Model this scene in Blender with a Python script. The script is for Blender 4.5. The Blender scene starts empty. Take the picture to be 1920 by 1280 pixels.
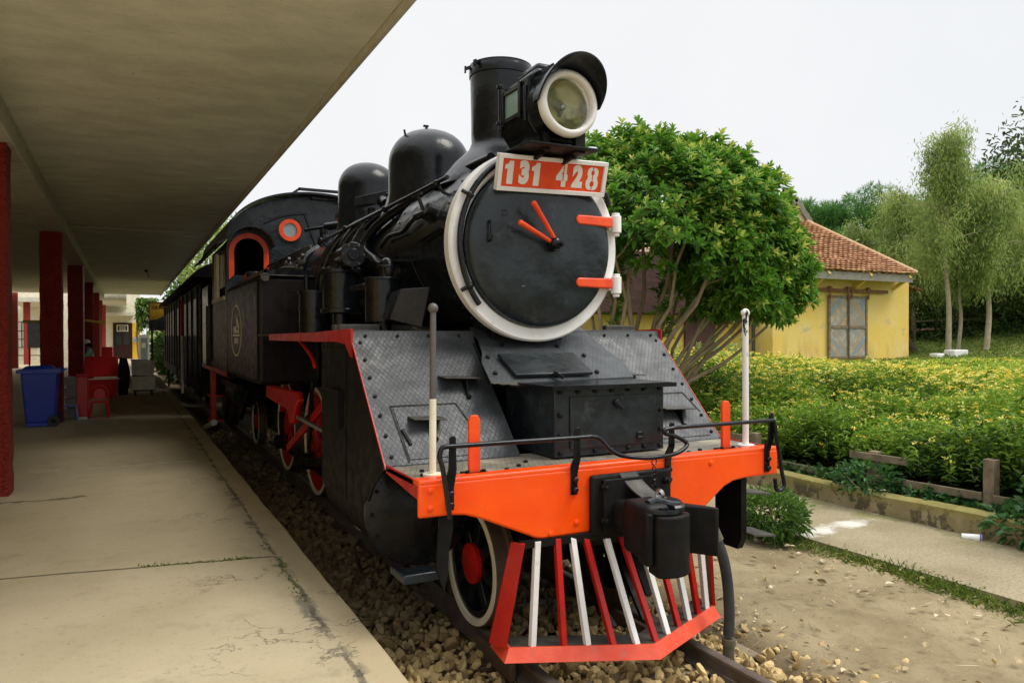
import bpy, math, random
import numpy as np
from mathutils import Vector, Matrix
random.seed(7)
RNG = np.random.default_rng(7)
R = math.radians
scene = bpy.context.scene
COL = scene.collection

# ---------------------------------------------------------------- camera
cam_data = bpy.data.cameras.new("camera")
cam = bpy.data.objects.new("camera", cam_data)
COL.objects.link(cam)
yaw, pit, rol = R(27.33), R(-0.499), R(-0.144)
_r = Vector((math.cos(yaw), -math.sin(yaw), 0))
_f = Vector((math.sin(yaw) * math.cos(pit), math.cos(yaw) * math.cos(pit), math.sin(pit)))
_u = _r.cross(_f)
_r2 = _r * math.cos(rol) + _u * math.sin(rol)
_u2 = -_r * math.sin(rol) + _u * math.cos(rol)
M = Matrix((_r2, _u2, -_f)).transposed().to_4x4()
M.translation = Vector((-2.658, -3.699, 1.95))
cam.matrix_world = M
cam_data.sensor_width = 36
cam_data.lens = 1400.15 / 1920 * 36
cam_data.clip_start = 0.05
cam_data.clip_end = 2000
scene.camera = cam
scene.render.resolution_x, scene.render.resolution_y = 1024, 682

# ---------------------------------------------------------------- sky, sun, exposure
SUN_EL, SUN_AZ = R(56), R(128)            # azimuth measured from +Y towards +X
world = bpy.data.worlds.new("World")
scene.world = world
world.use_nodes = True
wn, wl = world.node_tree.nodes, world.node_tree.links
wn.clear()
wo = wn.new("ShaderNodeOutputWorld")
bg = wn.new("ShaderNodeBackground")
sky = wn.new("ShaderNodeTexSky")
sky.sky_type = 'NISHITA'
sky.sun_disc = False
sky.sun_elevation = SUN_EL
sky.sun_rotation = SUN_AZ
tc = wn.new("ShaderNodeTexCoord")
cl = wn.new("ShaderNodeTexNoise")
cl.inputs["Scale"].default_value = 1.6
cl.inputs["Detail"].default_value = 5
cr = wn.new("ShaderNodeValToRGB")
cr.color_ramp.elements[0].position = 0.3
cr.color_ramp.elements[0].color = (5.75, 5.85, 6.0, 1)
cr.color_ramp.elements[1].position = 0.75
cr.color_ramp.elements[1].color = (6.5, 6.5, 6.5, 1)
mx = wn.new("ShaderNodeMix")
mx.data_type = 'RGBA'
mx.inputs["Factor"].default_value = 0.95       # closed overcast layer over the blue
wl.new(tc.outputs["Generated"], cl.inputs["Vector"])
wl.new(cl.outputs["Fac"], cr.inputs["Fac"])
wl.new(sky.outputs["Color"], mx.inputs["A"])
# overcast skies are brightest overhead: horizon : zenith about 1 : 2
sz = wn.new("ShaderNodeSeparateXYZ"); wl.new(tc.outputs["Generated"], sz.inputs[0])
zr = wn.new("ShaderNodeMapRange"); zr.interpolation_type = 'SMOOTHSTEP'
zr.inputs[1].default_value, zr.inputs[2].default_value = 0.45, 1.0
zr.inputs[3].default_value, zr.inputs[4].default_value = 1.0, 2.5
wl.new(sz.outputs[2], zr.inputs[0])
zm = wn.new("ShaderNodeVectorMath"); zm.operation = 'SCALE'
wl.new(cr.outputs["Color"], zm.inputs[0]); wl.new(zr.outputs[0], zm.inputs["Scale"])
wl.new(zm.outputs[0], mx.inputs["B"])
wl.new(mx.outputs["Result"], bg.inputs["Color"])
bg.inputs["Strength"].default_value = 0.1
wl.new(bg.outputs["Background"], wo.inputs["Surface"])

sun_d = bpy.data.lights.new("sun", 'SUN')
sun_d.energy = 1.5
sun_d.angle = R(28)
sun_d.color = (1.0, 0.95, 0.86)
sun = bpy.data.objects.new("sun", sun_d)
COL.objects.link(sun)
sd = Vector((math.sin(SUN_AZ) * math.cos(SUN_EL), math.cos(SUN_AZ) * math.cos(SUN_EL), math.sin(SUN_EL)))
sun.rotation_euler = sd.to_track_quat('Z', 'Y').to_euler()
sun.location = sd * 30

scene.view_settings.view_transform = 'Standard'
scene.view_settings.look = 'None'
scene.view_settings.exposure = 0.6
scene.view_settings.gamma = 1.0
scene.cycles.max_bounces = 8
scene.cycles.diffuse_bounces = 5

# ---------------------------------------------------------------- node helper and materials
class NT:
    def __init__(s, name):
        s.m = bpy.data.materials.new(name)
        s.m.use_nodes = True
        s.n, s.l = s.m.node_tree.nodes, s.m.node_tree.links
        s.b = s.n["Principled BSDF"]
        s.tc = s.n.new("ShaderNodeTexCoord")
        s.obj = s.tc.outputs["Object"]
    def put(s, sock, v):
        if isinstance(v, bpy.types.NodeSocket): s.l.new(v, sock)
        elif isinstance(v, (tuple, list)): sock.default_value = tuple(v) + (1,) if len(v) == 3 and sock.type == 'RGBA' else v
        else: sock.default_value = v
    def math(s, op, a, b=0.0, c=None):
        n = s.n.new("ShaderNodeMath"); n.operation = op
        s.put(n.inputs[0], a); s.put(n.inputs[1], b)
        if c is not None: s.put(n.inputs[2], c)
        return n.outputs[0]
    def sep(s):
        n = s.n.new("ShaderNodeSeparateXYZ"); s.l.new(s.obj, n.inputs[0]); return n.outputs
    def noise(s, scale, detail=4, rough=0.55, stretch=None, dist=0.0):
        n = s.n.new("ShaderNodeTexNoise")
        n.inputs["Scale"].default_value = scale; n.inputs["Detail"].default_value = detail
        n.inputs["Roughness"].default_value = rough; n.inputs["Distortion"].default_value = dist
        v = s.obj
        if stretch:
            mp = s.n.new("ShaderNodeMapping"); mp.inputs["Scale"].default_value = stretch
            s.l.new(s.obj, mp.inputs["Vector"]); v = mp.outputs[0]
        s.l.new(v, n.inputs["Vector"])
        return n.outputs["Fac"]
    def voro(s, scale, feature='F1', stretch=None):
        n = s.n.new("ShaderNodeTexVoronoi"); n.feature = feature
        n.inputs["Scale"].default_value = scale
        v = s.obj
        if stretch:
            mp = s.n.new("ShaderNodeMapping"); mp.inputs["Scale"].default_value = stretch
            s.l.new(s.obj, mp.inputs["Vector"]); v = mp.outputs[0]
        s.l.new(v, n.inputs["Vector"])
        return n.outputs["Distance"]
    def ramp(s, f, lo, hi, a=0.0, b=1.0):
        n = s.n.new("ShaderNodeMapRange"); n.interpolation_type = 'SMOOTHSTEP'
        s.put(n.inputs[0], f)
        n.inputs[1].default_value = lo; n.inputs[2].default_value = hi
        n.inputs[3].default_value = a; n.inputs[4].default_value = b
        return n.outputs[0]
    def mix(s, f, a, b):
        n = s.n.new("ShaderNodeMix"); n.data_type = 'RGBA'
        s.put(n.inputs["Factor"], f); s.put(n.inputs["A"], a); s.put(n.inputs["B"], b)
        return n.outputs["Result"]
    def bump(s, h, strength=0.3, dist=0.02, prev=None):
        n = s.n.new("ShaderNodeBump")
        n.inputs["Strength"].default_value = strength; n.inputs["Distance"].default_value = dist
        s.l.new(h, n.inputs["Height"])
        if prev is not None: s.l.new(prev, n.inputs["Normal"])
        return n.outputs[0]
    def end(s, base, rough=0.5, normal=None, metal=0.0, spec=0.5, **kw):
        s.put(s.b.inputs["Base Color"], base); s.put(s.b.inputs["Roughness"], rough)
        s.b.inputs["Metallic"].default_value = metal
        s.b.inputs["Specular IOR Level"].default_value = spec
        if normal is not None: s.l.new(normal, s.b.inputs["Normal"])
        for k, v in kw.items(): s.put(s.b.inputs[k.replace("_", " ")], v)
        return s.m

def paint(name, c, c2=None, rough=0.4, var=6.0, bs=7.0, bd=0.006, spec=0.5, fine=60.0, grime=None, chip=None, **kw):
    t = NT(name)
    c2 = c2 or tuple(x * 0.8 for x in c)
    base = t.mix(t.ramp(t.noise(var, 5), 0.35, 0.68), c, c2)
    if grime: base = t.mix(t.ramp(t.noise(var * 2.3, 6, 0.65), 0.56, 0.74), base, grime)
    if chip:
        c3 = t.ramp(t.noise(31, 5, 0.7), 0.66, 0.69)
        base = t.mix(t.math('MULTIPLY', c3, t.ramp(t.noise(3.1, 4), 0.42, 0.58)), base, chip)
    r = t.ramp(t.noise(var * 1.7, 4), 0.3, 0.7, rough * 0.8, min(1, rough * 1.25))
    n = t.bump(t.noise(bs, 3), 0.5, bd)
    n = t.bump(t.noise(fine, 4), 0.15, 0.004, n)
    return t.end(base, r, n, spec=spec, **kw)

BLACK = paint("black_enamel", (0.005, 0.006, 0.008), (0.011, 0.013, 0.016), rough=0.20, bs=4, bd=0.022, spec=0.32)
BLACKD = paint("black_door_enamel", (0.007, 0.010, 0.013), (0.018, 0.025, 0.029), rough=0.28, bs=3.6, bd=0.035, var=3.5, spec=0.4, grime=(0.036, 0.044, 0.047))
SOOT = paint("matt_black_iron", (0.005, 0.005, 0.005), (0.010, 0.009, 0.008), spec=0.18, rough=0.5, bs=14, bd=0.006)
DUSTIRON = paint("dusty_iron", (0.036, 0.034, 0.029), (0.075, 0.068, 0.055), rough=0.6, bs=18, bd=0.005)
BEAMC = paint("orange_red_enamel", (1.0, 0.092, 0.001), (0.94, 0.070, 0.001), rough=0.33, bs=9, bd=0.004, var=4, grime=(0.78, 0.10, 0.01), chip=(0.30, 0.06, 0.02))
RED = paint("red_enamel", (0.52, 0.010, 0.006), (0.42, 0.007, 0.005), rough=0.36, bs=18, bd=0.005, grime=(0.3, 0.02, 0.01))
ORANGE = paint("orange_enamel", (0.88, 0.085, 0.008), (0.75, 0.05, 0.006), rough=0.4, bs=25, bd=0.004)
PINKRED = paint("worn_red_enamel", (0.80, 0.10, 0.045), (0.72, 0.06, 0.02), rough=0.42, bs=25, bd=0.005, grime=(0.5, 0.13, 0.08), chip=(0.10, 0.05, 0.04))
WHITE = paint("white_enamel", (0.86, 0.86, 0.85), (0.80, 0.79, 0.76), rough=0.42, bs=16, bd=0.004, var=5, grime=(0.70, 0.68, 0.62))
CREAM = paint("cream_enamel", (0.80, 0.76, 0.60), (0.72, 0.66, 0.5), rough=0.45, bs=30, bd=0.002)
DIGIT = paint("white_lettering", (0.82, 0.80, 0.76), (0.76, 0.73, 0.68), rough=0.5)
GOLD = paint("pale_gold_lettering", (0.92, 0.88, 0.70), (0.86, 0.81, 0.62), rough=0.5)
GREY = paint("grey_enamel", (0.10, 0.092, 0.085), (0.08, 0.075, 0.07), rough=0.4)
TANKC = paint("dark_brown_black_enamel", (0.010, 0.0075, 0.007), (0.016, 0.012, 0.011), rough=0.38, bs=3, bd=0.006, spec=0.2)
STEEL = paint("bright_steel", (0.5, 0.5, 0.48), (0.36, 0.35, 0.33), rough=0.35, metal=0.9)
RUBBER = paint("black_rubber", (0.018, 0.022, 0.024), (0.035, 0.04, 0.042), rough=0.55, bs=40, bd=0.003)

def m_chipped():
    t = NT("chipped_white_enamel")
    z = t.sep()[2]
    n = t.noise(26, 4, 0.6, (1, 1, 0.35))
    chips = t.math('MULTIPLY', t.ramp(n, 0.55, 0.58), t.ramp(z, 1.75, 1.9))
    return t.end(t.mix(chips, (0.80, 0.79, 0.76), (0.02, 0.02, 0.02)), 0.45, t.bump(chips, 0.4, -0.003))
CHIPPED = m_chipped()

def m_checker(name, a, b, dust, du):
    """raised diamond tread plate: two crossing families of ribs"""
    t = NT(name)
    x, y, z = t.sep()
    s = t.math('ADD', t.math('MULTIPLY', z, 1.0), t.math('MULTIPLY', y, 0.9))
    p = t.math('MULTIPLY', x, 1 / 0.036); q = t.math('MULTIPLY', s, 1 / 0.078)
    l1 = t.math('PINGPONG', t.math('ADD', p, q), 0.5); l2 = t.math('PINGPONG', t.math('SUBTRACT', p, q), 0.5)
    rib = t.ramp(t.math('MINIMUM', l1, l2), 0.015, 0.10, 1.0, 0.0)
    base = t.mix(t.ramp(t.noise(5, 5, 0.6), 0.35, 0.66), a, b)
    base = t.mix(t.math('MULTIPLY', rib, 0.42), base, (0.03, 0.024, 0.026))
    base = t.mix(t.ramp(t.noise(3.2, 6, 0.65), 0.62 - du, 0.80 - du), base, dust)
    n = t.bump(rib, 0.4, 0.003)
    n = t.bump(t.noise(6, 3), 0.5, 0.012, n)
    n = t.bump(t.noise(140, 3), 0.12, 0.003, n)
    return t.end(base, t.ramp(t.noise(12, 4), 0.3, 0.7, 0.36, 0.56), n, spec=0.5)
TREAD = m_checker("tread_plate_enamel", (0.028, 0.033, 0.037), (0.054, 0.062, 0.067), (0.11, 0.107, 0.092), 0.0)
DECK = m_checker("dusty_tread_deck", (0.15, 0.14, 0.115), (0.25, 0.225, 0.17), (0.36, 0.32, 0.23), 0.12)

def m_glass(name, c, rough=0.05):
    t = NT(name)
    return t.end(c, rough, None, spec=0.8, Coat_Weight=0.6)
LENS = None
def m_lens():
    t = NT("lamp_glass")
    return t.end((0.93, 0.95, 0.93), 0.02, None, spec=0.5, Transmission_Weight=1.0, IOR=1.18)
LENS = m_lens()
def m_refl():
    t = NT("reflection_tinted_lamp")
    base = t.mix(t.ramp(t.noise(7, 3), 0.4, 0.6), (0.50, 0.48, 0.24), (0.20, 0.205, 0.09))  # olive patches paint in the reflections seen in the lamp glass
    return t.end(base, 0.2, t.bump(t.noise(6, 2), 0.5, 0.02), metal=0.1)
REFLECT = m_refl()
WINGLASS = paint("pale_window_glass", (0.30, 0.36, 0.36), (0.22, 0.28, 0.28), rough=0.12, bs=3, bd=0.002, spec=0.8)
LAMPGLASS = paint("green_window_glass", (0.16, 0.28, 0.25), (0.22, 0.34, 0.3), rough=0.12, bs=3, bd=0.002, spec=0.8)

def m_platform():
    t = NT("worn_concrete")
    x, y, z = t.sep()
    w1 = t.noise(3.0, 5, 0.65); w2 = t.noise(1.0, 6, 0.6); w3 = t.noise(22, 6, 0.7)
    base = t.mix(t.ramp(w2, 0.3, 0.7), (0.42, 0.35, 0.22), (0.50, 0.425, 0.28))
    base = t.mix(t.ramp(w1, 0.52, 0.78, 0, 0.5), base, (0.27, 0.215, 0.13))
    base = t.mix(t.ramp(w3, 0.55, 0.72, 0, 0.5), base, (0.26, 0.205, 0.125))
    w4 = t.noise(120, 4, 0.8)
    base = t.mix(t.ramp(w4, 0.56, 0.70, 0, 0.55), base, (0.20, 0.16, 0.10))
    base = t.mix(t.ramp(t.noise(9, 7, 0.75), 0.60, 0.68, 0, 0.45), base, (0.30, 0.24, 0.15))
    # scattered dark specks
    sp = t.ramp(t.voro(5.5), 0.028, 0.045, 1, 0)
    base = t.mix(t.math('MULTIPLY', sp, 0.6), base, (0.10, 0.085, 0.06))
    # coping stone joint along the edge
    xw = t.math('ADD', x, t.math('MULTIPLY', t.math('SUBTRACT', t.noise(2.6, 6, 0.7), 0.5), 0.11))
    gap = t.ramp(t.math('ABSOLUTE', t.math('ADD', xw, 1.685)), 0.005, 0.022, 1, 0)
    gap = t.math('MULTIPLY', gap, t.ramp(t.noise(3.7, 5, 0.7), 0.36, 0.56))
    rub = t.math('MULTIPLY', t.ramp(t.math('ABSOLUTE', t.math('ADD', xw, 1.70)), 0.02, 0.08, 1, 0), t.ramp(t.noise(4.5, 7, 0.75), 0.53, 0.56))
    cop = t.ramp(x, -1.66, -1.63)
    base = t.mix(t.math('MULTIPLY', cop, 0.5), base, (0.44, 0.35, 0.21))
    base = t.mix(t.math('MULTIPLY', rub, 0.7), base, (0.12, 0.115, 0.10))
    base = t.mix(t.math('MULTIPLY', gap, 0.75), base, (0.09, 0.075, 0.055))
    # slab joints across the platform
    yw = t.math('ADD', y, t.math('ADD', t.math('MULTIPLY', x, 0.19), t.math('MULTIPLY', t.noise(4, 5, 0.7), 0.05)))
    j1 = t.ramp(t.math('ABSOLUTE', t.math('SUBTRACT', yw, 1.672)), 0.006, 0.022, 1, 0)
    j1 = t.math('MULTIPLY', j1, t.ramp(x, -1.72, -1.66, 1, 0))
    base = t.mix(t.math('MULTIPLY', j1, 0.85), base, (0.06, 0.055, 0.035))
    # hairline cracks near the coping
    ck = t.math('ABSOLUTE', t.math('SUBTRACT', t.noise(1.9, 7, 0.62), 0.5))
    hair = t.math('MULTIPLY', t.ramp(ck, 0.0015, 0.0045, 1, 0), t.math('MULTIPLY', t.ramp(x, -2.5, -2.0), t.ramp(t.noise(1.1, 2), 0.50, 0.58)))
    base = t.mix(t.math('MULTIPLY', hair, 0.75), base, (0.07, 0.06, 0.04))
    # repaired patch line by the first pillar
    px = t.math('ABSOLUTE', t.math('SUBTRACT', t.math('ADD', y, t.math('MULTIPLY', t.noise(5, 5, 0.7), 0.35)), 5.17))
    pm = t.math('MULTIPLY', t.ramp(px, 0.015, 0.045, 1, 0), t.ramp(x, -3.05, -3.0, 1, 0))
    base = t.mix(t.math('MULTIPLY', pm, 0.75), base, (0.08, 0.07, 0.05))
    h = t.math('SUBTRACT', t.math('ADD', t.math('MULTIPLY', w4, 0.22), t.math('MULTIPLY', w1, 0.1)), t.math('ADD', gap, t.math('ADD', j1, t.math('ADD', hair, t.math('ADD', rub, pm)))))
    return t.end(base, 0.78, t.bump(h, 0.7, 0.012), spec=0.35)
CONC = m_platform()

def m_plaster():
    t = NT("canopy_plaster")
    st = t.noise(1.9, 7, 0.68, (0.8, 1.3, 1))
    base = t.mix(t.ramp(st, 0.34, 0.66), (0.82, 0.82, 0.69), (0.66, 0.66, 0.54))
    base = t.mix(t.ramp(t.noise(9, 6, 0.7, (0.6, 1.5, 1)), 0.58, 0.78, 0, 0.55), base, (0.30, 0.26, 0.17))
    base = t.mix(t.ramp(t.noise(38, 3, 0.6, (1, 0.4, 1)), 0.69, 0.73, 0, 0.6), base, (0.12, 0.11, 0.08))
    return t.end(base, 0.85, t.bump(t.noise(14, 6, 0.7), 0.5, 0.01), spec=0.25)
PLASTER = m_plaster()
BEAMPL = paint("pale_beam_plaster", (0.62, 0.60, 0.50), (0.5, 0.48, 0.39), rough=0.8, bs=15, bd=0.006)

def m_stucco():
    t = NT("rough_red_stucco")
    v = t.voro(24); n = t.noise(20, 6, 0.7)
    base = t.mix(t.ramp(n, 0.35, 0.65), (0.36, 0.028, 0.014), (0.27, 0.016, 0.010))
    base = t.mix(t.ramp(t.noise(60, 4), 0.64, 0.72, 0, 0.7), base, (0.5, 0.2, 0.12))
    h = t.math('ADD', t.math('MULTIPLY', v, 0.8), n)
    return t.end(base, 0.6, t.bump(h, 1.0, 0.07), spec=0.45)
STUCCO = m_stucco()

def m_soil():
    t = NT("bare_soil")
    n1, n2, n3 = t.noise(1.1, 6, 0.62), t.noise(7, 6, 0.7), t.noise(45, 5, 0.7)
    base = t.mix(t.ramp(n1, 0.32, 0.68), (0.205, 0.157, 0.085), (0.325, 0.262, 0.155))
    base = t.mix(t.ramp(n2, 0.50, 0.70, 0, 0.7), base, (0.15, 0.112, 0.06))
    base = t.mix(t.ramp(n3, 0.58, 0.72, 0, 0.55), base, (0.20, 0.15, 0.085))
    base = t.mix(t.ramp(t.noise(90, 2), 0.70, 0.74, 0, 0.7), base, (0.55, 0.47, 0.33))
    h = t.math('ADD', t.math('MULTIPLY', n2, 0.8), t.math('MULTIPLY', n3, 0.35))
    x = t.sep()[0]
    y = t.sep()[1]
    # planted side: darker earth under green growth; far away grass
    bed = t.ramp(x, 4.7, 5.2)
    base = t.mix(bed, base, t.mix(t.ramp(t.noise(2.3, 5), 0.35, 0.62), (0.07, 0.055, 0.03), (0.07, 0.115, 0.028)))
    far = t.ramp(t.math('ADD', t.math('MULTIPLY', x, 0.5), y), 19.5, 22.5)
    grass = t.mix(t.ramp(t.noise(0.9, 6, 0.65), 0.35, 0.65), (0.11, 0.165, 0.03), (0.20, 0.24, 0.06))
    base = t.mix(t.math('MULTIPLY', far, bed), base, grass)
    trk = t.ramp(t.math('ABSOLUTE', x), 0.9, 1.35, 1, 0)
    base = t.mix(trk, base, t.mix(n3, (0.16, 0.115, 0.06), (0.08, 0.06, 0.035)))
    return t.end(base, 0.9, t.bump(h, 0.7, 0.03), spec=0.2)
SOIL = m_soil()

def m_path():
    t = NT("old_path_concrete")
    n1, n2 = t.noise(0.9, 6, 0.6), t.noise(34, 6, 0.75)
    base = t.mix(t.ramp(n1, 0.35, 0.65), (0.25, 0.207, 0.118), (0.34, 0.290, 0.182))
    base = t.mix(t.ramp(n2, 0.46, 0.62, 0, 0.65), base, (0.16, 0.125, 0.075))
    base = t.mix(t.ramp(t.noise(80, 3, 0.7), 0.62, 0.68, 0, 0.6), base, (0.55, 0.48, 0.36))
    x, y, z = t.sep()
    d = t.math('ADD', t.math('ABSOLUTE', t.math('SUBTRACT', y, t.math('ADD', 1.65, t.math('MULTIPLY', t.math('SUBTRACT', x, 4), 0.1)))), t.math('MULTIPLY', t.noise(2.5, 5, 0.7), 0.9))
    base = t.mix(t.ramp(d, 0.42, 0.62, 1, 0), base, (0.60, 0.57, 0.50))
    moss = t.math('MULTIPLY', t.ramp(x, 4.2, 4.75), t.ramp(t.noise(2.1, 6, 0.7), 0.46, 0.60))
    base = t.mix(t.math('MULTIPLY', moss, 0.8), base, (0.14, 0.135, 0.035))
    return t.end(base, 0.85, t.bump(n2, 0.6, 0.01), spec=0.3)
PATH = m_path()

def m_kerb():
    t = NT("mossy_concrete")
    n1, n2 = t.noise(2.1, 6, 0.68), t.noise(5.5, 6, 0.7)
    base = t.mix(t.ramp(n1, 0.4, 0.6), (0.34, 0.28, 0.16), (0.25, 0.20, 0.10))
    base = t.mix(t.ramp(n2, 0.48, 0.57, 0, 0.9), base, (0.085, 0.072, 0.038))
    z = t.sep()[2]
    base = t.mix(t.math('MULTIPLY', t.ramp(z, 0.04, 0.16), 0.7), base, (0.27, 0.24, 0.065))
    return t.end(base, 0.85, t.bump(n2, 0.6, 0.02), spec=0.25)
KERB = m_kerb()

def m_stone():
    t = NT("ballast_stone")
    at = t.n.new("ShaderNodeAttribute"); at.attribute_name = "tint"
    base = t.mix(at.outputs["Fac"], (0.25, 0.168, 0.062), (0.64, 0.48, 0.225))
    base = t.mix(t.ramp(t.noise(30, 5, 0.7), 0.52, 0.7, 0, 0.6), base, (0.24, 0.18, 0.10))
    x, y, z = t.sep()
    oil_and_shade = t.math('MULTIPLY', t.ramp(t.math('ADD', y, t.math('MULTIPLY', t.noise(2.2, 4), 1.2)), 1.0, 2.2), t.ramp(t.math('ABSOLUTE', t.math('ADD', x, t.math('MULTIPLY', t.noise(3, 4), .3))), 1.0, 1.5, 1, 0))
    base = t.mix(t.math('MULTIPLY', oil_and_shade, 0.72), base, (0.035, 0.027, 0.018))  # engine's shade painted into the stones beneath it, along with oil drips
    return t.end(base, 0.75, t.bump(t.noise(60, 5), 0.5, 0.006), spec=0.3)
STONE = m_stone()

def m_wall():
    t = NT("yellow_lime_wash")
    n1, n2 = t.noise(0.8, 6, 0.65), t.noise(1.5, 6, 0.7, (1, 1, 0.6))
    base = t.mix(t.ramp(n1, 0.35, 0.65), (0.81, 0.57, 0.13), (0.80, 0.62, 0.24))
    base = t.mix(t.ramp(n2, 0.57, 0.72, 0, 0.6), base, (0.62, 0.47, 0.24))
    z = t.sep()[2]
    st = t.math('MULTIPLY', t.ramp(z, 1.0, 2.2, 1, 0), t.ramp(t.noise(2.6, 6, 0.7, (1, 1, 0.3)), 0.46, 0.64))
    base = t.mix(t.math('MULTIPLY', st, 0.6), base, (0.52, 0.35, 0.13))
    gr = t.ramp(t.noise(0.75, 7, 0.75), 0.585, 0.64)
    base = t.mix(t.math('MULTIPLY', gr, 0.75), base, (0.46, 0.40, 0.27))
    return t.end(base, 0.88, t.bump(t.noise(30, 5), 0.3, 0.008), spec=0.2)
YELLOW = m_wall()

def m_tile():
    t = NT("clay_roof_tile")
    at = t.n.new("ShaderNodeAttribute"); at.attribute_name = "tint"
    base = t.mix(at.outputs["Fac"], (0.30, 0.145, 0.075), (0.50, 0.28, 0.155))
    base = t.mix(t.ramp(t.noise(2.2, 6, 0.7), 0.5, 0.72, 0, 0.75), base, (0.30, 0.20, 0.12))
    base = t.mix(t.ramp(t.noise(9, 5), 0.60, 0.75, 0, 0.5), base, (0.62, 0.45, 0.26))
    return t.end(base, 0.8, t.bump(t.noise(25, 4), 0.3, 0.01), spec=0.25)
TILE = m_tile()

def m_plank(name, a, b, c):
    t = NT(name)
    at = t.n.new("ShaderNodeAttribute"); at.attribute_name = "tint"
    base = t.mix(at.outputs["Fac"], a, b)
    base = t.mix(t.ramp(t.noise(3, 6, 0.7), 0.5, 0.68, 0, 0.7), base, c)
    return t.end(base, 0.75, t.bump(t.noise(30, 5), 0.3, 0.005), spec=0.3)
PLANK = m_plank("weathered_planks", (0.46, 0.32, 0.17), (0.24, 0.31, 0.35), (0.60, 0.55, 0.45))
WOOD = paint("weathered_timber", (0.17, 0.13, 0.08), (0.27, 0.215, 0.135), rough=0.8, bs=25, bd=0.01, grime=(0.10, 0.075, 0.045))
GREYWOOD = paint("grey_fascia_board", (0.30, 0.28, 0.24), (0.22, 0.21, 0.18), rough=0.8, grime=(0.12, 0.11, 0.09))
BROWNWOOD = paint("brown_timber", (0.23, 0.10, 0.04), (0.16, 0.065, 0.03), rough=0.7)
CEMENT = paint("grey_cement", (0.27, 0.25, 0.20), (0.18, 0.165, 0.13), rough=0.85, bs=8, bd=0.01)
RUST = paint("rusty_steel", (0.10, 0.06, 0.035), (0.06, 0.04, 0.028), rough=0.6, bs=30, bd=0.004)
RAILTOP = paint("worn_rail_steel", (0.13, 0.105, 0.085), (0.085, 0.06, 0.045), rough=0.5, bs=30, bd=0.003)

def m_leaf(name, dark, mid, tip, trans=0.25, rough=0.42):
    t = NT(name)
    at = t.n.new("ShaderNodeAttribute"); at.attribute_name = "tint"
    f = at.outputs["Fac"]
    base = t.mix(t.ramp(f, 0.0, 0.55), dark, mid)
    base = t.mix(t.ramp(f, 0.62, 1.0), base, tip)
    b2 = t.n.new("ShaderNodeBsdfTranslucent"); t.l.new(base, b2.inputs["Color"])
    ms = t.n.new("ShaderNodeMixShader"); ms.inputs[0].default_value = trans
    t.end(base, rough, None, spec=0.45)
    out = t.n["Material Output"]
    t.l.new(t.b.outputs[0], ms.inputs[1]); t.l.new(b2.outputs[0], ms.inputs[2]); t.l.new(ms.outputs[0], out.inputs["Surface"])
    return t.m
LEAF_GLOSS = m_leaf("glossy_broad_leaf", (0.045, 0.14, 0.012), (0.145, 0.335, 0.030), (0.58, 0.62, 0.14), trans=0.3)
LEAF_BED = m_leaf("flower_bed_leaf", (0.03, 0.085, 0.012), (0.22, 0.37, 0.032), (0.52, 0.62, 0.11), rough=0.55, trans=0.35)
LEAF_SHRUB = m_leaf("dark_shrub_leaf", (0.025, 0.085, 0.026), (0.07, 0.18, 0.042), (0.2, 0.32, 0.08))
LEAF_BOX = m_leaf("small_bush_leaf", (0.045, 0.11, 0.018), (0.13, 0.25, 0.04), (0.34, 0.44, 0.08))
LEAF_EUC = m_leaf("willowy_leaf", (0.17, 0.26, 0.06), (0.38, 0.48, 0.14), (0.62, 0.67, 0.27), rough=0.6, trans=0.42)
LEAF_PINE = m_leaf("pine_needles", (0.045, 0.14, 0.03), (0.12, 0.29, 0.05), (0.28, 0.45, 0.10), rough=0.6)
LEAF_DARK = m_leaf("woodland_leaf", (0.025, 0.055, 0.012), (0.07, 0.12, 0.02), (0.15, 0.22, 0.04), rough=0.6)
LEAF_GRASS = m_leaf("grass_blade", (0.07, 0.12, 0.015), (0.20, 0.26, 0.04), (0.46, 0.40, 0.14), rough=0.6)
LEAF_DRY = m_leaf("dry_litter", (0.14, 0.09, 0.04), (0.36, 0.27, 0.14), (0.62, 0.52, 0.36), trans=0.05, rough=0.7)
PETAL = m_leaf("yellow_petal", (0.80, 0.62, 0.06), (0.86, 0.74, 0.14), (0.88, 0.82, 0.32), trans=0.2, rough=0.6)
PETALW = m_leaf("white_petal", (0.7, 0.66, 0.5), (0.78, 0.75, 0.66), (0.8, 0.8, 0.76), trans=0.2, rough=0.6)
PETALP = m_leaf("peach_petal", (0.70, 0.36, 0.16), (0.75, 0.52, 0.24), (0.8, 0.68, 0.4), trans=0.2, rough=0.6)
BARK = paint("grey_brown_bark", (0.28, 0.215, 0.125), (0.38, 0.30, 0.185), rough=0.85, bs=20, bd=0.01)
BARKP = paint("pale_bark", (0.44, 0.38, 0.26), (0.34, 0.29, 0.19), rough=0.85, bs=10, bd=0.02)
BARKD = paint("dark_bark", (0.06, 0.045, 0.03), (0.10, 0.075, 0.05), rough=0.9, bs=10, bd=0.02)

# ---------------------------------------------------------------- mesh helpers
def frame(ax):
    a = Vector(ax).normalized()
    t = Vector((0, 0, 1)) if abs(a.z) < 0.9 else Vector((1, 0, 0))
    u = t.cross(a).normalized()
    return u, a.cross(u), a

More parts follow.
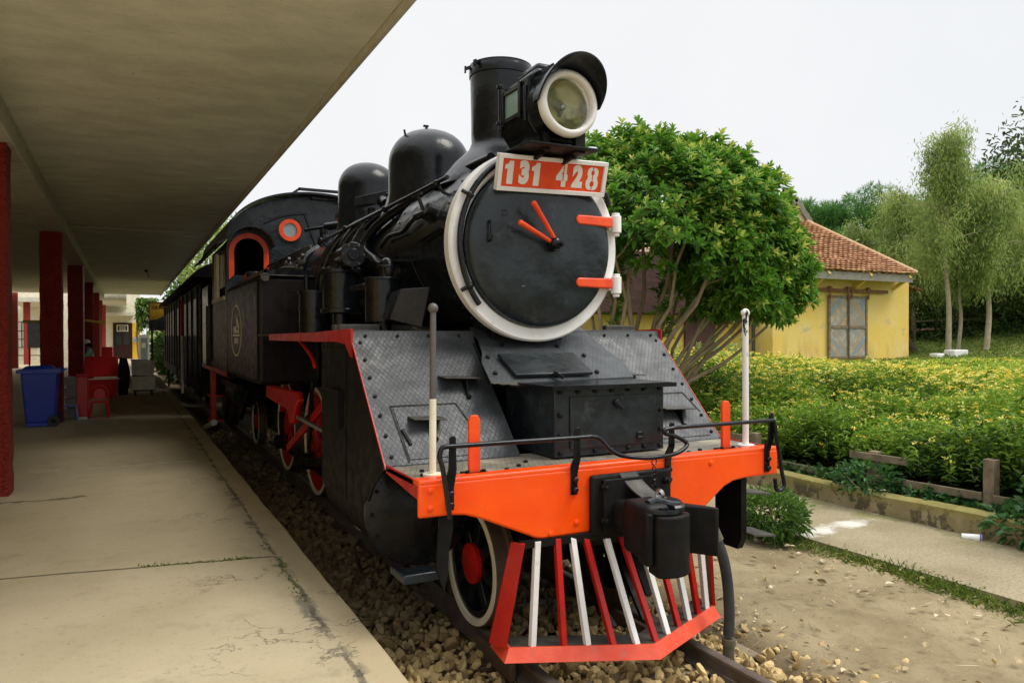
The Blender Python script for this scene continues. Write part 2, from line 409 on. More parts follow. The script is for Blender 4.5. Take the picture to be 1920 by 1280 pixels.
class MB:
    def __init__(s):
        s.v, s.f = [], []
    def add(s, v, f):
        o = len(s.v)
        s.v += [tuple(p) for p in v]
        s.f += [[i + o for i in q] for q in f]
        return s
    def hexa(s, p):
        return s.add(p, [(3, 2, 1, 0), (4, 5, 6, 7), (0, 1, 5, 4), (1, 2, 6, 5), (2, 3, 7, 6), (3, 0, 4, 7)])
    def box(s, x0, x1, y0, y1, z0, z1):
        return s.hexa([(x0, y0, z0), (x1, y0, z0), (x1, y1, z0), (x0, y1, z0), (x0, y0, z1), (x1, y0, z1), (x1, y1, z1), (x0, y1, z1)])
    def bar(s, p, q, w, h, up=(0, 0, 1)):
        p, q = Vector(p), Vector(q); a = (q - p).normalized(); u = Vector(up)
        sd_ = a.cross(u).normalized(); up_ = sd_.cross(a)
        c = []
        for e in (p, q):
            for i, j in ((-1, -1), (1, -1), (1, 1), (-1, 1)):
                c.append(e + sd_ * (i * w / 2) + up_ * (j * h / 2))
        return s.hexa(c)
    def prism(s, poly, a, b):
        """poly: list of 3D points; extruded by the vector a->b offset"""
        d = Vector(b) - Vector(a); n = len(poly)
        v = [Vector(p) for p in poly] + [Vector(p) + d for p in poly]
        f = [list(range(n))[::-1], list(range(n, 2 * n))] + [[i, (i + 1) % n, n + (i + 1) % n, n + i] for i in range(n)]
        return s.add(v, f)
    def lathe(s, prof, o, ax, n=32, a0=0.0, a1=None):
        u, w, a = frame(ax); o = Vector(o); full = a1 is None
        k = n if full else n + 1
        an = [a0 + (2 * math.pi if full else a1 - a0) * i / n for i in range(k)]
        v, f, m = [], [], len(prof)
        for t in an:
            d = u * math.cos(t) + w * math.sin(t)
            for r, h in prof: v.append(o + d * r + a * h)
        for i in range(n):
            j = (i + 1) % k
            for q in range(m - 1):
                if prof[q][0] < 1e-6 and prof[q + 1][0] < 1e-6: continue
                f.append([i * m + q, j * m + q, j * m + q + 1, i * m + q + 1])
        return s.add(v, f)
    def cyl(s, p, q, r, r2=None, n=20):
        p, q = Vector(p), Vector(q); L = (q - p).length
        r2 = r if r2 is None else r2
        return s.lathe([(0, 0), (r, 0), (r2, L), (0, L)], p, q - p, n)
    def ball(s, c, r, n=14, sq=(1, 1, 1)):
        m = n // 2
        pr = [(r * math.sin(math.pi * i / m), -r * math.cos(math.pi * i / m)) for i in range(m + 1)]
        k = len(s.v)
        s.lathe(pr, (0, 0, 0), (0, 0, 1), n)
        for i in range(k, len(s.v)):
            x, y, z = s.v[i]; s.v[i] = (x * sq[0] + c[0], y * sq[1] + c[1], z * sq[2] + c[2])
        return s
    def tube(s, pts, r, n=10, smooth=0, r2=None):
        P = [Vector(p) for p in pts]
        if smooth:
            Q = []
            for i in range(len(P) - 1):
                p0, p1, p2, p3 = P[max(i - 1, 0)], P[i], P[i + 1], P[min(i + 2, len(P) - 1)]
                for k in range(smooth):
                    t = k / smooth
                    Q.append(0.5 * ((2 * p1) + (p2 - p0) * t + (2 * p0 - 5 * p1 + 4 * p2 - p3) * t * t + (3 * p1 - p0 - 3 * p2 + p3) * t ** 3))
            P = Q + [P[-1]]
        m = len(P); v, f = [], []
        u = None
        for i, p in enumerate(P):
            t = (P[min(i + 1, m - 1)] - P[max(i - 1, 0)]).normalized()
            if u is None: u = frame(t)[0]
            u = (u - t * u.dot(t)).normalized(); w = t.cross(u)
            rr = r if r2 is None else r + (r2 - r) * i / (m - 1)
            for k in range(n):
                a = 2 * math.pi * k / n
                v.append(p + u * (math.cos(a) * rr) + w * (math.sin(a) * rr))
        for i in range(m - 1):
            for k in range(n):
                j = (k + 1) % n
                f.append([i * n + k, i * n + j, (i + 1) * n + j, (i + 1) * n + k])
        f.append(list(range(n))[::-1]); f.append(list(range((m - 1) * n, m * n)))
        return s.add(v, f)
    def bolt(s, p, nrm, r=0.014, h=0.014):
        p = Vector(p); a = Vector(nrm).normalized()
        return s.lathe([(r, -0.004), (r, h * 0.8), (r * 0.7, h), (0, h)], p, a, 6)
    def rivet(s, p, nrm, r=0.012):
        p = Vector(p); a = Vector(nrm).normalized()
        return s.lathe([(r, -0.002), (r * 0.8, r * 0.45), (r * 0.4, r * 0.62), (0, r * 0.66)], p, a, 8)
    def build(s, name, mat, parent=None, label=None, bevel=0.0, seg=2, sharp=38, smooth=True):
        me = bpy.data.meshes.new(name)
        me.from_pydata(s.v, [], s.f)
        me.validate(); me.update()
        if smooth:
            me.polygons.foreach_set("use_smooth", [True] * len(me.polygons))
            me.set_sharp_from_angle(angle=R(sharp))
        me.materials.append(mat)
        o = bpy.data.objects.new(name, me)
        COL.objects.link(o)
        if parent: o.parent = parent
        if label: o["label"] = label
        if bevel:
            b = o.modifiers.new("bevel", 'BEVEL'); b.width = bevel; b.segments = seg; b.limit_method = 'ANGLE'; b.angle_limit = R(40)
            b.harden_normals = False
        return o

def thing(name, label, cat, group=None, loc=(0, 0, 0)):
    o = bpy.data.objects.new(name, None)
    o.empty_display_size = 0.2
    o.location = loc
    COL.objects.link(o)
    o["label"], o["category"] = label, cat
    if group: o["group"] = group
    return o
def tag(o, label, cat, group=None):
    o["label"], o["category"] = label, cat
    if group: o["group"] = group
    return o
def structure(o):
    o["kind"] = "structure"; return o
def stuff(o, label=None):
    o["kind"] = "stuff"
    if label: o["label"] = label
    return o

def absorb(target, src):
    """bolts, rivets and like surface pattern become part of the mesh they sit on"""
    import bmesh
    dg = bpy.context.evaluated_depsgraph_get()
    me = bpy.data.meshes.new_from_object(target.evaluated_get(dg), depsgraph=dg)
    m2 = bpy.data.meshes.new_from_object(src.evaluated_get(dg), depsgraph=dg)
    k = len(me.materials)
    for m in src.data.materials: me.materials.append(m)
    bm = bmesh.new(); bm.from_mesh(me); n = len(bm.faces); bm.from_mesh(m2); bm.faces.ensure_lookup_table()
    for f in bm.faces[n:]: f.material_index += k
    bm.to_mesh(me); bm.free(); me.name = target.name
    target.modifiers.clear(); target.data = me
    bpy.data.objects.remove(src)

def plate(name, outline, holes, thick, mat, parent, origin, ux, uy, bevel=0.0, label=None):
    """flat sheet with real openings: 2D outline and holes filled as a curve, then placed on the axes ux, uy"""
    cu = bpy.data.curves.new(name, 'CURVE'); cu.dimensions = '2D'; cu.fill_mode = 'BOTH'
    cu.extrude = thick / 2
    for poly in [outline] + holes:
        sp = cu.splines.new('POLY'); sp.points.add(len(poly) - 1); sp.use_cyclic_u = True
        for p, (x, y) in zip(sp.points, poly): p.co = (x, y, 0, 1)
    return curve_mesh(name, cu, mat, parent, origin, ux, uy, label)
def curve_mesh(name, cu, mat, parent, origin, ux, uy, label=None):
    tmp = bpy.data.objects.new(name, cu); COL.objects.link(tmp)
    dg = bpy.context.evaluated_depsgraph_get()
    me = bpy.data.meshes.new_from_object(tmp.evaluated_get(dg), depsgraph=dg)
    bpy.data.objects.remove(tmp)
    a, b = Vector(ux).normalized(), Vector(uy); b = (b - a * b.dot(a)).normalized(); c = a.cross(b)
    T = Matrix((a, b, c)).transposed().to_4x4(); T.translation = Vector(origin)
    me.transform(T); me.name = name
    me.materials.clear(); me.materials.append(mat)
    o = bpy.data.objects.new(name, me); COL.objects.link(o)
    if parent: o.parent = parent
    if label: o["label"] = label
    return o
def text(name, body, size, mat, parent, origin, ux, uy, bold=0.0, sx=1.0, ext=0.002, align='CENTER', space=1.0):
    cu = bpy.data.curves.new(name, 'FONT'); cu.body = body; cu.size = size; cu.offset = bold; cu.extrude = ext
    cu.align_x = align; cu.align_y = 'CENTER'; cu.space_character = space
    o = curve_mesh(name, cu, mat, parent, (0, 0, 0), (1, 0, 0), (0, 1, 0))
    o.data.transform(Matrix.Diagonal((sx, 1, 1, 1)))
    a, b = Vector(ux).normalized(), Vector(uy); b = (b - a * b.dot(a)).normalized(); c = a.cross(b)
    T = Matrix((a, b, c)).transposed().to_4x4(); T.translation = Vector(origin)
    o.data.transform(T)
    return o
def ellipse(cx, cy, rx, ry, n=48, a0=0, a1=2 * math.pi):
    return [(cx + rx * math.cos(a0 + (a1 - a0) * i / n), cy + ry * math.sin(a0 + (a1 - a0) * i / n)) for i in range(n)]

def np_mesh(name, V, F, tint, mat, parent=None, smooth=False):
    """V (n,3); F (m,k) all of one size; tint (m,) stored per face"""
    me = bpy.data.meshes.new(name)
    m, k = F.shape
    me.vertices.add(len(V)); me.vertices.foreach_set("co", np.ascontiguousarray(V, dtype=np.float32).ravel())
    me.loops.add(m * k); me.loops.foreach_set("vertex_index", np.ascontiguousarray(F, dtype=np.int32).ravel())
    me.polygons.add(m); me.polygons.foreach_set("loop_start", np.arange(0, m * k, k, dtype=np.int32))
    me.update(calc_edges=True)
    me.polygons.foreach_set("use_smooth", np.full(m, smooth))
    if tint is not None:
        a = me.attributes.new("tint", 'FLOAT', 'FACE'); a.data.foreach_set("value", np.ascontiguousarray(tint, dtype=np.float32))
    me.materials.append(mat)
    o = bpy.data.objects.new(name, me); COL.objects.link(o)
    if parent: o.parent = parent
    return o
def unit(a):
    return a / np.maximum(np.linalg.norm(a, axis=-1, keepdims=True), 1e-9)
def leaves(name, C, D, L, W, tint, mat, parent=None, fold=0.25, droop=0.15, U=None):
    """one folded pointed leaf per row: two quads about the midrib"""
    C, D = np.asarray(C, float), unit(np.asarray(D, float)); n = len(C)
    L = np.broadcast_to(np.asarray(L, float), (n,))[:, None]; W = np.broadcast_to(np.asarray(W, float), (n,))[:, None]
    if U is None: U = RNG.normal(size=(n, 3)) * 0.45 + np.array([0, 0, 1.0])
    S = unit(np.cross(D, U)); N = np.cross(S, D)
    tip = C + D * L - np.array([0, 0, 1.0]) * droop * L
    V = np.stack([C, C + D * L * .32 + S * W * .46 + N * W * fold, C + D * L * .70 + S * W * .36 + N * W * fold - np.array([0, 0, .4]) * droop * L, tip,
                  C + D * L * .70 - S * W * .36 + N * W * fold - np.array([0, 0, .4]) * droop * L, C + D * L * .32 - S * W * .46 + N * W * fold], 1).reshape(-1, 3)
    b = np.arange(n)[:, None] * 6
    F = np.concatenate([b + np.array([[0, 1, 2, 3]]), b + np.array([[0, 3, 4, 5]])], 0)
    return np_mesh(name, V, F, np.concatenate([tint, tint]), mat, parent, smooth=False)
def sphere_pts(n):
    return unit(RNG.normal(size=(n, 3)))
# ================================================================ ground
def sstep(a, b, x):
    t = np.clip((x - a) / (b - a), 0, 1); return t * t * (3 - 2 * t)
def ground_h(x, y):
    x = np.asarray(x, float); y = np.asarray(y, float)
    h = np.full(np.broadcast(x, y).shape, -0.10)
    trk = 1 - sstep(0.75, 1.35, np.abs(x))
    h = h - 0.08 * trk
    rgt = sstep(4.9, 5.15, x)
    h = h + rgt * (0.14 + 0.40 * sstep(5.0, 8.5, x) + 0.46 * sstep(8.0, 16.0, x + 0.25 * (y - 6)))
    hill = sstep(24, 70, x * 0.9 + y * 0.55 - 6.0) * 9.0
    h = h + hill * sstep(8, 20, x)
    h = np.where(x < -1.47, -0.3 + 0 * h, h)
    return h
def ground_mesh():
    xs = np.concatenate([[-600, -200, -60, -18, -4, -1.6], np.arange(-1.44, 5.3, 0.12), np.arange(5.4, 34, 0.7), [36, 40, 45, 50, 56, 64, 75, 90, 120, 200, 600]])
    ys = np.concatenate([[-400, -120, -40, -16], np.arange(-9, 9, 0.18), np.arange(9, 40, 0.9), [42, 46, 52, 58, 66, 76, 90, 120, 200, 700]])
    X, Y = np.meshgrid(xs, ys)
    Z = ground_h(X, Y)
    loc = (X > -1.45) & (X < 4.9)
    bump = 0.018 * np.sin(X * 3.1 + 1.7 * np.sin(Y * 1.3)) * np.cos(Y * 2.3 + X) + 0.012 * np.sin(X * 7.3 + Y * 5.1)
    Z = Z + np.where(loc & (X < 3.2), bump, 0)
    Z = Z + np.where(X > 5.3, 0.05 * np.sin(X * 1.7) * np.cos(Y * 1.3), 0)
    Z = np.where((X > 3.3) & (X < 4.85), np.minimum(Z, -0.13), Z)
    V = np.stack([X, Y, Z], -1).reshape(-1, 3)
    nx, ny = len(xs), len(ys)
    i = (np.arange(ny - 1)[:, None] * nx + np.arange(nx - 1)[None]).reshape(-1, 1)
    F = i + np.array([[0, 1, nx + 1, nx]])
    return structure(np_mesh("ground", V, F, None, SOIL, smooth=True))
ground_mesh()

# platform: slab with a slightly chipped edge
def platform():
    b = MB()
    ys = list(np.arange(-9, 44, 0.25)) + [60.0]
    top, low, inn = [], [], []
    for i, y in enumerate(ys):
        e = -1.477 + (0.004 * math.sin(i * .7) + random.uniform(-0.005, 0.005))
        top.append((e - 0.015, y, 0.33)); low.append((e, y, 0.315))
    n = len(ys)
    v = [(-40, y, 0.33) for y in ys] + top + low + [(p[0] + 0.01, p[1], -0.35) for p in low]
    f = []
    for k in range(3):
        for i in range(n - 1):
            f.append([k * n + i, (k + 1) * n + i, (k + 1) * n + i + 1, k * n + i + 1])
    b.add(v, f)
    return structure(b.build("platform", CONC, sharp=30))
platform()
pl = MB().box(-3.72, -1.86, 6.78, 6.98, 0.31, 0.335)
o = structure(pl.build("platform_marking_strip", paint("pale_concrete_strip", (0.50, 0.43, 0.27), (0.38, 0.33, 0.21), rough=0.8), bevel=0.004))
pt = MB().box(1.0 + 2.3, 4.8, -6, 12, -0.2, -0.060)
structure(pt.build("path", PATH))
kw_ = MB()
ysk = np.arange(-5, 10.1, 0.25)
for a, b_ in zip(ysk[:-1], ysk[1:]):
    pass
prof = []
v, f = [], []
for i, y in enumerate(ysk):
    w = random.uniform(-0.01, 0.01); h = 0.17 + 0.012 * math.sin(y * 2.1) + random.uniform(-0.006, 0.006)
    v += [(4.80 + w, y, -0.2), (4.81 + w, y, h - 0.02), (4.835 + w, y, h), (4.98, y, h), (5.0, y, -0.2)]
for i in range(len(ysk) - 1):
    for k in range(4): f.append([i * 5 + k, i * 5 + k + 1, (i + 1) * 5 + k + 1, (i + 1) * 5 + k])
kw_.add(v, f)
tag(kw_.build("kerb_wall", KERB, sharp=40), "low mossy concrete kerb wall between the path and the flower bed", "wall")

# ================================================================ station canopy with its red pillars
can = thing("station_canopy", "flat concrete station platform canopy on rough red pillars", "canopy", loc=(0, 0, 0))
MB().box(-10.4, -1.02, -0.3, 41.0, 4.15, 4.42).build("roof_slab", PLASTER, can, bevel=0.02)
MB().box(-1.02, -0.985, -0.3, 41.0, 4.10, 4.44).build("fascia", BEAMPL, can)
MB().box(-4.02, -3.66, -0.3, 41.0, 3.90, 4.15).build("edge_beam", BEAMPL, can, bevel=0.01)
PY = [5.72, 13.0, 20.5, 27.9, 35.3]
def pillar(x, y, zt, w, parent, nseg=26):
    b = MB(); hw = w / 2
    v, f = [], []
    ring = [(-1, -1), (0, -1), (1, -1), (1, 0), (1, 1), (0, 1), (-1, 1), (-1, 0)]
    for i in range(nseg + 1):
        z = 0.33 + (zt - 0.33) * i / nseg
        for a, c in ring:
            v.append((x + a * hw + random.uniform(-.006, .006), y + c * hw + random.uniform(-.006, .006), z))
    for i in range(nseg):
        for k in range(8):
            j = (k + 1) % 8
            f.append([i * 8 + k, i * 8 + j, (i + 1) * 8 + j, (i + 1) * 8 + k])
    b.add(v, f)
    return b.build("pillar", STUCCO, parent, bevel=0.012)
for y in PY:
    pillar(-3.90, y - 0.19, 3.90, 0.36, can)
MB().cyl((-3.70, 20.2, 0.4), (-3.70, 20.2, 3.9), 0.018, n=10).build("downpipe", CREAM, can)
for x, y in ((-8.2, 20.5), (-8.2, 35.3), (-8.2, 5.7)):
    pillar(x, y, 4.15, 0.36, can, 12)
# small ceiling fittings seen on the underside
fx = MB()
fx.cyl((-2.05, 24.0, 4.15), (-2.05, 24.0, 4.08), 0.05, n=12).tube([(-2.05, 24, 4.08), (-2.0, 24, 4.0), (-1.97, 24, 3.93), (-2.02, 24, 3.9)], 0.012, smooth=4)
fx.build("ceiling_hook", SOOT, can)
MB().cyl((-5.6, 17, 4.15), (-5.6, 17, 4.05), 0.12, 0.09, n=18).build("ceiling_lamp", SOOT, can)

# unseen yellow wall with doors, added left of the frame to cut the light
sw = thing("added_shade_house", "long unseen yellow wall added to keep light off the platform", "station")
MB().box(-10.8, -10.2, -7.0, 40.0, -.4, 4.14).build("shade_wall", YELLOW, sw)
for y in np.arange(-4.0, 38.0, 5.0):
    d = MB().box(-10.2, -10.16, y, y + 1.4, .34, 2.7).build("shade_wall_door", BROWNWOOD, sw)
MB().box(-10.2, -10.17, -7.0, 40.0, .3, .9).build("shade_wall_plinth", paint("red_brown_shade_wall_base", (0.20, 0.05, 0.03), rough=.8), sw)
MB().box(-4.02, -1.03, 13.6, 13.66, 4.132, 4.149).build("ceiling_joint", BEAMPL, can)

# ================================================================ railway track
tr = thing("railway_track", "worn steel railway track half buried in tan ballast", "track")
def rail_mb(x):
    b = MB()
    P = [(-.055, -.125), (.055, -.125), (.055, -.112), (.010, -.098), (.010, -.032), (.032, -.022), (.032, -.004), (.026, 0), (-.026, 0), (-.032, -.004), (-.032, -.022), (-.010, -.032), (-.010, -.098), (-.055, -.112)]
    b.prism([(x + p, -7, q) for p, q in P], (0, 0, 0), (0, 67, 0))
    return b
for x in (-0.535, 0.535):
    rl = rail_mb(x).build("rail", RAILTOP, tr)
for i in range(22):
    y = -4.1 + i * 0.66
    MB().box(-1.0, 1.0, y, y + 0.22, -0.24, -0.127).build("sleeper", RUST if i % 3 else WOOD, tr, bevel=0.008)
for x in (-.535, .535):
    for d in (-.08, .08): MB().box(x + d - .02, x + d + .02, 0.25, 0.75, -.125, -.02).build("rail_joint", RUST, tr, bevel=.006)

# ballast
def ico():
    t = (1 + 5 ** .5) / 2
    v = unit(np.array([(-1, t, 0), (1, t, 0), (-1, -t, 0), (1, -t, 0), (0, -1, t), (0, 1, t), (0, -1, -t), (0, 1, -t), (t, 0, -1), (t, 0, 1), (-t, 0, -1), (-t, 0, 1)], float))
    f = np.array([(0, 11, 5), (0, 5, 1), (0, 1, 7), (0, 7, 10), (0, 10, 11), (1, 5, 9), (5, 11, 4), (11, 10, 2), (10, 7, 6), (7, 1, 8), (3, 9, 4), (3, 4, 2), (3, 2, 6), (3, 6, 8), (3, 8, 9), (4, 9, 5), (2, 4, 11), (6, 2, 10), (8, 6, 7), (9, 8, 1)])
    return v, f
def ico2():
    v, f = ico(); v = list(map(tuple, v)); cache = {}
    def mid(a, b):
        k = (min(a, b), max(a, b))
        if k not in cache:
            v.append(tuple(unit(np.array([np.array(v[a]) + np.array(v[b])]))[0])); cache[k] = len(v) - 1
        return cache[k]
    F = []
    for a, b, c in f:
        x, y, z = mid(a, b), mid(b, c), mid(c, a)
        F += [(a, x, z), (b, y, x), (c, z, y), (x, y, z)]
    return np.array(v), np.array(F)
def stones(name, P, S, mat, tint):
    """angular stones: each icosphere is cut by a few random planes"""
    v0, f0 = ico2(); n, k = len(P), len(v0)
    D = np.repeat(v0[None], n, 0)
    for c in range(10):
        nn = sphere_pts(n)[:, None, :]
        lim = RNG.uniform(0.38, 0.78, (n, 1))
        d = (D * nn).sum(-1)
        D = D - nn * np.maximum(d - lim, 0)[..., None]
    sc = S[:, None] * np.stack([RNG.uniform(.8, 1.45, n), RNG.uniform(.7, 1.1, n), RNG.uniform(.55, .9, n)], 1)
    D = D * sc[:, None, :]
    q = unit(RNG.normal(size=(n, 4)))
    w, x, y, z = q.T
    Rm = np.stack([1 - 2 * (y * y + z * z), 2 * (x * y - z * w), 2 * (x * z + y * w), 2 * (x * y + z * w), 1 - 2 * (x * x + z * z), 2 * (y * z - x * w), 2 * (x * z - y * w), 2 * (y * z + x * w), 1 - 2 * (x * x + y * y)], -1).reshape(n, 3, 3)
    V = (np.einsum('nij,nkj->nki', Rm, D) + P[:, None, :]).reshape(-1, 3)
    F = (np.arange(n)[:, None, None] * k + f0[None]).reshape(-1, 3)
    o = np_mesh(name, V, F, np.repeat(tint, len(f0)), mat, smooth=False)
    return o
def ballast():
    P, S = [], []
    def lay(x0, x1, y0, y1, sp, s0, s1, zf, keep=1.0):
        nx, ny = int((x1 - x0) / sp), int((y1 - y0) / sp)
        X, Y = np.meshgrid(np.arange(nx) * sp + x0, np.arange(ny) * sp + y0)
        X = X.ravel() + RNG.uniform(-.5, .5, X.size) * sp; Y = Y.ravel() + RNG.uniform(-.5, .5, Y.size) * sp
        k = RNG.random(X.size) < (keep(X, Y) if callable(keep) else keep)
        X, Y = X[k], Y[k]
        s = s0 * .85 + (s1 * 1.35 - s0 * .85) * RNG.random(X.size) ** 1.6
        big = RNG.random(X.size) < 0.03; s[big] *= 1.4
        Z = zf(X, Y) + RNG.uniform(-.02, .02, X.size)
        P.append(np.stack([X, Y, Z], 1)); S.append(s)
    def z1(X, Y):
        z = -0.125 + 0.045 * np.sin(X * 4 + Y * 1.1) * np.sin(Y * 2.7 + 1) * 0.5
        z = z + 0.06 * sstep(-1.0, -1.4, X)
        z = np.where(np.abs(np.abs(X) - .535) < 0.10, z - 0.06, z)
        return z
    lay(-1.44, 0.95, -1.9, 3.2, 0.056, 0.026, 0.046, z1)
    lay(-1.44, 0.95, -1.9, 2.0, 0.13, 0.030, 0.052, lambda X, Y: z1(X, Y) + 0.028, 0.7)
    lay(0.95, 1.9, -1.6, 2.2, 0.07, 0.016, 0.036, lambda X, Y: -0.115 + 0 * X, lambda X, Y: 0.8 * np.exp(-((X - 0.95) / 0.32) ** 1.5))
    lay(-1.44, 1.0, 3.2, 13.5, 0.085, 0.036, 0.056, z1)
    P, S = np.concatenate(P), np.concatenate(S)
    k = ~((np.abs(np.abs(P[:, 0]) - .535) < 0.05) & (P[:, 2] > -.2))
    P, S = P[k], S[k]
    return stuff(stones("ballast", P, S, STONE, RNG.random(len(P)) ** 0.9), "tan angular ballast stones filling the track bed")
ballast()

# ================================================================ yellow station house on the right
hs = thing("yellow_house", "yellow limewashed station house with clay tile roof and sliding plank doors", "house", loc=(22, 16, 0.9))
hs.location = (0, 0, 0)
HX0, HX1, HY = 18.15, 25.8, 16.0
b = MB(); b.box(HX0, HX1, HY, 27, 0.3, 4.32)
b.build("wall", YELLOW, hs)
MB().prism([(9.5, 16.6, 2.62), (HX0 - .02, 16.6, 2.62), (HX0 - .02, 20.5, 5.2), (9.5, 20.5, 5.2)], (0, 0, 0), (0, 0, .08)).build("wing_roof", paint("dark_clay_roof", (0.035, 0.017, 0.013), (0.022, 0.012, 0.010), rough=.95, var=3, spec=0.05), hs)
b = MB(); b.box(11.5, HX0, 17.2, 27, 0.3, 2.75)
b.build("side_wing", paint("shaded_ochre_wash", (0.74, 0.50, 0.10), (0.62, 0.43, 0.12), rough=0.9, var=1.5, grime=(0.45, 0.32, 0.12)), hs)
# plinth strip and stains are in the wall; doors
DX0, DX1, DZ0, DZ1 = 20.98, 23.14, 1.05, 3.40
def plank_leaf(x0, x1, flip):
    V, F, T = [], [], []
    mid = (DZ0 + DZ1) / 2
    for (z0, z1, up) in ((DZ0, mid - .05, flip), (mid + .05, DZ1 - .05, not flip)):
        # diagonal boards clipped to the panel rectangle
        w, hgt = x1 - x0, z1 - z0
        n = 13; st = (w + hgt) / n
        for i in range(n):
            a, c = i * st, (i + 1) * st - 0.012
            poly = []
            def clip(c0, c1):
                pts = []
                for (px, pz) in ((0, 0), (w, 0), (w, hgt), (0, hgt)): pass
                # polygon {c0 <= x+z <= c1} within rectangle
                rect = [(0, 0), (w, 0), (w, hgt), (0, hgt)]
                def cut(P, sgn, k):
                    out = []
                    for q in range(len(P)):
                        p, r_ = P[q], P[(q + 1) % len(P)]
                        dp, dr_ = sgn * (p[0] + p[1] - k), sgn * (r_[0] + r_[1] - k)
                        if dp <= 0: out.append(p)
                        if dp * dr_ < 0:
                            t = dp / (dp - dr_); out.append((p[0] + (r_[0] - p[0]) * t, p[1] + (r_[1] - p[1]) * t))
                    return out
                P = cut(rect, 1, c1)
                return cut(P, -1, c0) if P else P
            P = clip(a, c)
            if len(P) < 3: continue
            if up: P = [(w - p, q) for p, q in P][::-1]
            o0 = len(V); yy = HY - 0.07 - random.uniform(0, .012)
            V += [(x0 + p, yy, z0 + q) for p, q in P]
            F.append([o0 + k for k in range(len(P))]); T.append(random.random())
    return V, F, T
xm = (DX0 + DX1) / 2
for (x0, x1, flip) in ((DX0 + .05, xm - .03, False), (xm + .03, DX1 - .05, True)):
    d = MB().box(x0 - .05, x1 + .05, HY - .06, HY - .003, DZ0 - .03, DZ1).build("plank_door", GREYWOOD, hs)
    V, F, T = plank_leaf(x0, x1, flip)
    me = bpy.data.meshes.new("door_planks"); me.from_pydata(V, [], F)
    at = me.attributes.new("tint", 'FLOAT', 'FACE'); at.data.foreach_set("value", T); me.materials.append(PLANK)
    op = bpy.data.objects.new("door_planks", me); COL.objects.link(op); op.parent = d
    mid = (DZ0 + DZ1) / 2
    f = MB()
    for z in (DZ0 - .03, mid - .05, DZ1 - .06): f.box(x0 - .05, x1 + .05, HY - .11, HY - .06, z, z + .09)
    for x in (x0 - .06, x1 - .03): f.box(x, x + .09, HY - .115, HY - .06, DZ0 - .03, DZ1 + .05)
    f.build("door_frame", WOOD, d, bevel=0.005)
rt = MB().box(18.4, 24.3, HY - .16, HY - .11, 3.55, 3.68)
for x in (DX0 - .02, xm - .09, xm + .09, DX1 - .02): rt.cyl((x, HY - .2, 3.68), (x, HY - .1, 3.68), .09, n=14).box(x - .04, x + .04, HY - .19, HY - .165, 3.3, 3.7)
rt.build("door_rail", BROWNWOOD, hs)
# brackets under the eave
for x in (20.2, 22.5, 24.8):
    MB().bar((x, HY - .02, 3.75), (x + 0.02, HY - .75, 4.22), .12, .12).build("eave_bracket", YELLOW, hs)
for x in (26.2,):
    br = MB().bar((25.82, 17.2, 3.0), (27.1, 17.2, 3.9), .12, .12).bar((25.82, 17.2, 3.88), (27.3, 17.2, 3.88), .12, .14)
    br.bar((25.82, 21, 3.0), (27.1, 21, 3.9), .12, .12)
    br.build("side_bracket", paint("red_brown_timber", (0.30, 0.07, 0.03), rough=0.7), hs)
MB().prism([(25.85, 16.6, 4.1), (27.6, 16.6, 3.78), (27.6, 16.6, 3.86), (25.85, 16.6, 4.2)], (0, 0, 0), (0, 9, 0)).build("side_awning", BROWNWOOD, hs)
MB().box(17.6, 25.0, 15.28, 15.36, 3.98, 4.26).build("fascia_board", GREYWOOD, hs)
MB().box(17.6, 25.0, 15.36, HY, 4.24, 4.28).build("soffit", WOOD, hs)
MB().cyl((18.12, 16.9, 0.8), (18.12, 16.9, 2.7), 0.07, n=12).build("drain_pipe", GREY, hs)
MB().box(15.05, 16.45, 17.10, 17.19, 0.8, 2.58).build("side_door", paint("dark_maroon_door", (0.09, 0.03, 0.025), rough=0.6), hs)
# tiled roof: rows of overlapping tiles laid over the front hip and the right slope
EV, RX0, RX1 = 4.30, 17.4, 25.15
AX, AY, AZ = 22.1, 18.5, 6.62              # foot of the small front gable
def tile_slope(name, e0, e1, t0, t1, rows, w):
    """eave line e0->e1, top line t0->t1"""
    e0, e1, t0, t1 = map(np.array, (e0, e1, t0, t1)); V, F, T = [], [], []
    nrm = np.cross(e1 - e0, t0 - e0); nrm = nrm / np.linalg.norm(nrm)
    if nrm[2] < 0: nrm = -nrm
    nc = int(np.linalg.norm(e1 - e0) / w)
    L0 = np.linalg.norm(e1 - e0)
    for r_ in range(rows):
        a, c = r_ / rows, (r_ + 1.12) / rows
        A0, A1 = e0 + (t0 - e0) * a, e1 + (t1 - e1) * a
        B0, B1 = e0 + (t0 - e0) * min(c, 1), e1 + (t1 - e1) * min(c, 1)
        n = max(2, int(np.linalg.norm(A1 - A0) / w))
        for i in range(n):
            j0, j1 = i / n, (i + 1) / n - 0.004
            lift = 0.060 + random.uniform(-.012, .02)
            q = [A0 + (A1 - A0) * j0 + nrm * lift, A0 + (A1 - A0) * (j0 + j1) / 2 + nrm * (lift + .028), A0 + (A1 - A0) * j1 + nrm * lift,
                 B0 + (B1 - B0) * j1 + nrm * .0, B0 + (B1 - B0) * (j0 + j1) / 2 + nrm * .022, B0 + (B1 - B0) * j0 + nrm * .0]
            lo = [q[0] - nrm * .05, q[1] - nrm * .05, q[2] - nrm * .05]
            o0 = len(V); V += [tuple(p) for p in q + lo]
            F += [[o0, o0 + 1, o0 + 4, o0 + 5], [o0 + 1, o0 + 2, o0 + 3, o0 + 4], [o0 + 6, o0 + 7, o0 + 1, o0], [o0 + 7, o0 + 8, o0 + 2, o0 + 1]]
            T += [random.random() ** 1.3] * 4
    return V, F, T
V, F, T = [], [], []
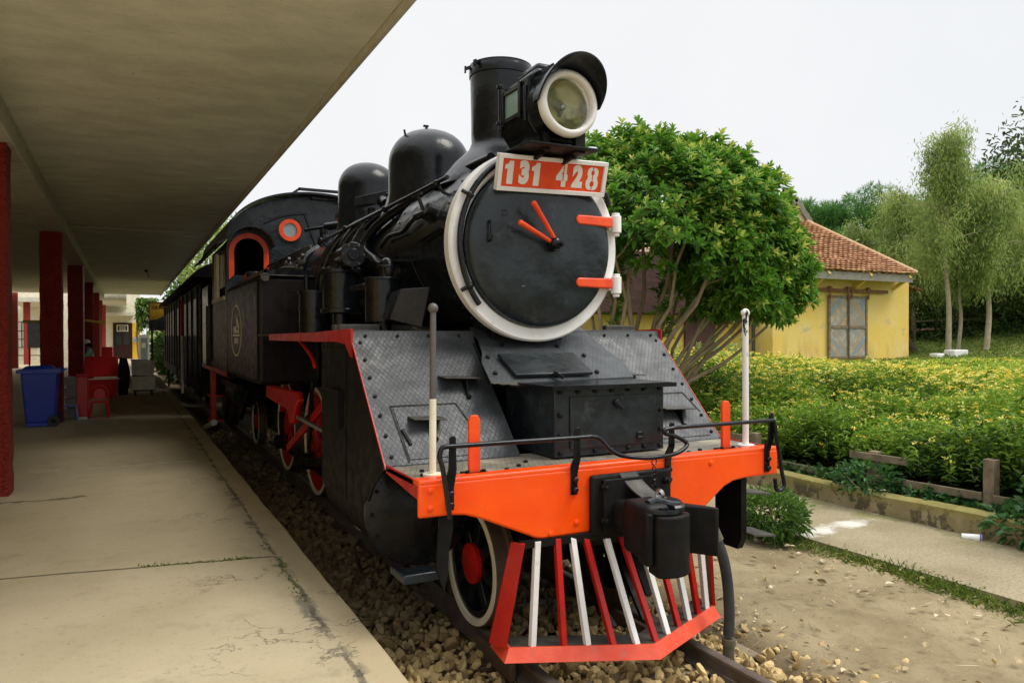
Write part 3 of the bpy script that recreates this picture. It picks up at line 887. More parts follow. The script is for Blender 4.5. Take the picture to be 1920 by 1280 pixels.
for args in (((RX0, 15.2, EV), (RX1, 15.2, EV), (AX - .95, AY, AZ), (AX + .60, AY, AZ), 24, .28),
             ((RX1, 15.2, EV), (RX1, 27, EV), (AX + .60, AY, AZ), (AX, 27, 7.6), 22, .28),
             ((RX0, 27, EV), (RX0, 15.2, EV), (AX, 27, 7.6), (AX - .95, AY, AZ), 16, .4)):
    v, f, t = tile_slope("t", *args); k = len(V); V += v; F += [[i + k for i in q] for q in f]; T += t
me = bpy.data.meshes.new("roof"); me.from_pydata(V, [], F)
at = me.attributes.new("tint", 'FLOAT', 'FACE'); at.data.foreach_set("value", T); me.materials.append(TILE)
rf = bpy.data.objects.new("roof", me); COL.objects.link(rf); rf.parent = hs
MB().prism([(AX - 1.25, AY + .02, AZ - .1), (AX + .75, AY + .02, AZ - .1), (AX - .05, AY + .02, 7.52)], (0, 0, 0), (0, .2, 0)).build("gablet", paint("faded_yellow_wash", (0.66, 0.56, 0.33), (0.5, 0.43, 0.28), rough=0.9, var=2), rf)
g = MB().bar((AX - .07, AY - .05, 7.58), (AX + .95, AY - .05, AZ - .12), .25, .10, (0, 1, 0)).bar((AX - .03, AY - .05, 7.58), (AX - 1.4, AY - .05, AZ - .12), .25, .10, (0, 1, 0))
g.build("gablet_coping", CEMENT, rf)
hp = MB().tube([(RX1, 15.2, EV + .05), ((RX1 + AX + .6) / 2, (15.2 + AY) / 2, (EV + AZ) / 2 + .06), (AX + .6, AY, AZ + .06)], .10, n=10)
hp.tube([(AX + .6, AY, AZ + .05), (AX, 27, 7.7)], .1)
hp.build("hip_ridge", paint("pale_clay_ridge", (0.52, 0.30, 0.16), (0.6, 0.42, 0.24), rough=0.8, grime=(0.3, 0.22, 0.14)), rf)
# low stone blocks in the grass by the house
for i, (x, y, sx, sy, sz) in enumerate(((27.3, 15.0, .9, .5, .30), (26.5, 15.2, .45, .4, .20))):
    z = float(ground_h(x, y))
    tag(MB().box(x, x + sx, y, y + sy, z - .1, z + sz).build("stone_block", WHITE, bevel=.05),
        ("larger pale stone block lying in the grass right of the yellow house", "smaller pale stone block lying in the grass beside the house corner")[i], "stone")
# ================================================================ steam locomotive
lo = thing("steam_locomotive", "black tank steam locomotive with orange buffer beam and number plate 131 428", "locomotive")
CZ = 2.596
b = MB().lathe([(.55, 1.10), (.69, 1.10), (.69, 2.35), (.60, 2.36)], (0, 0, CZ), (0, 1, 0), 72)
sm = b.build("smokebox", BLACK, lo)
b = MB()
for y in (1.2, 2.27):
    for k in range(44):
        a = 2 * math.pi * k / 44
        b.rivet((.69 * math.cos(a), y, CZ + .69 * math.sin(a)), (math.cos(a), 0, math.sin(a)), .011)
absorb(sm, b.build("rivets", BLACK, sm))
b = MB().lathe([(.3, 2.3), (.655, 2.32), (.655, 8.3)], (0, 0, CZ), (0, 1, 0), 72)
for y in (2.42, 3.75, 5.1, 6.4): b.lathe([(.65, y - .035), (.667, y - .03), (.667, y + .03), (.65, y + .035)], (0, 0, CZ), (0, 1, 0), 72)
b.build("boiler", BLACK, lo)
b = MB().lathe([(.575, 1.10), (.585, 1.05), (.60, 1.036), (.682, 1.036), (.695, 1.05), (.695, 1.125), (.68, 1.13)], (0, 0, CZ), (0, 1, 0), 96)
b.build("smokebox_ring", WHITE, lo)
b = MB().lathe([(.585, 1.06), (.59, 1.02), (.575, .985), (.55, .972), (.45, .955), (.28, .94), (.12, .932), (0, .93)], (.012, 0, 2.590), (0, 1, 0), 96)
dr = b.build("smokebox_door", BLACKD, lo, sharp=60)
for z in (2.795, 2.335):
    b = MB()
    P = [(.29, z - .034), (.605, z - .038), (.605, z + .038), (.29, z + .034), (.272, z + .012), (.272, z - .012)]
    v = [(x, .932 + .10 * max(0, (x - .25)) ** 1.5 * 1.2, q) for x, q in P]
    b.prism(v, (0, 0, 0), (0, .06, 0))
    b.build("hinge_strap", ORANGE, dr, bevel=.010, seg=3)
for z in (2.795, 2.335):
    b = MB()
    b.cyl((.655, .985, z - .075), (.655, .985, z + .055), .040, n=18).cyl((.655, .985, z + .055), (.655, .985, z + .075), .030, n=18)
    b.cyl((.655, .985, z - .10), (.655, .985, z - .075), .026, n=14).box(.60, .69, .995, 1.05, z - .05, z + .05)
    b.build("hinge_knuckle", WHITE, dr, bevel=.006)
b = MB().cyl((.055, .95, 2.588), (.062, .87, 2.588), .045, n=18).cyl((.062, .87, 2.588), (.066, .82, 2.588), .030, .026, n=16).cyl((.066, .82, 2.588), (.068, .785, 2.588), .018, .012, n=12)
b.ball((.045, .86, 2.60), .045)
b.build("door_dart", BLACK, dr)
for p, q in (((.045, .855, 2.615), (-.150, .815, 2.855)), ((.03, .865, 2.60), (-.245, .835, 2.720))):
    MB().tube([p, q], .014, n=12, r2=.020).ball(q, .021, 12).build("dart_handle", ORANGE, dr)
b = MB().tube([(-.432, .955, 2.60), (-.432, .915, 2.605), (-.432, .910, 2.665), (-.432, .915, 2.725), (-.432, .955, 2.73)], .010, smooth=3)
b.build("grab_handle", BLACK, dr)
for (x, z) in ((-.31, 2.80), (-.16, 2.31)):   # faint plate marks on the door
    b = MB()
    for a in range(4):
        c, s_ = math.cos(a * math.pi / 2 + .8) * .024, math.sin(a * math.pi / 2 + .8) * .024
        c2, s2 = math.cos((a + 1) * math.pi / 2 + .8) * .024, math.sin((a + 1) * math.pi / 2 + .8) * .024
        b.tube([(x + c, .948, z + s_), (x + c2, .948, z + s2)], .0035, n=6)
    b.build("door_patch", BLACKD, dr)
# pipe round the ring
ap = [(R(a), rr) for a, rr in ((112, .655), (125, .648), (140, .64), (155, .632), (170, .628), (185, .628), (200, .632), (212, .64), (222, .648))]
b = MB().tube([(r_ * math.cos(a), 1.005, CZ + r_ * math.sin(a)) for a, r_ in ap], .020, n=10, smooth=4)
for a in (R(150), R(209)): b.cyl((.64 * math.cos(a), 1.005, CZ + .64 * math.sin(a)), (.70 * math.cos(a), 1.02, CZ + .70 * math.sin(a)), .014).ball((.635 * math.cos(a), 1.0, CZ + .635 * math.sin(a)), .028, 10)
b.build("ring_pipe", BLACK, lo)
MB().tube([(.56, 1.0, 3.02), (.585, 1.0, 2.97), (.60, 1.0, 2.93)], .022).build("ring_pipe", BLACK, lo)

# number plate, leaning forward at the top
np_o = Vector((.055, .905, 3.083)); ux = Vector((math.cos(R(1.6)), 0, math.sin(R(1.6)))); uy = Vector((-.03, -.30, .95)).normalized()
uz = ux.cross(uy).normalized(); uy = uz.cross(ux)
def lp(x, y, z): return np_o + ux * x + uy * y + uz * z
def lbox(mb, x0, x1, y0, y1, z0, z1):
    return mb.hexa([lp(x0, y0, z0), lp(x1, y0, z0), lp(x1, y1, z0), lp(x0, y1, z0), lp(x0, y0, z1), lp(x1, y0, z1), lp(x1, y1, z1), lp(x0, y1, z1)])
W2, H2 = .445, .125
b = lbox(MB(), -W2 + .02, W2 - .02, -H2 + .02, H2 - .02, -.03, .004)
npl = b.build("number_plate", ORANGE, lo)
b = MB(); t_ = .030
lbox(b, -W2, W2, H2 - t_, H2, -.034, .022); lbox(b, -W2, W2, -H2, -H2 + t_, -.034, .022)
lbox(b, -W2, -W2 + t_, -H2 + t_, H2 - t_, -.034, .022); lbox(b, W2 - t_, W2, -H2 + t_, H2 - t_, -.034, .022)
b.build("plate_frame", WHITE, npl, bevel=.003)
DH = .215
ONE = [(-.026, -.078), (.020, -.078), (.020, .080), (-.012, .080), (-.020, .062), (-.045, .050), (-.045, .022), (-.026, .026)]
for ch, x in (("1", -.345), ("3", -.238), ("1", -.135), ("4", .070), ("2", .20), ("8", .328)):
    if ch == "1": plate("numeral", ONE, [], .003, DIGIT, npl, lp(x, 0, .0062), ux, uy)
    elif ch == "8":
        e8 = lambda cy, rx, ry, a0, a1, n=16: [(rx * math.copysign(abs(math.cos(a)) ** .8, math.cos(a)), cy + ry * math.copysign(abs(math.sin(a)) ** .8, math.sin(a))) for a in np.linspace(a0, a1, n)]
        plate("numeral", e8(-.036, .053, .046, R(-220), R(40)) + e8(.041, .047, .041, R(-38), R(218)), [e8(-.037, .018, .019, 0, R(350)), e8(.042, .015, .016, 0, R(350))], .003, DIGIT, npl, lp(x, 0, .0062), ux, uy)
    else: text("numeral", ch, .196, DIGIT, npl, lp(x, 0, .0062), ux, uy, bold=.0135, sx=.80, ext=.0015)
b = MB()
lbox(b, .3245, .3315, -.085, .085, .006, .0095); lbox(b, .076, .083, -.03, .085, .006, .0095)
b.build("stencil_gap", ORANGE, npl)
b = MB().bar((-.25, .93, 3.05), (-.22, 1.12, 3.10), .04, .012).bar((.32, .93, 3.05), (.30, 1.12, 3.10), .04, .012)
b.build("plate_bracket", SOOT, npl)

# chimney and domes
b = MB().lathe([(.53, 3.10), (.46, 3.20), (.385, 3.29), (.31, 3.36), (.255, 3.41), (.232, 3.47), (.234, 3.52), (.242, 3.98), (.250, 3.985), (.252, 4.0), (.252, 4.05), (.247, 4.06), (.249, 4.075), (.228, 4.075), (.225, 3.5)], (0.005, 1.64, 0), (0, 0, 1), 56)
ch = b.build("chimney", BLACK, lo)
for a in (R(165), R(200), R(20)):
    b = MB()
    d = Vector((math.cos(a), math.sin(a), 0)); p = Vector((.005, 1.64, 4.065)) + d * .235
    b.bar(p, p + d * .05 + Vector((0, 0, -.02)), .03, .02).bar(p + d * .05, p + d * .05 + Vector((0, 0, -.05)), .03, .012, d)
    b.build("rim_clip", BLACK, ch)
def dome(cy, r, top, name):
    zb = CZ + .655
    P = [(r * 1.42, zb - .35), (r * 1.22, zb - .16), (r * 1.07, zb - .04), (r * 1.0, zb + .06), (r * .985, top - .42 * r * 2.0)]
    for k in range(1, 11):
        a = math.pi / 2 * k / 10
        P.append((r * .985 * math.cos(a) ** .82 if k < 10 else 0, top - .84 * r + .84 * r * math.sin(a)))
    return MB().lathe(P, (0, cy, 0), (0, 0, 1), 56).build(name, BLACK, lo, sharp=70)
d1 = dome(3.2, .405, 3.95, "steam_dome")
d2 = dome(5.3, .365, 4.06, "sand_dome")
b = MB().cyl((-.05, 3.15, 3.93), (-.05, 3.15, 3.985), .012).cyl((-.28, 3.1, 3.84), (-.30, 3.08, 3.90), .01).bar((-.08, 3.15, 3.98), (-.03, 3.15, 3.98), .02, .02)
b.build("dome_fitting", BLACK, d1)

# headlight
HL = Vector((0.0, .62, 3.506))
hl = MB().prism([(-.235, .74, 3.70), (-.235, .74, 3.40), (-.15, .74, 3.285), (.15, .74, 3.285), (.235, .74, 3.40), (.235, .74, 3.70), (.16, .74, 3.765), (-.16, .74, 3.765)], (0, 0, 0), (0, .42, 0)).build("headlight", BLACK, lo, bevel=.008)
b = MB().lathe([(.245, .75), (.215, .68), (.205, .62), (.18, .62)], (0, 0, HL.z), (0, 1, 0), 56)
b.build("lamp_collar", BLACK, hl)
b = MB().lathe([(.172, .66), (.174, .60), (.180, .580), (.191, .570), (.206, .573), (.222, .59), (.226, .625), (.214, .65)], (0, 0, HL.z), (0, 1, 0), 72)
b.build("lamp_rim", WHITE, hl, sharp=60)
b = MB().lathe([(.170, .625), (.155, .665), (.12, .700), (.07, .722), (0, .732)], (0, 0, HL.z), (0, 1, 0), 48)
b.build("reflector", REFLECT, hl, sharp=80)
b = MB().lathe([(.169, .610), (.14, .595), (.09, .582), (.04, .577), (0, .576), (0, .582), (.04, .583), (.09, .588), (.14, .601), (.169, .616)], (0, 0, HL.z), (0, 1, 0), 48)
b.build("lens", LENS, hl, sharp=80)
b = MB().tube([(0, .73, HL.z - .05), (0, .70, HL.z - .02)], .014).ball((0, .685, HL.z), .024).build("bulb", STEEL, hl)
# peaked visor: deepest at the crown, tapering to nothing at the sides
v, f = [], []; N = 36
for i in range(N + 1):
    a = R(-2) + R(184) * i / N; dep = .03 + .20 * max(0, math.sin(a)) ** .8
    for rr, yy in ((.228, .66), (.232 + .012, .66), (.236 + .030 * math.sin(a) + .012, .625 - dep), (.236 + .030 * math.sin(a), .625 - dep)):
        v.append((rr * math.cos(a), yy, HL.z + rr * math.sin(a)))
for i in range(N):
    for k in range(4): f.append([i * 4 + k, i * 4 + (k + 1) % 4, (i + 1) * 4 + (k + 1) % 4, (i + 1) * 4 + k])
MB().add(v, f).build("visor", BLACK, hl, sharp=50)
MB().box(-.2375, -.228, .86, 1.08, 3.49, 3.65).build("side_window", LAMPGLASS, hl)
b = MB()
for z in (3.47, 3.665): b.box(-.25, -.235, .83, 1.12, z - .015, z + .015)
for y in (.845, 1.10): b.box(-.255, -.235, y - .015, y + .015, 3.44, 3.69)
b.cyl((-.25, 1.13, 3.42), (-.25, 1.13, 3.72), .016, n=10).cyl((-.255, 1.13, 3.72), (-.255, 1.13, 3.745), .024, n=10).cyl((-.255, 1.13, 3.46), (-.255, 1.13, 3.485), .026, n=10)
b.cyl((-.245, .77, 3.40), (-.245, .77, 3.64), .012, n=8)
b.build("window_frame", BLACK, hl, bevel=.003)
b = MB().box(-.13, .13, .80, 1.12, 3.765, 3.835).build("lamp_vent", BLACK, hl, bevel=.03)
b = MB().tube([(-.2, .74, 3.66), (-.21, .71, 3.70), (-.17, .70, 3.73), (-.14, .72, 3.74)], .009, smooth=4).bar((-.16, .70, 3.72), (-.08, .66, 3.77), .035, .02)
b.build("visor_clip", BLACK, hl)
b = MB().box(-.17, .0, .72, 1.1, 3.23, 3.30).box(.09, .17, .66, .72, 3.20, 3.34).box(-.15, -.10, .68, .72, 3.20, 3.33).bar((-.1, .70, 3.28), (.12, .70, 3.27), .03, .02)
b.build("lamp_bracket", SOOT, hl, bevel=.004)
b = MB().hexa([(-.30, .60, 3.212), (.245, .60, 3.212), (.245, 1.10, 3.225), (-.30, 1.10, 3.225), (-.30, .60, 3.226), (.245, .60, 3.226), (.245, 1.10, 3.239), (-.30, 1.10, 3.239)])
b.bar((-.12, 1.15, 3.15), (-.12, .75, 3.205), .03, .05).bar((.12, 1.15, 3.15), (.12, .75, 3.205), .03, .05)
b.build("lamp_shelf", SOOT, hl, bevel=.003)

# cab
def cab_roof_z(x): return 3.36 + .785 * math.sqrt(max(0, 1 - (abs(x) / 1.345) ** 2.15))
front = [(-1.3, 1.9), (1.3, 1.9)] + [(x, cab_roof_z(x) - .01) for x in np.linspace(1.3, -1.3, 45)]
arch = [(-1.20, 2.87), (-.77, 2.87)] + [(-.985 + .215 * math.cos(a), 3.22 + .215 * math.sin(a)) for a in np.linspace(0, math.pi, 24)]
arch_r = [(-x, z) for x, z in arch][::-1]
port = ellipse(-.372, 3.594, .105, .105); port_r = None
cab = plate("cab", front, [arch, arch_r, port], .02, BLACKD, lo, (0, 8.3, 0), (1, 0, 0), (0, 0, 1))
def ring2d(name, outer, inner, mat, par, y, th=.03):
    return plate(name, outer, [inner], th, mat, par, (0, y, 0), (1, 0, 0), (0, 0, 1))
for s_ in (-1, 1):
    cx = s_ * .985
    oa = [(cx - .29, 2.80), (cx - .215, 2.87)] + [(cx + .215 * math.cos(a), 3.22 + .215 * math.sin(a)) for a in np.linspace(math.pi, 0, 24)] + [(cx + .215, 2.85), (cx + .29, 2.83)] + [(cx + .29 * math.cos(a), 3.22 + .29 * math.sin(a)) for a in np.linspace(0, math.pi, 24)]
    plate("window_surround", oa, [], .03, ORANGE, cab, (0, 8.27, 0), (1, 0, 0), (0, 0, 1))
    # hood over the arched window
    v, f = [], []; N = 20
    for i in range(N + 1):
        a = R(10) + R(150) * i / N
        a = a if s_ < 0 else math.pi - a
        for rr, yy in ((.33, 8.29), (.35, 8.29), (.35, 7.98), (.33, 7.98)): v.append((cx + rr * math.cos(a), yy, 3.24 + rr * math.sin(a)))
    for i in range(N):
        for k in range(4): f.append([i * 4 + k, i * 4 + (k + 1) % 4, (i + 1) * 4 + (k + 1) % 4, (i + 1) * 4 + k])
    MB().add(v, f).build("window_hood", BLACK, cab)
    if s_ > 0: continue
    ring2d("porthole_ring", ellipse(s_ * .372, 3.594, .172, .172), ellipse(s_ * .372, 3.594, .108, .108), ORANGE, cab, 8.27)
    MB().lathe([(.185, 0), (.20, .0), (.20, .02), (.185, .02)], (s_ * .372, 8.27, 3.594), (0, 1, 0), 40).build("porthole_flange", BLACKD, cab)
    MB().cyl((s_ * .372, 8.285, 3.594), (s_ * .372, 8.295, 3.594), .106, n=40).build("porthole_glass", WINGLASS, cab)
for s_ in (-1, 1):
    side = [(8.3, 1.36), (10.45, 1.36), (10.45, 3.37), (8.3, 3.37)]
    win = [(8.55, 2.56), (10.2, 2.56), (10.2, 3.28), (8.55, 3.28)]
    plate("cab_side", side, [win], .02, TANKC, cab, (s_ * 1.29, 0, 0), (0, 1, 0), (0, 0, 1))
    b = MB()
    b.box(s_ * 1.30 - .03, s_ * 1.30 + .02, 9.50, 9.85, 2.56, 3.3).box(s_ * 1.30 - .03, s_ * 1.30 + .03, 8.5, 10.25, 2.5, 2.56)
    b.build("window_frame", CREAM, cab, bevel=.004)
    MB().box(s_ * 1.27 - .004, s_ * 1.27 + .004, 8.60, 9.55, 2.72, 3.27).build("window_pane", WINGLASS, cab)
b = MB(); xs = np.linspace(-1.46, 1.46, 49)
v, f = [], []
for x in xs:
    z = cab_roof_z(x) if abs(x) < 1.335 else 3.36 - (abs(x) - 1.335) * .55
    for y in (8.05, 12.2): v += [(x, y, z), (x, y, z + .03)]
for i in range(len(xs) - 1):
    a = i * 4; c = a + 4
    f += [[a + 1, c + 1, c + 3, a + 3], [a, a + 2, c + 2, c], [a, c, c + 1, a + 1], [a + 2, a + 3, c + 3, c + 2]]
b.add(v, f).build("roof", BLACK, cab)
b = MB().box(-.05, 1.0, 8.2, 9.6, 4.10, 4.14).bar((-.42, 8.12, 4.10), (-.25, 8.12, 4.225), .035, .035).bar((-.27, 8.12, 4.22), (.9, 8.12, 4.22), .035, .045)
b.build("roof_hatch", BLACK, cab)
# embossed panel on the cab front round the porthole
b = MB().tube([(-.75, 8.285, 3.68), (-.5, 8.285, 3.80), (-.18, 8.285, 3.86), (-.13, 8.285, 3.82), (.0, 8.285, 3.45), (.06, 8.285, 3.35)], .018, smooth=5)
for i in range(7): b.rivet((-.95 + .14 * i, 8.288, 3.66 + .06 * i - .004 * i * i), (0, -1, 0), .014)
for p in ((-.62, 3.22), (-.58, 3.27), (-.52, 3.24), (-.66, 3.17), (-.45, 3.2), (-.6, 3.14)): b.rivet((p[0], 8.288, p[1]), (0, -1, 0), .016)
absorb(cab, b.build("cab_front_rivets", BLACKD, cab))
b = MB().box(-1.29, -.3, 8.31, 10.4, 1.3, 1.36).prism([(-1.28, 10.42, 1.3), (1.28, 10.42, 1.3), (1.28, 10.42, 3.35), (.9, 10.42, 3.85), (0, 10.42, 4.10), (-.9, 10.42, 3.85), (-1.28, 10.42, 3.35)], (0, 0, 0), (0, .06, 0)).box(-.62, .62, 8.4, 8.5, 1.36, 3.0)
b.build("cab_floor", SOOT, cab)

# bunker behind the cab
b = MB().box(-1.3, 1.3, 11.25, 12.4, 1.36, 2.9).box(-1.27, -1.2, 10.5, 11.25, 1.36, 1.5)
b.build("bunker", BLACK, lo, bevel=.02)
b = MB()
for y in (10.6, 11.15): b.cyl((-1.33, y, 1.4), (-1.33, y, 2.5), .018, n=10)
b.build("cab_handrail", BLACK, lo)
MB().box(-1.315, -1.30, 8.35, 12.4, 1.33, 1.40).build("cab_sill", RED, lo, bevel=.004)
b = MB().box(-1.30, -1.22, 10.70, 10.95, .42, 1.34).box(-1.34, -1.1, 10.65, 11.0, .40, .44).box(-1.34, -1.1, 10.65, 11.0, .85, .88)
b.build("cab_step", RED, lo, bevel=.006)

# side tanks
for s_ in (-1, 1):
    x0, x1 = (-1.3, -.585) if s_ < 0 else (.585, 1.3)
    tk = MB().box(x0, x1, 5.36, 8.29, 1.37, 2.645).build("side_tank", TANKC, lo, bevel=.055, seg=5)
    b = MB()
    xi = x0 + .36
    for z in np.arange(1.42, 2.6, .055): b.rivet((xi, 5.36, z), (0, -1, 0), .007)
    for x in np.arange(xi + .05, x1, .055): b.rivet((x, 5.36, 2.24), (0, -1, 0), .007)
    b.box(xi, x1 - .02, 5.352, 5.361, 2.225, 2.25).box(xi, x1 - .02, 5.352, 5.361, 2.47, 2.49).box(xi - .012, xi + .012, 5.352, 5.361, 1.42, 2.6)
    for y in np.arange(5.5, 8.2, .065):
        b.rivet((s_ * 1.3, y, 2.60), (s_, 0, 0), .006); b.rivet((s_ * 1.3, y, 1.43), (s_, 0, 0), .006)
    absorb(tk, b.build("tank_rivets", TANKC, tk))
    b = MB().box(x0 + .02, x1 - .02, 5.33, 8.28, 2.648, 2.662)
    b.cyl((s_ * 1.22, 5.40, 2.63), (s_ * 1.22, 5.33, 2.63), .05, n=16)
    b.build("tank_top", DUSTIRON, tk, bevel=.004)
    b = MB()
    ya, yb = 5.75, 8.2
    b.box(x0 + .14, x0 + .17, ya, yb, 2.66, 2.76).box(x1 - .06, x1 - .03, ya, yb, 2.66, 2.76).box(x0 + .14, x1 - .03, ya, ya + .03, 2.66, 2.76)
    b.build("tank_rail", BLACK, tk)
    b = MB().box(s_ * .95 - .2, s_ * .95 + .2, 7.3, 7.7, 2.66, 2.86).build("tank_filler", BLACK, tk, bevel=.05)
# tank emblem: oval ring and a little sailing boat
em = Vector((-1.3035, 7.25, 2.02)); eux, euy = (0, -1, 0), (0, 0, 1)
def emb(name, pts, holes=[], m=GOLD): return plate(name, pts, holes, .003, m, ebase, em, eux, euy)
ebase = plate("tank_emblem", ellipse(0, 0, .53, .355, 64), [ellipse(0, 0, .495, .335, 64)], .003, GOLD, lo, em, eux, euy)
emb("emblem_sail", [(-.03, .235), (.02, .20), (.16, .155), (.27, .10), (.30, -.005), (.24, .03), (.13, .045), (.10, .11), (.05, .12), (.03, .05), (-.01, .05), (.02, .12)])
emb("emblem_hull", [(-.16, .055), (.03, .06), (.05, .015), (.0, .0), (.26, .015), (.32, -.035), (-.18, -.035)])
emb("emblem_stripe", [(-.34, -.05), (.36, -.05), (.33, -.08), (-.31, -.08)])
for i in range(4): emb("emblem_wave", [(-.36 + .015 * i, .055 - .026 * i), (-.19, .055 - .026 * i), (-.19, .043 - .026 * i), (-.36 + .015 * i, .043 - .026 * i)])
text("emblem_lettering", "DIEEM", .105, GOLD, ebase, em + Vector((0, 0, -.145)), eux, euy, bold=.003, sx=1.35, ext=.0015)

# running boards with a red valance
for s_ in (-1, 1):
    a, c = (-1.3, -.60) if s_ < 0 else (.60, 1.3)
    rb = MB().box(a, c, 1.30, 5.34, 1.945, 1.965).build("running_board", DUSTIRON, lo)
    xo = s_ * 1.3
    P = [(xo, 1.26, 1.99), (xo, 1.32, 1.995), (xo, 1.9, 1.985), (xo, 2.3, 1.975), (xo, 4.5, 1.965), (xo, 4.5, 1.90), (xo, 2.2, 1.90), (xo, 1.7, 1.905), (xo, 1.42, 1.89), (xo, 1.27, 1.80)]
    MB().prism(P, (0, 0, 0), (s_ * .015, 0, 0)).build("valance", RED, rb)
    b = MB().box(min(xo, xo - s_ * .3), max(xo, xo - s_ * .3), 1.62, 1.68, 1.966, 2.03).box(a, c, 1.6, 1.66, 1.966, 1.99)
    if s_ < 0: b.box(-1.27, -.66, 1.9, 1.98, 1.966, 2.03)
    b.build("board_batten", DUSTIRON, rb, bevel=.005)
    MB().tube([(s_ * 1.2, 3.5, 1.9), (s_ * 1.2, 3.3, 1.86), (s_ * 1.18, 3.05, 1.75), (s_ * 1.17, 2.98, 1.66)], .018, n=8, smooth=4).build("board_hanger", RED, rb)

# sloping front footplates
def apron(x0, x1, name):
    """bottom edge at Y .56, Z 1.172; top at Y 1.28, Z 1.93, with a vertical lip above"""
    b = MB()
    y0, z0, y1, z1 = .56, 1.176, 1.27, 1.905
    xi0, xi1 = x0, x1
    lip = [(y0 - .06, z0 - .003), (y0, z0), (y0 + (y1 - y0) * .5, z0 + (z1 - z0) * .5), (y1 - .02, z1 - .02), (y1 + .01, z1 + .03), (y1 + .025, z1 + .075)]
    v, f = [], []
    for (y, z) in lip:
        for x in (x0, x1): v += [(x, y, z), (x, y + .012, z - .010)]
    for i in range(len(lip) - 1):
        a, c = i * 4, i * 4 + 4
        f += [[a, a + 2, c + 2, c], [a + 1, c + 1, c + 3, a + 3], [a, c, c + 1, a + 1], [a + 2, a + 3, c + 3, c + 2]]
    f += [[0, 1, 3, 2], [20, 22, 23, 21]]
    return b.add(v, f).build(name, TREAD, lo, sharp=30)
nS = Vector((0, -.716, .698)).normalized()
def onS(x, t, h=0.0):
    p = Vector((x, .56 + .71 * t, 1.176 + .729 * t)); return p + nS * h
for s_ in (-1, 1):
    x0, x1 = (-1.3, -.40) if s_ < 0 else (.42, 1.3)
    apn = apron(x0, x1, "front_footplate")
    xe = s_ * 1.3
    b = MB()
    for k in range(7): b.bolt(onS(xe - s_ * .05, .06 + .155 * k), nS, .013, .014)
    for x in np.linspace(xe - s_ * .09, s_ * .52, 4): b.bolt((x, 1.285, 1.945), (0, -1, .2), .012, .013)
    absorb(apn, b.build("footplate_bolts", SOOT, apn))
    MB().bar(onS(xe + s_ * .004, -.02, -.004), onS(xe + s_ * .004, 1.0, -.004), .006, .014, nS).build("edge_strip", RED, apn)
    # lower hatch with its outline, and the two steps
    hx0, hx1 = (-1.17, -.72) if s_ < 0 else (.74, 1.20)
    b = MB()
    for (p, q) in ((onS(hx0, .44, .001), onS(hx1, .44, .001)), (onS(hx0, .44, .001), onS(hx0 + .02, .01, .001)), (onS(hx1, .44, .001), onS(hx1 + .06, .25, .001))): b.bar(p, q, .012, .004, nS)
    b.build("hatch_seam", SOOT, apn)
    MB().hexa([onS(hx0 + .03, .03, .001), onS(hx1 + .02, .03, .001), onS(hx1 - .01, .42, .001), onS(hx0 + .015, .42, .001), onS(hx0 + .03, .03, .006), onS(hx1 + .02, .03, .006), onS(hx1 - .01, .42, .006), onS(hx0 + .015, .42, .006)]).build("hatch", TREAD, apn)
    MB().bar(onS(hx0 + .06, .13, .012), onS(hx0 + .03, .25, .012), .02, .016, nS).build("hatch_latch", SOOT, apn, bevel=.004)
    for (xa, xb, t) in (((-1.08, -.86, .335), (-.78, -.50, .66)) if s_ < 0 else ((.86, 1.14, .30), (.60, .86, .64))):
        p = onS((xa + xb) / 2, t); w = (xb - xa) / 2; cx = p.x
        st = MB().hexa([(cx - w, p.y - .13, p.z + .004), (cx + w, p.y - .13, p.z - .006), (cx + w, p.y + .02, p.z), (cx - w, p.y + .02, p.z + .008), (cx - w, p.y - .13, p.z + .013), (cx + w, p.y - .13, p.z + .003), (cx + w, p.y + .02, p.z + .010), (cx - w, p.y + .02, p.z + .018)]).build("foot_step", DUSTIRON, apn, bevel=.003)
        MB().prism([(cx + .02, p.y - .11, p.z), (cx + .02, p.y + .02, p.z), (cx + .02, p.y - .10, p.z - .13), (cx + .02, p.y - .125, p.z - .13)], (0, 0, 0), (.012, 0, 0)).bolt((cx + .03, p.y - .13, p.z - .12), (0, -1, 0), .018).build("step_gusset", SOOT, st)
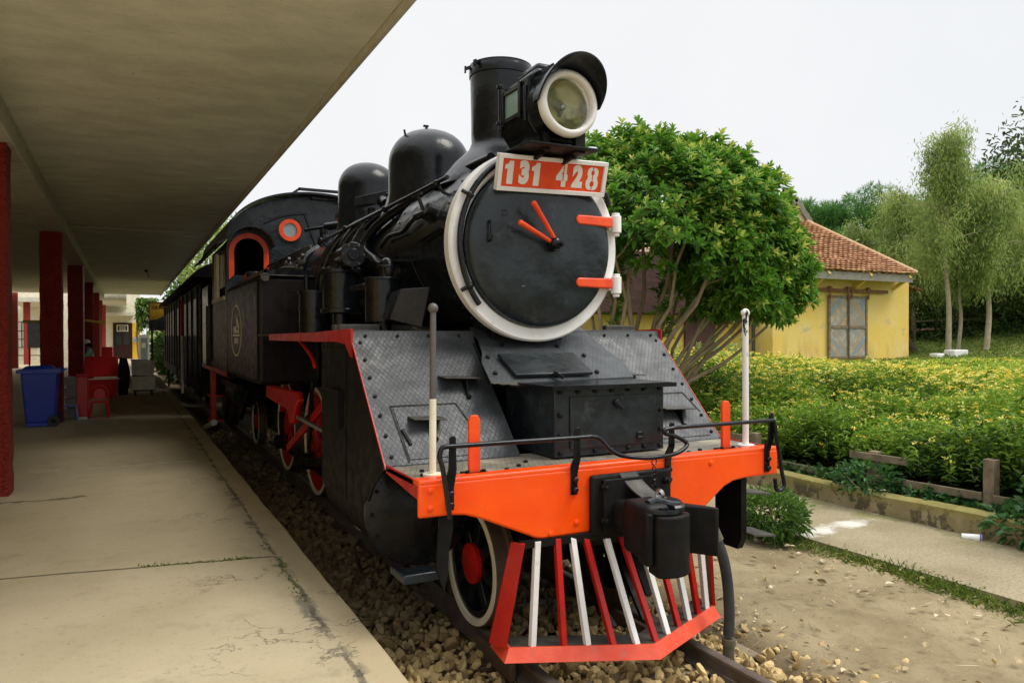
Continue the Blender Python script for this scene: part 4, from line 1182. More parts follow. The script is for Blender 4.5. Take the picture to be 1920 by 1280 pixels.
# side skirts closing the cylinders below the aprons (outer and inner cheek sheets)
for s_ in (-1, 1):
    P = [(s_ * 1.285, .60, 1.165), (s_ * 1.285, 1.275, 1.89), (s_ * 1.285, 2.24, 1.935), (s_ * 1.285, 2.24, .79), (s_ * 1.285, 1.6, .76), (s_ * 1.285, 1.02, .83), (s_ * 1.285, .86, 1.0)]
    cld = MB().prism(P, (0, 0, 0), (-s_ * .012, 0, 0))
    X_ = s_ * 1.285
    for z in np.arange(.85, 1.9, .095): cld.rivet((X_, 2.20, z), (s_, 0, 0), .011); cld.rivet((X_, 1.52, z), (s_, 0, 0), .011)
    for y in np.arange(1.40, 2.2, .095): cld.rivet((X_, y, 1.86), (s_, 0, 0), .011); cld.rivet((X_, y, .84), (s_, 0, 0), .011)
    cld.box(min(X_, X_ + s_ * .006), max(X_, X_ + s_ * .006), 1.50, 1.545, .80, 1.90).box(min(X_, X_ + s_ * .03), max(X_, X_ + s_ * .03), 1.62, 2.05, 1.28, 1.56)
    cld.build("cylinder_cladding", SOOT, lo)
    P = [(s_ * .41, .57, 1.18), (s_ * .41, 1.28, 1.92), (s_ * .41, 1.9, 1.92), (s_ * .41, 1.9, 1.0), (s_ * .41, .57, 1.0)]
    MB().prism(P, (0, 0, 0), (s_ * .01, 0, 0)).build("inner_cheek", SOOT, lo)
    cy = MB().cyl((s_ * .93, 1.02, .80), (s_ * .93, 2.2, .80), .345, n=48).box(s_ * .93 - .3, s_ * .93 + .3, 1.25, 2.15, .8, 1.80).cyl((s_ * .93, 1.12, 1.42), (s_ * .93, 2.25, 1.42), .20, n=32)
    cy = cy.build("cylinder", SOOT, lo)
    MB().lathe([(0, .93), (.13, .935), (.2, .955), (.35, .965), (.372, .975), (.372, 1.02), (.3, 1.03)], (s_ * .93, 0, .80), (0, 1, 0), 56).build("cylinder_cover", BLACK, cy)
    b = MB()
    for k in range(14):
        a = 2 * math.pi * k / 14; b.bolt((s_ * .93 + .335 * math.cos(a), .966, .80 + .335 * math.sin(a)), (0, -1, 0), .014)
    absorb(cy, b.build("cover_bolts", SOOT, cy))
    MB().tube([(s_ * 1.0, 1.1, .42), (s_ * 1.0, .9, .36), (s_ * 1.0, .75, .36)], .02).build("drain_cock", SOOT, cy)

# centre plates, smokebox saddle and hatch between the aprons
MB().box(-.40, .40, 1.35, 2.2, .95, 2.0).box(-.30, .30, 1.2, 2.3, 1.9, 2.3).build("smokebox_saddle", SOOT, lo)
def cpz(y): return 1.645 + (y - .72) * .57
out = [(-.40, 1.22), (-.44, 1.05), (-.50, .93), (-.535, .71), (-.22, .70), (.62, .72), (.66, .90), (.58, 1.22)]
cp = MB().prism([(x, y, cpz(y)) for x, y in out], (0, 0, 0), (0, 0, -.012))
cp.hexa([(-.40, 1.22, 1.915), (.58, 1.22, 1.915), (.58, 1.36, 1.99), (-.40, 1.36, 1.99), (-.40, 1.22, 1.93), (.58, 1.22, 1.93), (.58, 1.36, 2.01), (-.40, 1.36, 2.01)])
cp = cp.build("centre_footplate", TREAD, lo)
nC = Vector((0, -.495, .869))
def onC(x, y, h=0.0): return Vector((x, y, cpz(y))) + nC * h
MB().hexa([onC(-.345, .735, .012), onC(.27, .735, .012), onC(.25, .975, .012), onC(-.365, .975, .012), onC(-.345, .735, .038), onC(.27, .735, .038), onC(.25, .975, .038), onC(-.365, .975, .038)]).build("access_hatch", BLACKD, cp, bevel=.006)
b = MB().bar(onC(-.05, .74, .045), onC(.0, .69, .03), .03, .02)
for p in ((-.43, .98), (-.46, .80), (.36, .98), (.34, .78), (.2, 1.1), (-.25, 1.12)): b.bolt(onC(p[0], p[1], 0), nC, .018, .018)
absorb(cp, b.build("hatch_bolts", SOOT, cp))
# bent lip along the front left edge
v, f = [], []; N = 16
for i in range(N + 1):
    t = i / N; e = Vector((-.535, .71, 0)).lerp(Vector((-.21, .70, 0)), t)
    z = cpz(e.y); k = .25 + 1.0 * t + random.uniform(-.12, .12)
    v += [(e.x, e.y, z + .002), (e.x, e.y - .05 * k, z - .022 * k), (e.x, e.y - .03 * k, z - .036 * k), (e.x, e.y, z - .012)]
for i in range(N):
    for q in range(3): f.append([i * 4 + q, i * 4 + q + 1, (i + 1) * 4 + q + 1, (i + 1) * 4 + q])
MB().add(v, f).build("bent_lip", DUSTIRON, cp)

# front toolbox
tb = MB().box(-.305, .545, .285, .95, 1.185, 1.618).build("toolbox", BLACKD, lo, bevel=.006)
MB().box(-.35, .575, .235, .74, 1.6185, 1.634).bar((-.35, .232, 1.622), (.61, .232, 1.618), .010, .028).build("toolbox_lid", BLACK, tb)
b = MB().box(-.195, .47, .272, .286, 1.235, 1.56).build("toolbox_door", BLACKD, tb, bevel=.004)
b = MB()
for x in np.linspace(-.265, .51, 7): b.bolt((x, .285, 1.595), (0, -1, 0), .016, .018); b.bolt((x, .285, 1.212), (0, -1, 0), .014, .016)
for z in (1.32, 1.45): b.bolt((-.265, .285, z), (0, -1, 0), .017, .02); b.bolt((.515, .285, z), (0, -1, 0), .015, .016)
absorb(tb, b.build("toolbox_bolts", SOOT, tb))
b = MB().cyl((.145, .275, 1.515), (.145, .245, 1.515), .022, n=12).bar((.135, .248, 1.525), (.185, .242, 1.475), .022, .014, (0, -1, 0))
b.build("toolbox_handle", BLACK, tb, bevel=.003)
MB().box(.31, .37, .255, .275, 1.27, 1.285).box(.315, .365, .262, .275, 1.285, 1.315).build("toolbox_latch", BLACK, tb, bevel=.003)

# buffer beam
P = [(-1.3, 1.165), (-1.3, .985), (-1.12, .985), (-1.03, .975), (-.94, .945), (-.64, .815), (-.60, .795), (-.55, .785), (.55, .785), (.60, .80), (.82, .955), (.90, .985), (1.0, .995), (1.3, .995), (1.3, 1.165)]
bm = MB().prism([(x, 0, z) for x, z in P], (0, 0, 0), (0, .03, 0)).box(-1.3, 1.3, .002, .10, 1.150, 1.186)
bm = bm.build("buffer_beam", BEAMC, lo, bevel=.014, seg=4)
deck = MB().box(-1.298, 1.298, .085, .60, 1.150, 1.174).build("beam_deck", DECK, bm)
for s_ in (-1, 1):
    P = [(s_ * 1.298, .02, 1.180), (s_ * 1.298, .56, 1.185), (s_ * 1.298, .56, 1.135), (s_ * 1.298, .02, 1.08)]
    MB().prism(P, (0, 0, 0), (-s_ * .012, 0, 0)).build("beam_end_plate", RED, bm, bevel=.003)
for (x, z) in ((-1.235, 1.13), (-1.235, 1.035), (-.325, .855), (-.335, 1.1), (.7, 1.12), (-.5, .81)): MB().rivet((x, 0, z), (0, -1, 0), .020).build("beam_rivet", BEAMC, bm)
b = MB()
for (x, y) in ((-1.21, .18), (-1.17, .30), (-1.05, .1), (-.9, .14), (-.72, .12), (-.6, .2), (.75, .16), (.62, .12), (1.05, .1), (-.5, .3), (-1.0, .42)): b.bolt((x, y, 1.174), (0, 0, 1), .014, .014)
absorb(deck, b.build("deck_bolts", SOOT, None))
for s_ in (-1, 1):
    x = s_ * .93
    p = MB().prism([(x - .034, .10, 1.174), (x + .034, .10, 1.174), (x + .034, .10, 1.475), (x + .020, .10, 1.502), (x - .020, .10, 1.502), (x - .034, .10, 1.475)], (0, 0, 0), (0, .022, 0)).build("marker_post", ORANGE, lo, bevel=.003)
    MB().box(x - .07, x + .07, .07, .15, 1.176, 1.186).bolt((x - .05, .09, 1.186), (0, 0, 1), .012).bolt((x + .05, .09, 1.186), (0, 0, 1), .012).build("post_foot", SOOT, p)
# tall guide rods
b = MB().cyl((-1.163, .15, 1.18), (-1.160, .15, 1.60), .0195, n=16).cyl((-1.163, .15, 1.176), (-1.163, .15, 1.19), .055, n=18)
gl = b.build("guide_rod", CREAM, lo)
MB().cyl((-1.160, .15, 1.60), (-1.157, .15, 2.085), .0185, .0165, n=16).ball((-1.157, .15, 2.098), .029).build("rod_tip", GREY, gl)
b = MB().cyl((1.152, .15, 1.18), (1.148, .15, 2.085), .0215, n=16).ball((1.148, .15, 2.098), .031).cyl((1.152, .15, 1.176), (1.152, .15, 1.19), .058, n=18)
b.build("guide_rod", CHIPPED, lo)

# handrail across the beam
b = MB()
RZ = 1.362
def rail(pts, sm=4): b.tube(pts, .0135, n=10, smooth=sm)
rail([(-1.16, -.055, RZ + .002), (-.9, -.055, RZ), (-.36, -.055, RZ - .004), (-.26, -.055, RZ - .004)], 2)
rail([(-.26, -.055, RZ - .004), (-.20, -.058, RZ - .02), (-.13, -.07, RZ - .09), (-.05, -.085, RZ - .128), (.10, -.10, RZ - .150), (.24, -.10, RZ - .150), (.35, -.09, RZ - .14), (.43, -.075, RZ - .11), (.44, -.065, RZ - .085), (.37, -.06, RZ - .045), (.29, -.055, RZ - .022), (.275, -.055, RZ - .005), (.30, -.055, RZ + .006), (.36, -.055, RZ + .012)], 5)
rail([(.36, -.055, RZ + .012), (.8, -.055, RZ + .012), (1.19, -.055, RZ + .012)], 2)
rail([(-1.16, -.055, RZ + .002), (-1.19, -.055, RZ - .005), (-1.205, -.06, RZ - .05), (-1.19, -.065, 1.25), (-1.165, -.07, 1.08), (-1.152, -.07, .985)], 5)
rail([(1.19, -.055, RZ + .012), (1.205, -.055, RZ + .0), (1.225, -.06, 1.25), (1.26, -.065, 1.05), (1.285, -.068, .94), (1.275, -.068, .915), (1.24, -.068, .90), (1.21, -.068, .915), (1.20, -.068, .985)], 5)
hr = b.build("beam_handrail", BLACK, lo)
def stanchion(x, zt, z0, z1):
    v = [(x - .022, -.012, z0), (x + .022, -.012, z0), (x + .022, -.012, z1), (x + .030, -.016, z1 + .05), (x + .022, -.045, z1 + .10), (x + .018, -.05, zt - .01), (x + .008, -.05, zt), (x - .008, -.05, zt), (x - .018, -.05, zt - .01), (x - .022, -.045, z1 + .10), (x - .026, -.016, z1 + .05), (x - .022, -.012, z1)]
    m = MB().prism(v, (0, 0, 0), (0, .011, 0))
    m.bolt((x, -.012, z0 + .03), (0, -1, 0), .018, .024).bolt((x, -.012, z0 + .09), (0, -1, 0), .018, .024)
    return m.build("stanchion", BLACK, hr, bevel=.002)
stanchion(-1.125, RZ + .055, 1.015, 1.14); stanchion(-.345, RZ + .055, 1.02, 1.14); stanchion(.345, RZ + .045, 1.02, 1.16); stanchion(1.19, RZ + .06, 1.02, 1.15)
b = MB()
for k in range(4): b.lathe([(.018, -.004), (.022, 0), (.018, .004), (.014, 0), (.018, -.004)], (.16, -.105, 1.185 - .045 * k), (1, 0, 0) if k % 2 else (0, 1, 0), 14)
b.build("rail_chain", BLACK, hr)

# coupler
cg = MB().box(-.245, .345, -.045, .0, .765, 1.125).build("coupler_plate", SOOT, lo, bevel=.02, seg=3)
b = MB().box(-.18, .18, -.075, -.04, .80, 1.10)
for p in ((-.17, 1.055), (-.17, .86), (.29, 1.055), (.29, .86)): b.bolt((p[0], -.045, p[1]), (0, -1, 0), .024, .03).cyl((p[0], -.06, p[1]), (p[0], -.095, p[1]), .013, n=10)
absorb(cg, b.build("coupler_bolts", SOOT, cg, bevel=.006))
b = MB(); v, f = [], []
for i in range(7):
    t = i / 6; y, z = -.04 - .16 * t, 1.13 - .005 - .13 * t ** 0.9 - .015 * math.sin(t * 3)
    for x in (-.05 + .07 * t, .075 + .075 * t): v += [(x, y, z), (x, y + .006, z - .008)]
for i in range(6):
    a, c = i * 4, i * 4 + 4
    f += [[a, a + 2, c + 2, c], [a + 1, c + 1, c + 3, a + 3], [a, c, c + 1, a + 1], [a + 2, a + 3, c + 3, c + 2]]
b.add(v, f).build("coupler_flap", DUSTIRON, cg)
# head: shank, body block, knuckle with rounded nose, and guard arm
hd = MB().box(-.12, .12, -.34, -.05, .80, .98)
hd.prism([(-.15, -.20, .72), (.15, -.20, .72), (.17, -.36, .72), (.10, -.44, .72), (-.14, -.44, .72), (-.17, -.34, .72)], (0, 0, 0), (0, 0, .295))
chd = hd.build("coupler_head", SOOT, lo, bevel=.035, seg=4)
kn = []
for k in range(17):
    a = R(200) + R(215) * k / 16
    kn.append((-.015 + .105 * math.cos(a) * 1.15, -.47 + .075 * math.sin(a), .635))
kn += [(.06, -.38, .635), (-.10, -.38, .635)]
MB().prism(kn, (0, 0, 0), (0, 0, .335)).build("knuckle", SOOT, chd, bevel=.014, seg=3)
MB().prism([(-.135, -.33, .69), (-.165, -.45, .69), (-.125, -.47, .69), (-.09, -.40, .69), (-.08, -.33, .69)], (0, 0, 0), (0, 0, .29)).build("knuckle_jaw", SOOT, chd, bevel=.012)
MB().prism([(.10, -.22, .70), (.16, -.22, .70), (.27, -.40, .70), (.31, -.50, .70), (.285, -.505, .70), (.21, -.40, .70), (.11, -.33, .70)], (0, 0, 0), (0, 0, .275)).build("guard_arm", SOOT, chd, bevel=.010)
b = MB().lathe([(.0, .0), (.09, .0), (.10, .012), (.10, .03), (.085, .03), (.08, .015), (.0, .014)], (-.035, -.425, .968), (0, 0, 1), 36)
b.cyl((-.035, -.43, .965), (-.035, -.43, 1.0), .030, n=16)
b.build("knuckle_pin", BLACKD, chd)
b = MB().tube([(-.085, -.36, 1.012), (-.03, -.35, 1.02), (.0, -.38, 1.016), (.02, -.43, 1.01), (.06, -.455, 1.005), (.045, -.49, 1.0), (-.01, -.49, .998)], .020, n=8, smooth=4)
b.build("lifting_lug", BLACKD, chd)
b = MB().lathe([(.02, -.012), (.034, 0), (.02, .012), (.012, 0), (.02, -.012)], (.055, -.29, 1.035), (1, .3, 0), 18).box(.02, .09, -.31, -.25, 1.0, 1.02)
b.build("lift_eye", STEEL, chd)

# pilot (cowcatcher)
pc = MB()
pk = [(-.79, .02), (.015, -.345), (.77, -.02)]
zb0, zb1 = .125, .185
def vee(mb, pts, z0, z1, w, lean=0.0):
    """folded flat bar in plan; the top edge leans inwards"""
    P = [Vector((a, b_, 0)) for a, b_ in pts]; n = len(P); N_ = []
    for i in range(n):
        d0 = (P[i] - P[i - 1]).normalized() if i else (P[1] - P[0]).normalized()
        d1 = (P[i + 1] - P[i]).normalized() if i < n - 1 else d0
        a_, b_ = Vector((-d0.y, d0.x, 0)), Vector((-d1.y, d1.x, 0)); m = (a_ + b_).normalized()
        N_.append(m / max(.35, m.dot(a_)))
    v, f = [], []
    for p, q in zip(P, N_):
        v += [p + Vector((0, 0, z0)), p + q * lean + Vector((0, 0, z1)), p + q * (lean + w) + Vector((0, 0, z1)), p + q * w + Vector((0, 0, z0))]
    for i in range(n - 1):
        for k in range(4): f.append([i * 4 + k, i * 4 + (k + 1) % 4, (i + 1) * 4 + (k + 1) % 4, (i + 1) * 4 + k])
    f += [[0, 1, 2, 3], [(n - 1) * 4 + k for k in (3, 2, 1, 0)]]
    return mb.add(v, f)
plt = vee(MB(), [(-.76, .26)] + pk + [(.79, .16)], zb0 - .012, zb1, .014, .040).build("pilot", PINKRED, lo, bevel=.002)
vee(MB(), [(-.74, .055), (.015, -.295), (.73, .015)], .172, .184, .15).build("pilot_shelf", DUSTIRON, plt)
vee(MB(), [(-.70, .0), (0, -.05), (.72, 0)], .745, .79, .05).build("pilot_top_bar", SOOT, plt)
tops = [-.70, -.59, -.46, -.36, -.275, -.135, -.03, .10, .22, .35, .47, .59, .69]
N = len(tops)
fr_ = lambda x: (.02 - .365 * (x + .79) / .805) if x < .015 else (-.345 + .325 * (x - .015) / .755)
bots = [-.765, -.615, -.452, -.327, -.193, -.069, .05, .18, .31, .435, .555, .665, .745]
for i in range(N):
    xb = bots[i]; yb = fr_(xb) + .055
    xt = tops[i]; yt = -.03 + .02 * abs(xt)
    edge = i in (0, N - 1); m = RED if i % 2 == 0 else WHITE
    if edge:
        s_ = MB().hexa([(xb - .05, yb + .10, .18), (xb, yb - .02, .18), (xb + .012, yb, .18), (xb - .04, yb + .13, .18), (xt - .035, yt + .06, .78), (xt + .015, yt - .01, .78), (xt + .027, yt, .78), (xt - .02, yt + .08, .78)]) if i == 0 else MB().hexa([(xb, yb - .02, .18), (xb + .05, yb + .10, .18), (xb + .04, yb + .13, .18), (xb - .012, yb, .18), (xt - .015, yt - .01, .78), (xt + .035, yt + .06, .78), (xt + .02, yt + .08, .78), (xt - .027, yt, .78)])
    else:
        # angle iron slat: front flange and a web behind it
        s_ = MB()
        e = .017; d = .034
        s_.hexa([(xb - e, yb, .18), (xb + e, yb, .18), (xb + e, yb + .006, .18), (xb - e, yb + .006, .18), (xt - e, yt, .78), (xt + e, yt, .78), (xt + e, yt + .006, .78), (xt - e, yt + .006, .78)])
        s_.hexa([(xb - e, yb + .004, .18), (xb - e + .005, yb + .004, .18), (xb - e + .005, yb + d, .18), (xb - e, yb + d, .18), (xt - e, yt + .004, .78), (xt - e + .005, yt + .004, .78), (xt - e + .005, yt + d, .78), (xt - e, yt + d, .78)])
    s_.build("pilot_slat", m, plt, bevel=.0015)
b = MB().bar((-.2, .5, .7), (-.1, -.06, .22), .03, .03).bar((.2, .5, .7), (.12, -.06, .22), .03, .03).bar((-.22, -.1, .35), (-.13, .35, .65), .02, .08).bar((.3, .5, .85), (.3, .1, .3), .09, .02)
b.build("pilot_stay", SOOT, plt)
# brake hose
b = MB().tube([(.47, -.10, .83), (.53, -.16, .79), (.565, -.19, .70), (.62, -.20, .56), (.655, -.20, .40), (.668, -.20, .22), (.662, -.20, .08)], .034, n=14, smooth=6)
hs_ = b.build("brake_hose", RUBBER, lo, sharp=60)
b = MB().cyl((.545, -.178, .755), (.575, -.195, .68), .042, n=16)
m_brass = paint("dull_brass", (0.14, 0.12, 0.07), (0.08, 0.075, 0.06), rough=0.45)
b.build("hose_clamp", m_brass, hs_)
MB().cyl((.664, -.20, .06), (.664, -.20, .02), .043, n=16).cyl((.664, -.20, .02), (.660, -.20, -.09), .036, n=14).box(.625, .65, -.21, -.19, -.05, .03).build("hose_coupling", m_brass, hs_)

# frames and front steps
b = MB()
for s_ in (-1, 1): b.box(s_ * .38 - .02, s_ * .38 + .02, .1, 11.8, .55, 1.15)
b.box(-.38, .38, .3, .5, .6, 1.1).box(-.40, .40, 2.4, 11.6, .9, 1.3).box(-.6, .6, 7.4, 8.6, .45, .8).box(-.55, .55, 8.9, 12.3, 1.1, 1.33)
b.box(-.3, .3, 4.4, 5.2, .5, .95).box(-.25, .25, 6.2, 6.9, .45, .95)
b.build("frame", SOOT, lo)
b = MB().prism([(-1.165, .035, 1.03), (-1.09, .035, 1.03), (-1.09, .035, .90), (-1.115, .035, .78), (-1.12, .035, .68), (-1.142, .035, .565), (-1.188, .035, .70), (-1.178, .035, .82)], (0, 0, 0), (0, .016, 0))
fs = b.build("front_step", SOOT, lo)
MB().box(-1.365, -1.14, .05, .27, .640, .655).box(-1.365, -1.14, .04, .055, .635, .685).box(-1.37, -1.355, .04, .27, .635, .68).build("step_tread", BLACKD, fs, bevel=.006)
b = MB().prism([(1.16, .20, 1.0), (1.16, .46, 1.0), (1.16, .46, .52), (1.16, .38, .44), (1.16, .24, .44), (1.16, .20, .52)], (0, 0, 0), (.05, 0, 0))
fs = b.build("front_step", SOOT, lo)
MB().hexa([(1.20, .12, .55), (1.45, .16, .51), (1.40, .34, .53), (1.20, .40, .55), (1.20, .12, .562), (1.45, .16, .522), (1.40, .34, .542), (1.20, .40, .562)]).build("step_tread", DUSTIRON, fs)
MB().hexa([(1.20, .2, .83), (1.45, .2, .80), (1.45, .38, .80), (1.20, .38, .83), (1.20, .2, .84), (1.45, .2, .81), (1.45, .38, .81), (1.20, .38, .84)]).build("step_tread", DUSTIRON, fs)

# wheels
def wheel(y, r, s_, driver):
    x = s_ * .50
    name = "driving_wheel" if driver else "carrying_wheel"
    b = MB()
    disc = []
    b.lathe([(r + .028, -.03), (r + .028, .0), (r + .004, .012), (r, .10), (r - .01, .105), (r - .012, .095)], (x, y, r), (s_, 0, 0), 64)
    b.lathe([(r - .08, .0), (r + .02, -.03)], (x, y, r), (s_, 0, 0), 48)
    w = b.build(name, RUST, lo, sharp=40)
    MB().lathe([(r - .006, .098), (r - .008, .108), (r - .052, .108), (r - .056, .09)], (x, y, r), (s_, 0, 0), 64).build("white_rim", CREAM, w)
    hub = .15 if driver else .135
    body = RED if driver else BLACK
    b = MB().lathe([(r - .05, .03), (r - .054, .092), (r - .10, .095), (r - .11, .03)], (x, y, r), (s_, 0, 0), 56)
    ns = 11 if driver else 8
    for k in range(ns):
        a = 2 * math.pi * k / ns + .2
        d = Vector((0, math.cos(a), math.sin(a)))
        b.bar(Vector((x + s_ * .055, y, r)) + d * (hub * .7), Vector((x + s_ * .055, y, r)) + d * (r - .07), .07 if driver else .085, .05, (1, 0, 0))
    if driver:
        n = 20; P = []
        a0 = R(-95) - R(48); a1 = R(-95) + R(48)
        for k in range(n + 1):
            a = a0 + (a1 - a0) * k / n; P.append((x + s_ * .05, y + (r - .07) * math.cos(a), r + (r - .07) * math.sin(a)))
        b.prism(P, (0, 0, 0), (s_ * .05, 0, 0))
    else:
        b.lathe([(r - .1, .028), (hub, .02)], (x, y, r), (s_, 0, 0), 48)
    b.build("spokes", body, w, bevel=.008)
    MB().lathe([(hub, .075), (hub, .105), (hub - .02, .112), (0, .114)], (x, y, r), (s_, 0, 0), 32).build("hub", RED, w)
    return w
for s_ in (-1, 1):
    wheel(.90, .41, s_, False); wheel(10.3, .41, s_, False)
    for y in (3.65, 5.52, 7.42): wheel(y, .66, s_, True)
for y, z in ((.9, .41), (10.3, .41), (3.65, .66), (5.52, .66), (7.42, .66)): MB().cyl((-.5, y, z), (.5, y, z), .075).build("axle", SOOT, lo)
for s_ in (-1, 1):
    x = s_ * .70
    b = MB().bar((x, 3.65, .42), (x, 7.42, .42), .05, .11)
    for y in (3.65, 5.52, 7.42): b.cyl((x - s_ * .05, y, .42), (x + s_ * .06, y, .42), .10, n=20)
    b.build("coupling_rod", SOOT, lo, bevel=.008)
    x2 = s_ * .82
    MB().bar((x2, 3.0, .80), (x2, 5.52, .42), .05, .10).bar((x2, 2.2, .80), (x2, 3.0, .80), .05, .05).bar((s_ * .9, 2.25, .97), (s_ * .9, 3.9, .97), .05, .07).bar((s_ * .9, 2.25, .62), (s_ * .9, 3.3, .62), .05, .06).box(s_ * .86 - .1, s_ * .86 + .1, 2.9, 3.15, .66, .94).build("connecting_rod", SOOT, lo, bevel=.008)
    MB().bar((s_ * .98, 3.3, 1.35), (s_ * .98, 5.3, .62), .03, .09).build("radius_rod", RED, lo, bevel=.006)
    MB().bar((s_ * .95, 3.0, 1.42), (s_ * .95, 4.4, 1.05), .03, .07).bar((s_ * .98, 3.95, 1.5), (s_ * .98, 4.15, .75), .03, .09).build("valve_gear", SOOT, lo, bevel=.006)
    P = [(s_ * 1.15, 5.75, 1.36), (s_ * 1.15, 3.95, 1.38), (s_ * 1.15, 3.85, 1.30), (s_ * 1.15, 4.0, 1.22), (s_ * 1.15, 4.12, 1.05), (s_ * 1.15, 4.3, 1.02), (s_ * 1.15, 4.42, 1.16), (s_ * 1.15, 5.75, 1.20)]
    MB().prism(P, (0, 0, 0), (-s_ * .07, 0, 0)).build("motion_bracket", RED, lo, bevel=.02)
    MB().cyl((s_ * .95, 8.9, 1.0), (s_ * .95, 10.0, 1.0), .2, n=24).box(s_ * 1.1 - .05, s_ * 1.1 + .05, 8.4, 10.6, 1.1, 1.2).bar((s_ * 1.0, 8.2, 1.1), (s_ * 1.0, 9.2, .6), .06, .06).bar((s_ * 1.0, 10.5, .8), (s_ * 1.0, 11.2, 1.1), .06, .06).build("air_reservoir", SOOT, lo)
    MB().bar((s_ * 1.2, 2.25, 1.15), (s_ * 1.2, 3.6, 1.17), .03, .03).build("lubricator_rod", STEEL, lo)
MB().cyl((-1.50, 8.2, .66), (-1.40, 10.9, .28), .045, n=14).build("water_pipe", paint("pale_grey_pipe", (0.30, 0.34, 0.33), rough=0.5), lo)

# fittings along the left side of the boiler
def pt(a, r_, y): return (r_ * math.cos(R(a)), y, CZ + r_ * math.sin(R(a)))
b = MB().tube([(-.60, 1.29, 3.085), (-.60, 5.25, 3.06)], .016)
for y in (1.5, 2.75, 4.1, 5.2): b.ball((-.60, y, 3.075), .03, 10).cyl((-.60, y, 3.075), pt(143, .64, y), .014)
b.build("boiler_handrail", BLACK, lo)
b = MB().tube([pt(119, .70, 1.10), pt(121, .705, 1.5), pt(125, .70, 1.95), pt(133, .695, 2.4), pt(145, .70, 2.85), (-.63, 3.05, 2.90), (-.68, 3.1, 2.75), (-.70, 2.65, 2.60), (-.80, 2.2, 2.52), (-.88, 1.80, 2.50), (-.88, 1.78, 2.38)], .040, n=12, smooth=5)
b.build("blower_pipe", BLACK, lo)
b = MB()
for i, (a, y, r_) in enumerate(((128, 3.4, .03), (132, 3.9, .045), (136, 4.4, .05), (140, 4.7, .03))):
    b.tube([pt(a - 25, .69, y - .3), pt(a, .70, y - .1), pt(a + 20, .72, y), pt(a + 45, .75, y + .1), pt(a + 75, .85, y + .2)], r_, n=10, smooth=5)
b.build("sand_pipe", BLACK, lo)
ac = MB().cyl((-1.0, 2.73, 2.16), (-1.0, 2.73, 2.49), .155, n=32).cyl((-1.0, 2.73, 2.48), (-1.0, 2.73, 2.52), .178, n=32).cyl((-1.0, 2.73, 2.14), (-1.0, 2.73, 2.18), .175, n=32).cyl((-1.0, 2.73, 1.97), (-1.0, 2.73, 2.14), .07, n=20)
ac.cyl((-1.0, 2.62, 2.61), (-1.0, 2.36, 2.61), .09, n=24).cyl((-1.0, 2.36, 2.61), (-1.0, 2.33, 2.61), .105, n=24).cyl((-1.0, 2.33, 2.61), (-1.0, 2.31, 2.61), .05, n=16).box(-1.08, -.92, 2.6, 2.85, 2.5, 2.66)
ac = ac.build("air_pump", BLACK, lo, bevel=.006)
b = MB()
for k in range(10):
    a = 2 * math.pi * k / 10; b.bolt((-1.0 + .158 * math.cos(a), 2.73 + .158 * math.sin(a), 2.52), (0, 0, 1), .013, .014); 
for k in range(6):
    a = 2 * math.pi * k / 6; b.bolt((-1.0 + .085 * math.cos(a), 2.33, 2.61 + .085 * math.sin(a)), (0, -1, 0), .012)
absorb(ac, b.build("pump_bolts", DUSTIRON, ac))
b = MB().cyl((-.92, 1.80, 2.05), (-.92, 1.80, 2.37), .135, n=28).cyl((-.92, 1.80, 2.365), (-.92, 1.80, 2.385), .145, n=28).cyl((-.89, 1.80, 2.38), (-.89, 1.80, 2.47), .055, n=18).cyl((-.89, 1.80, 2.46), (-.89, 1.80, 2.48), .075, n=18).tube([(-1.0, 2.4, 2.33), (-1.0, 2.15, 2.33), (-.97, 1.95, 2.33)], .03)
b.cyl((-.92, 1.80, 1.95), (-.92, 1.80, 2.06), .06)
b.build("oil_separator", BLACK, lo, bevel=.004)
b = MB().hexa([(-1.02, 1.36, 2.06), (-.80, 1.28, 2.00), (-.74, 1.62, 2.04), (-.96, 1.72, 2.08), (-.96, 1.28, 2.27), (-.76, 1.22, 2.29), (-.72, 1.52, 2.29), (-.92, 1.60, 2.27)])
b.build("lubricator_box", BLACK, lo, bevel=.008)
b = MB().cyl(pt(160, .68, 1.55), pt(160, .76, 1.55), .03).cyl(pt(160, .74, 1.40), pt(160, .74, 1.68), .028).cyl(pt(160, .74, 1.5), pt(153, .84, 1.5), .014).bar(pt(153, .84, 1.42), pt(153, .84, 1.6), .02, .02)
b.tube([pt(160, .74, 1.68), pt(163, .73, 1.85), pt(166, .72, 2.0), pt(166, .73, 2.3), pt(170, .70, 2.6)], .018, smooth=4).bar(pt(172, .71, 1.12), pt(176, .72, 1.55), .03, .012).tube([pt(176, .72, 1.6), pt(185, .73, 1.7), pt(200, .73, 1.6), pt(210, .76, 1.42)], .006, n=6, smooth=4)
b.cyl(pt(160, .70, 1.36), pt(160, .78, 1.36), .04)
b.build("smokebox_cock", BLACK, lo)
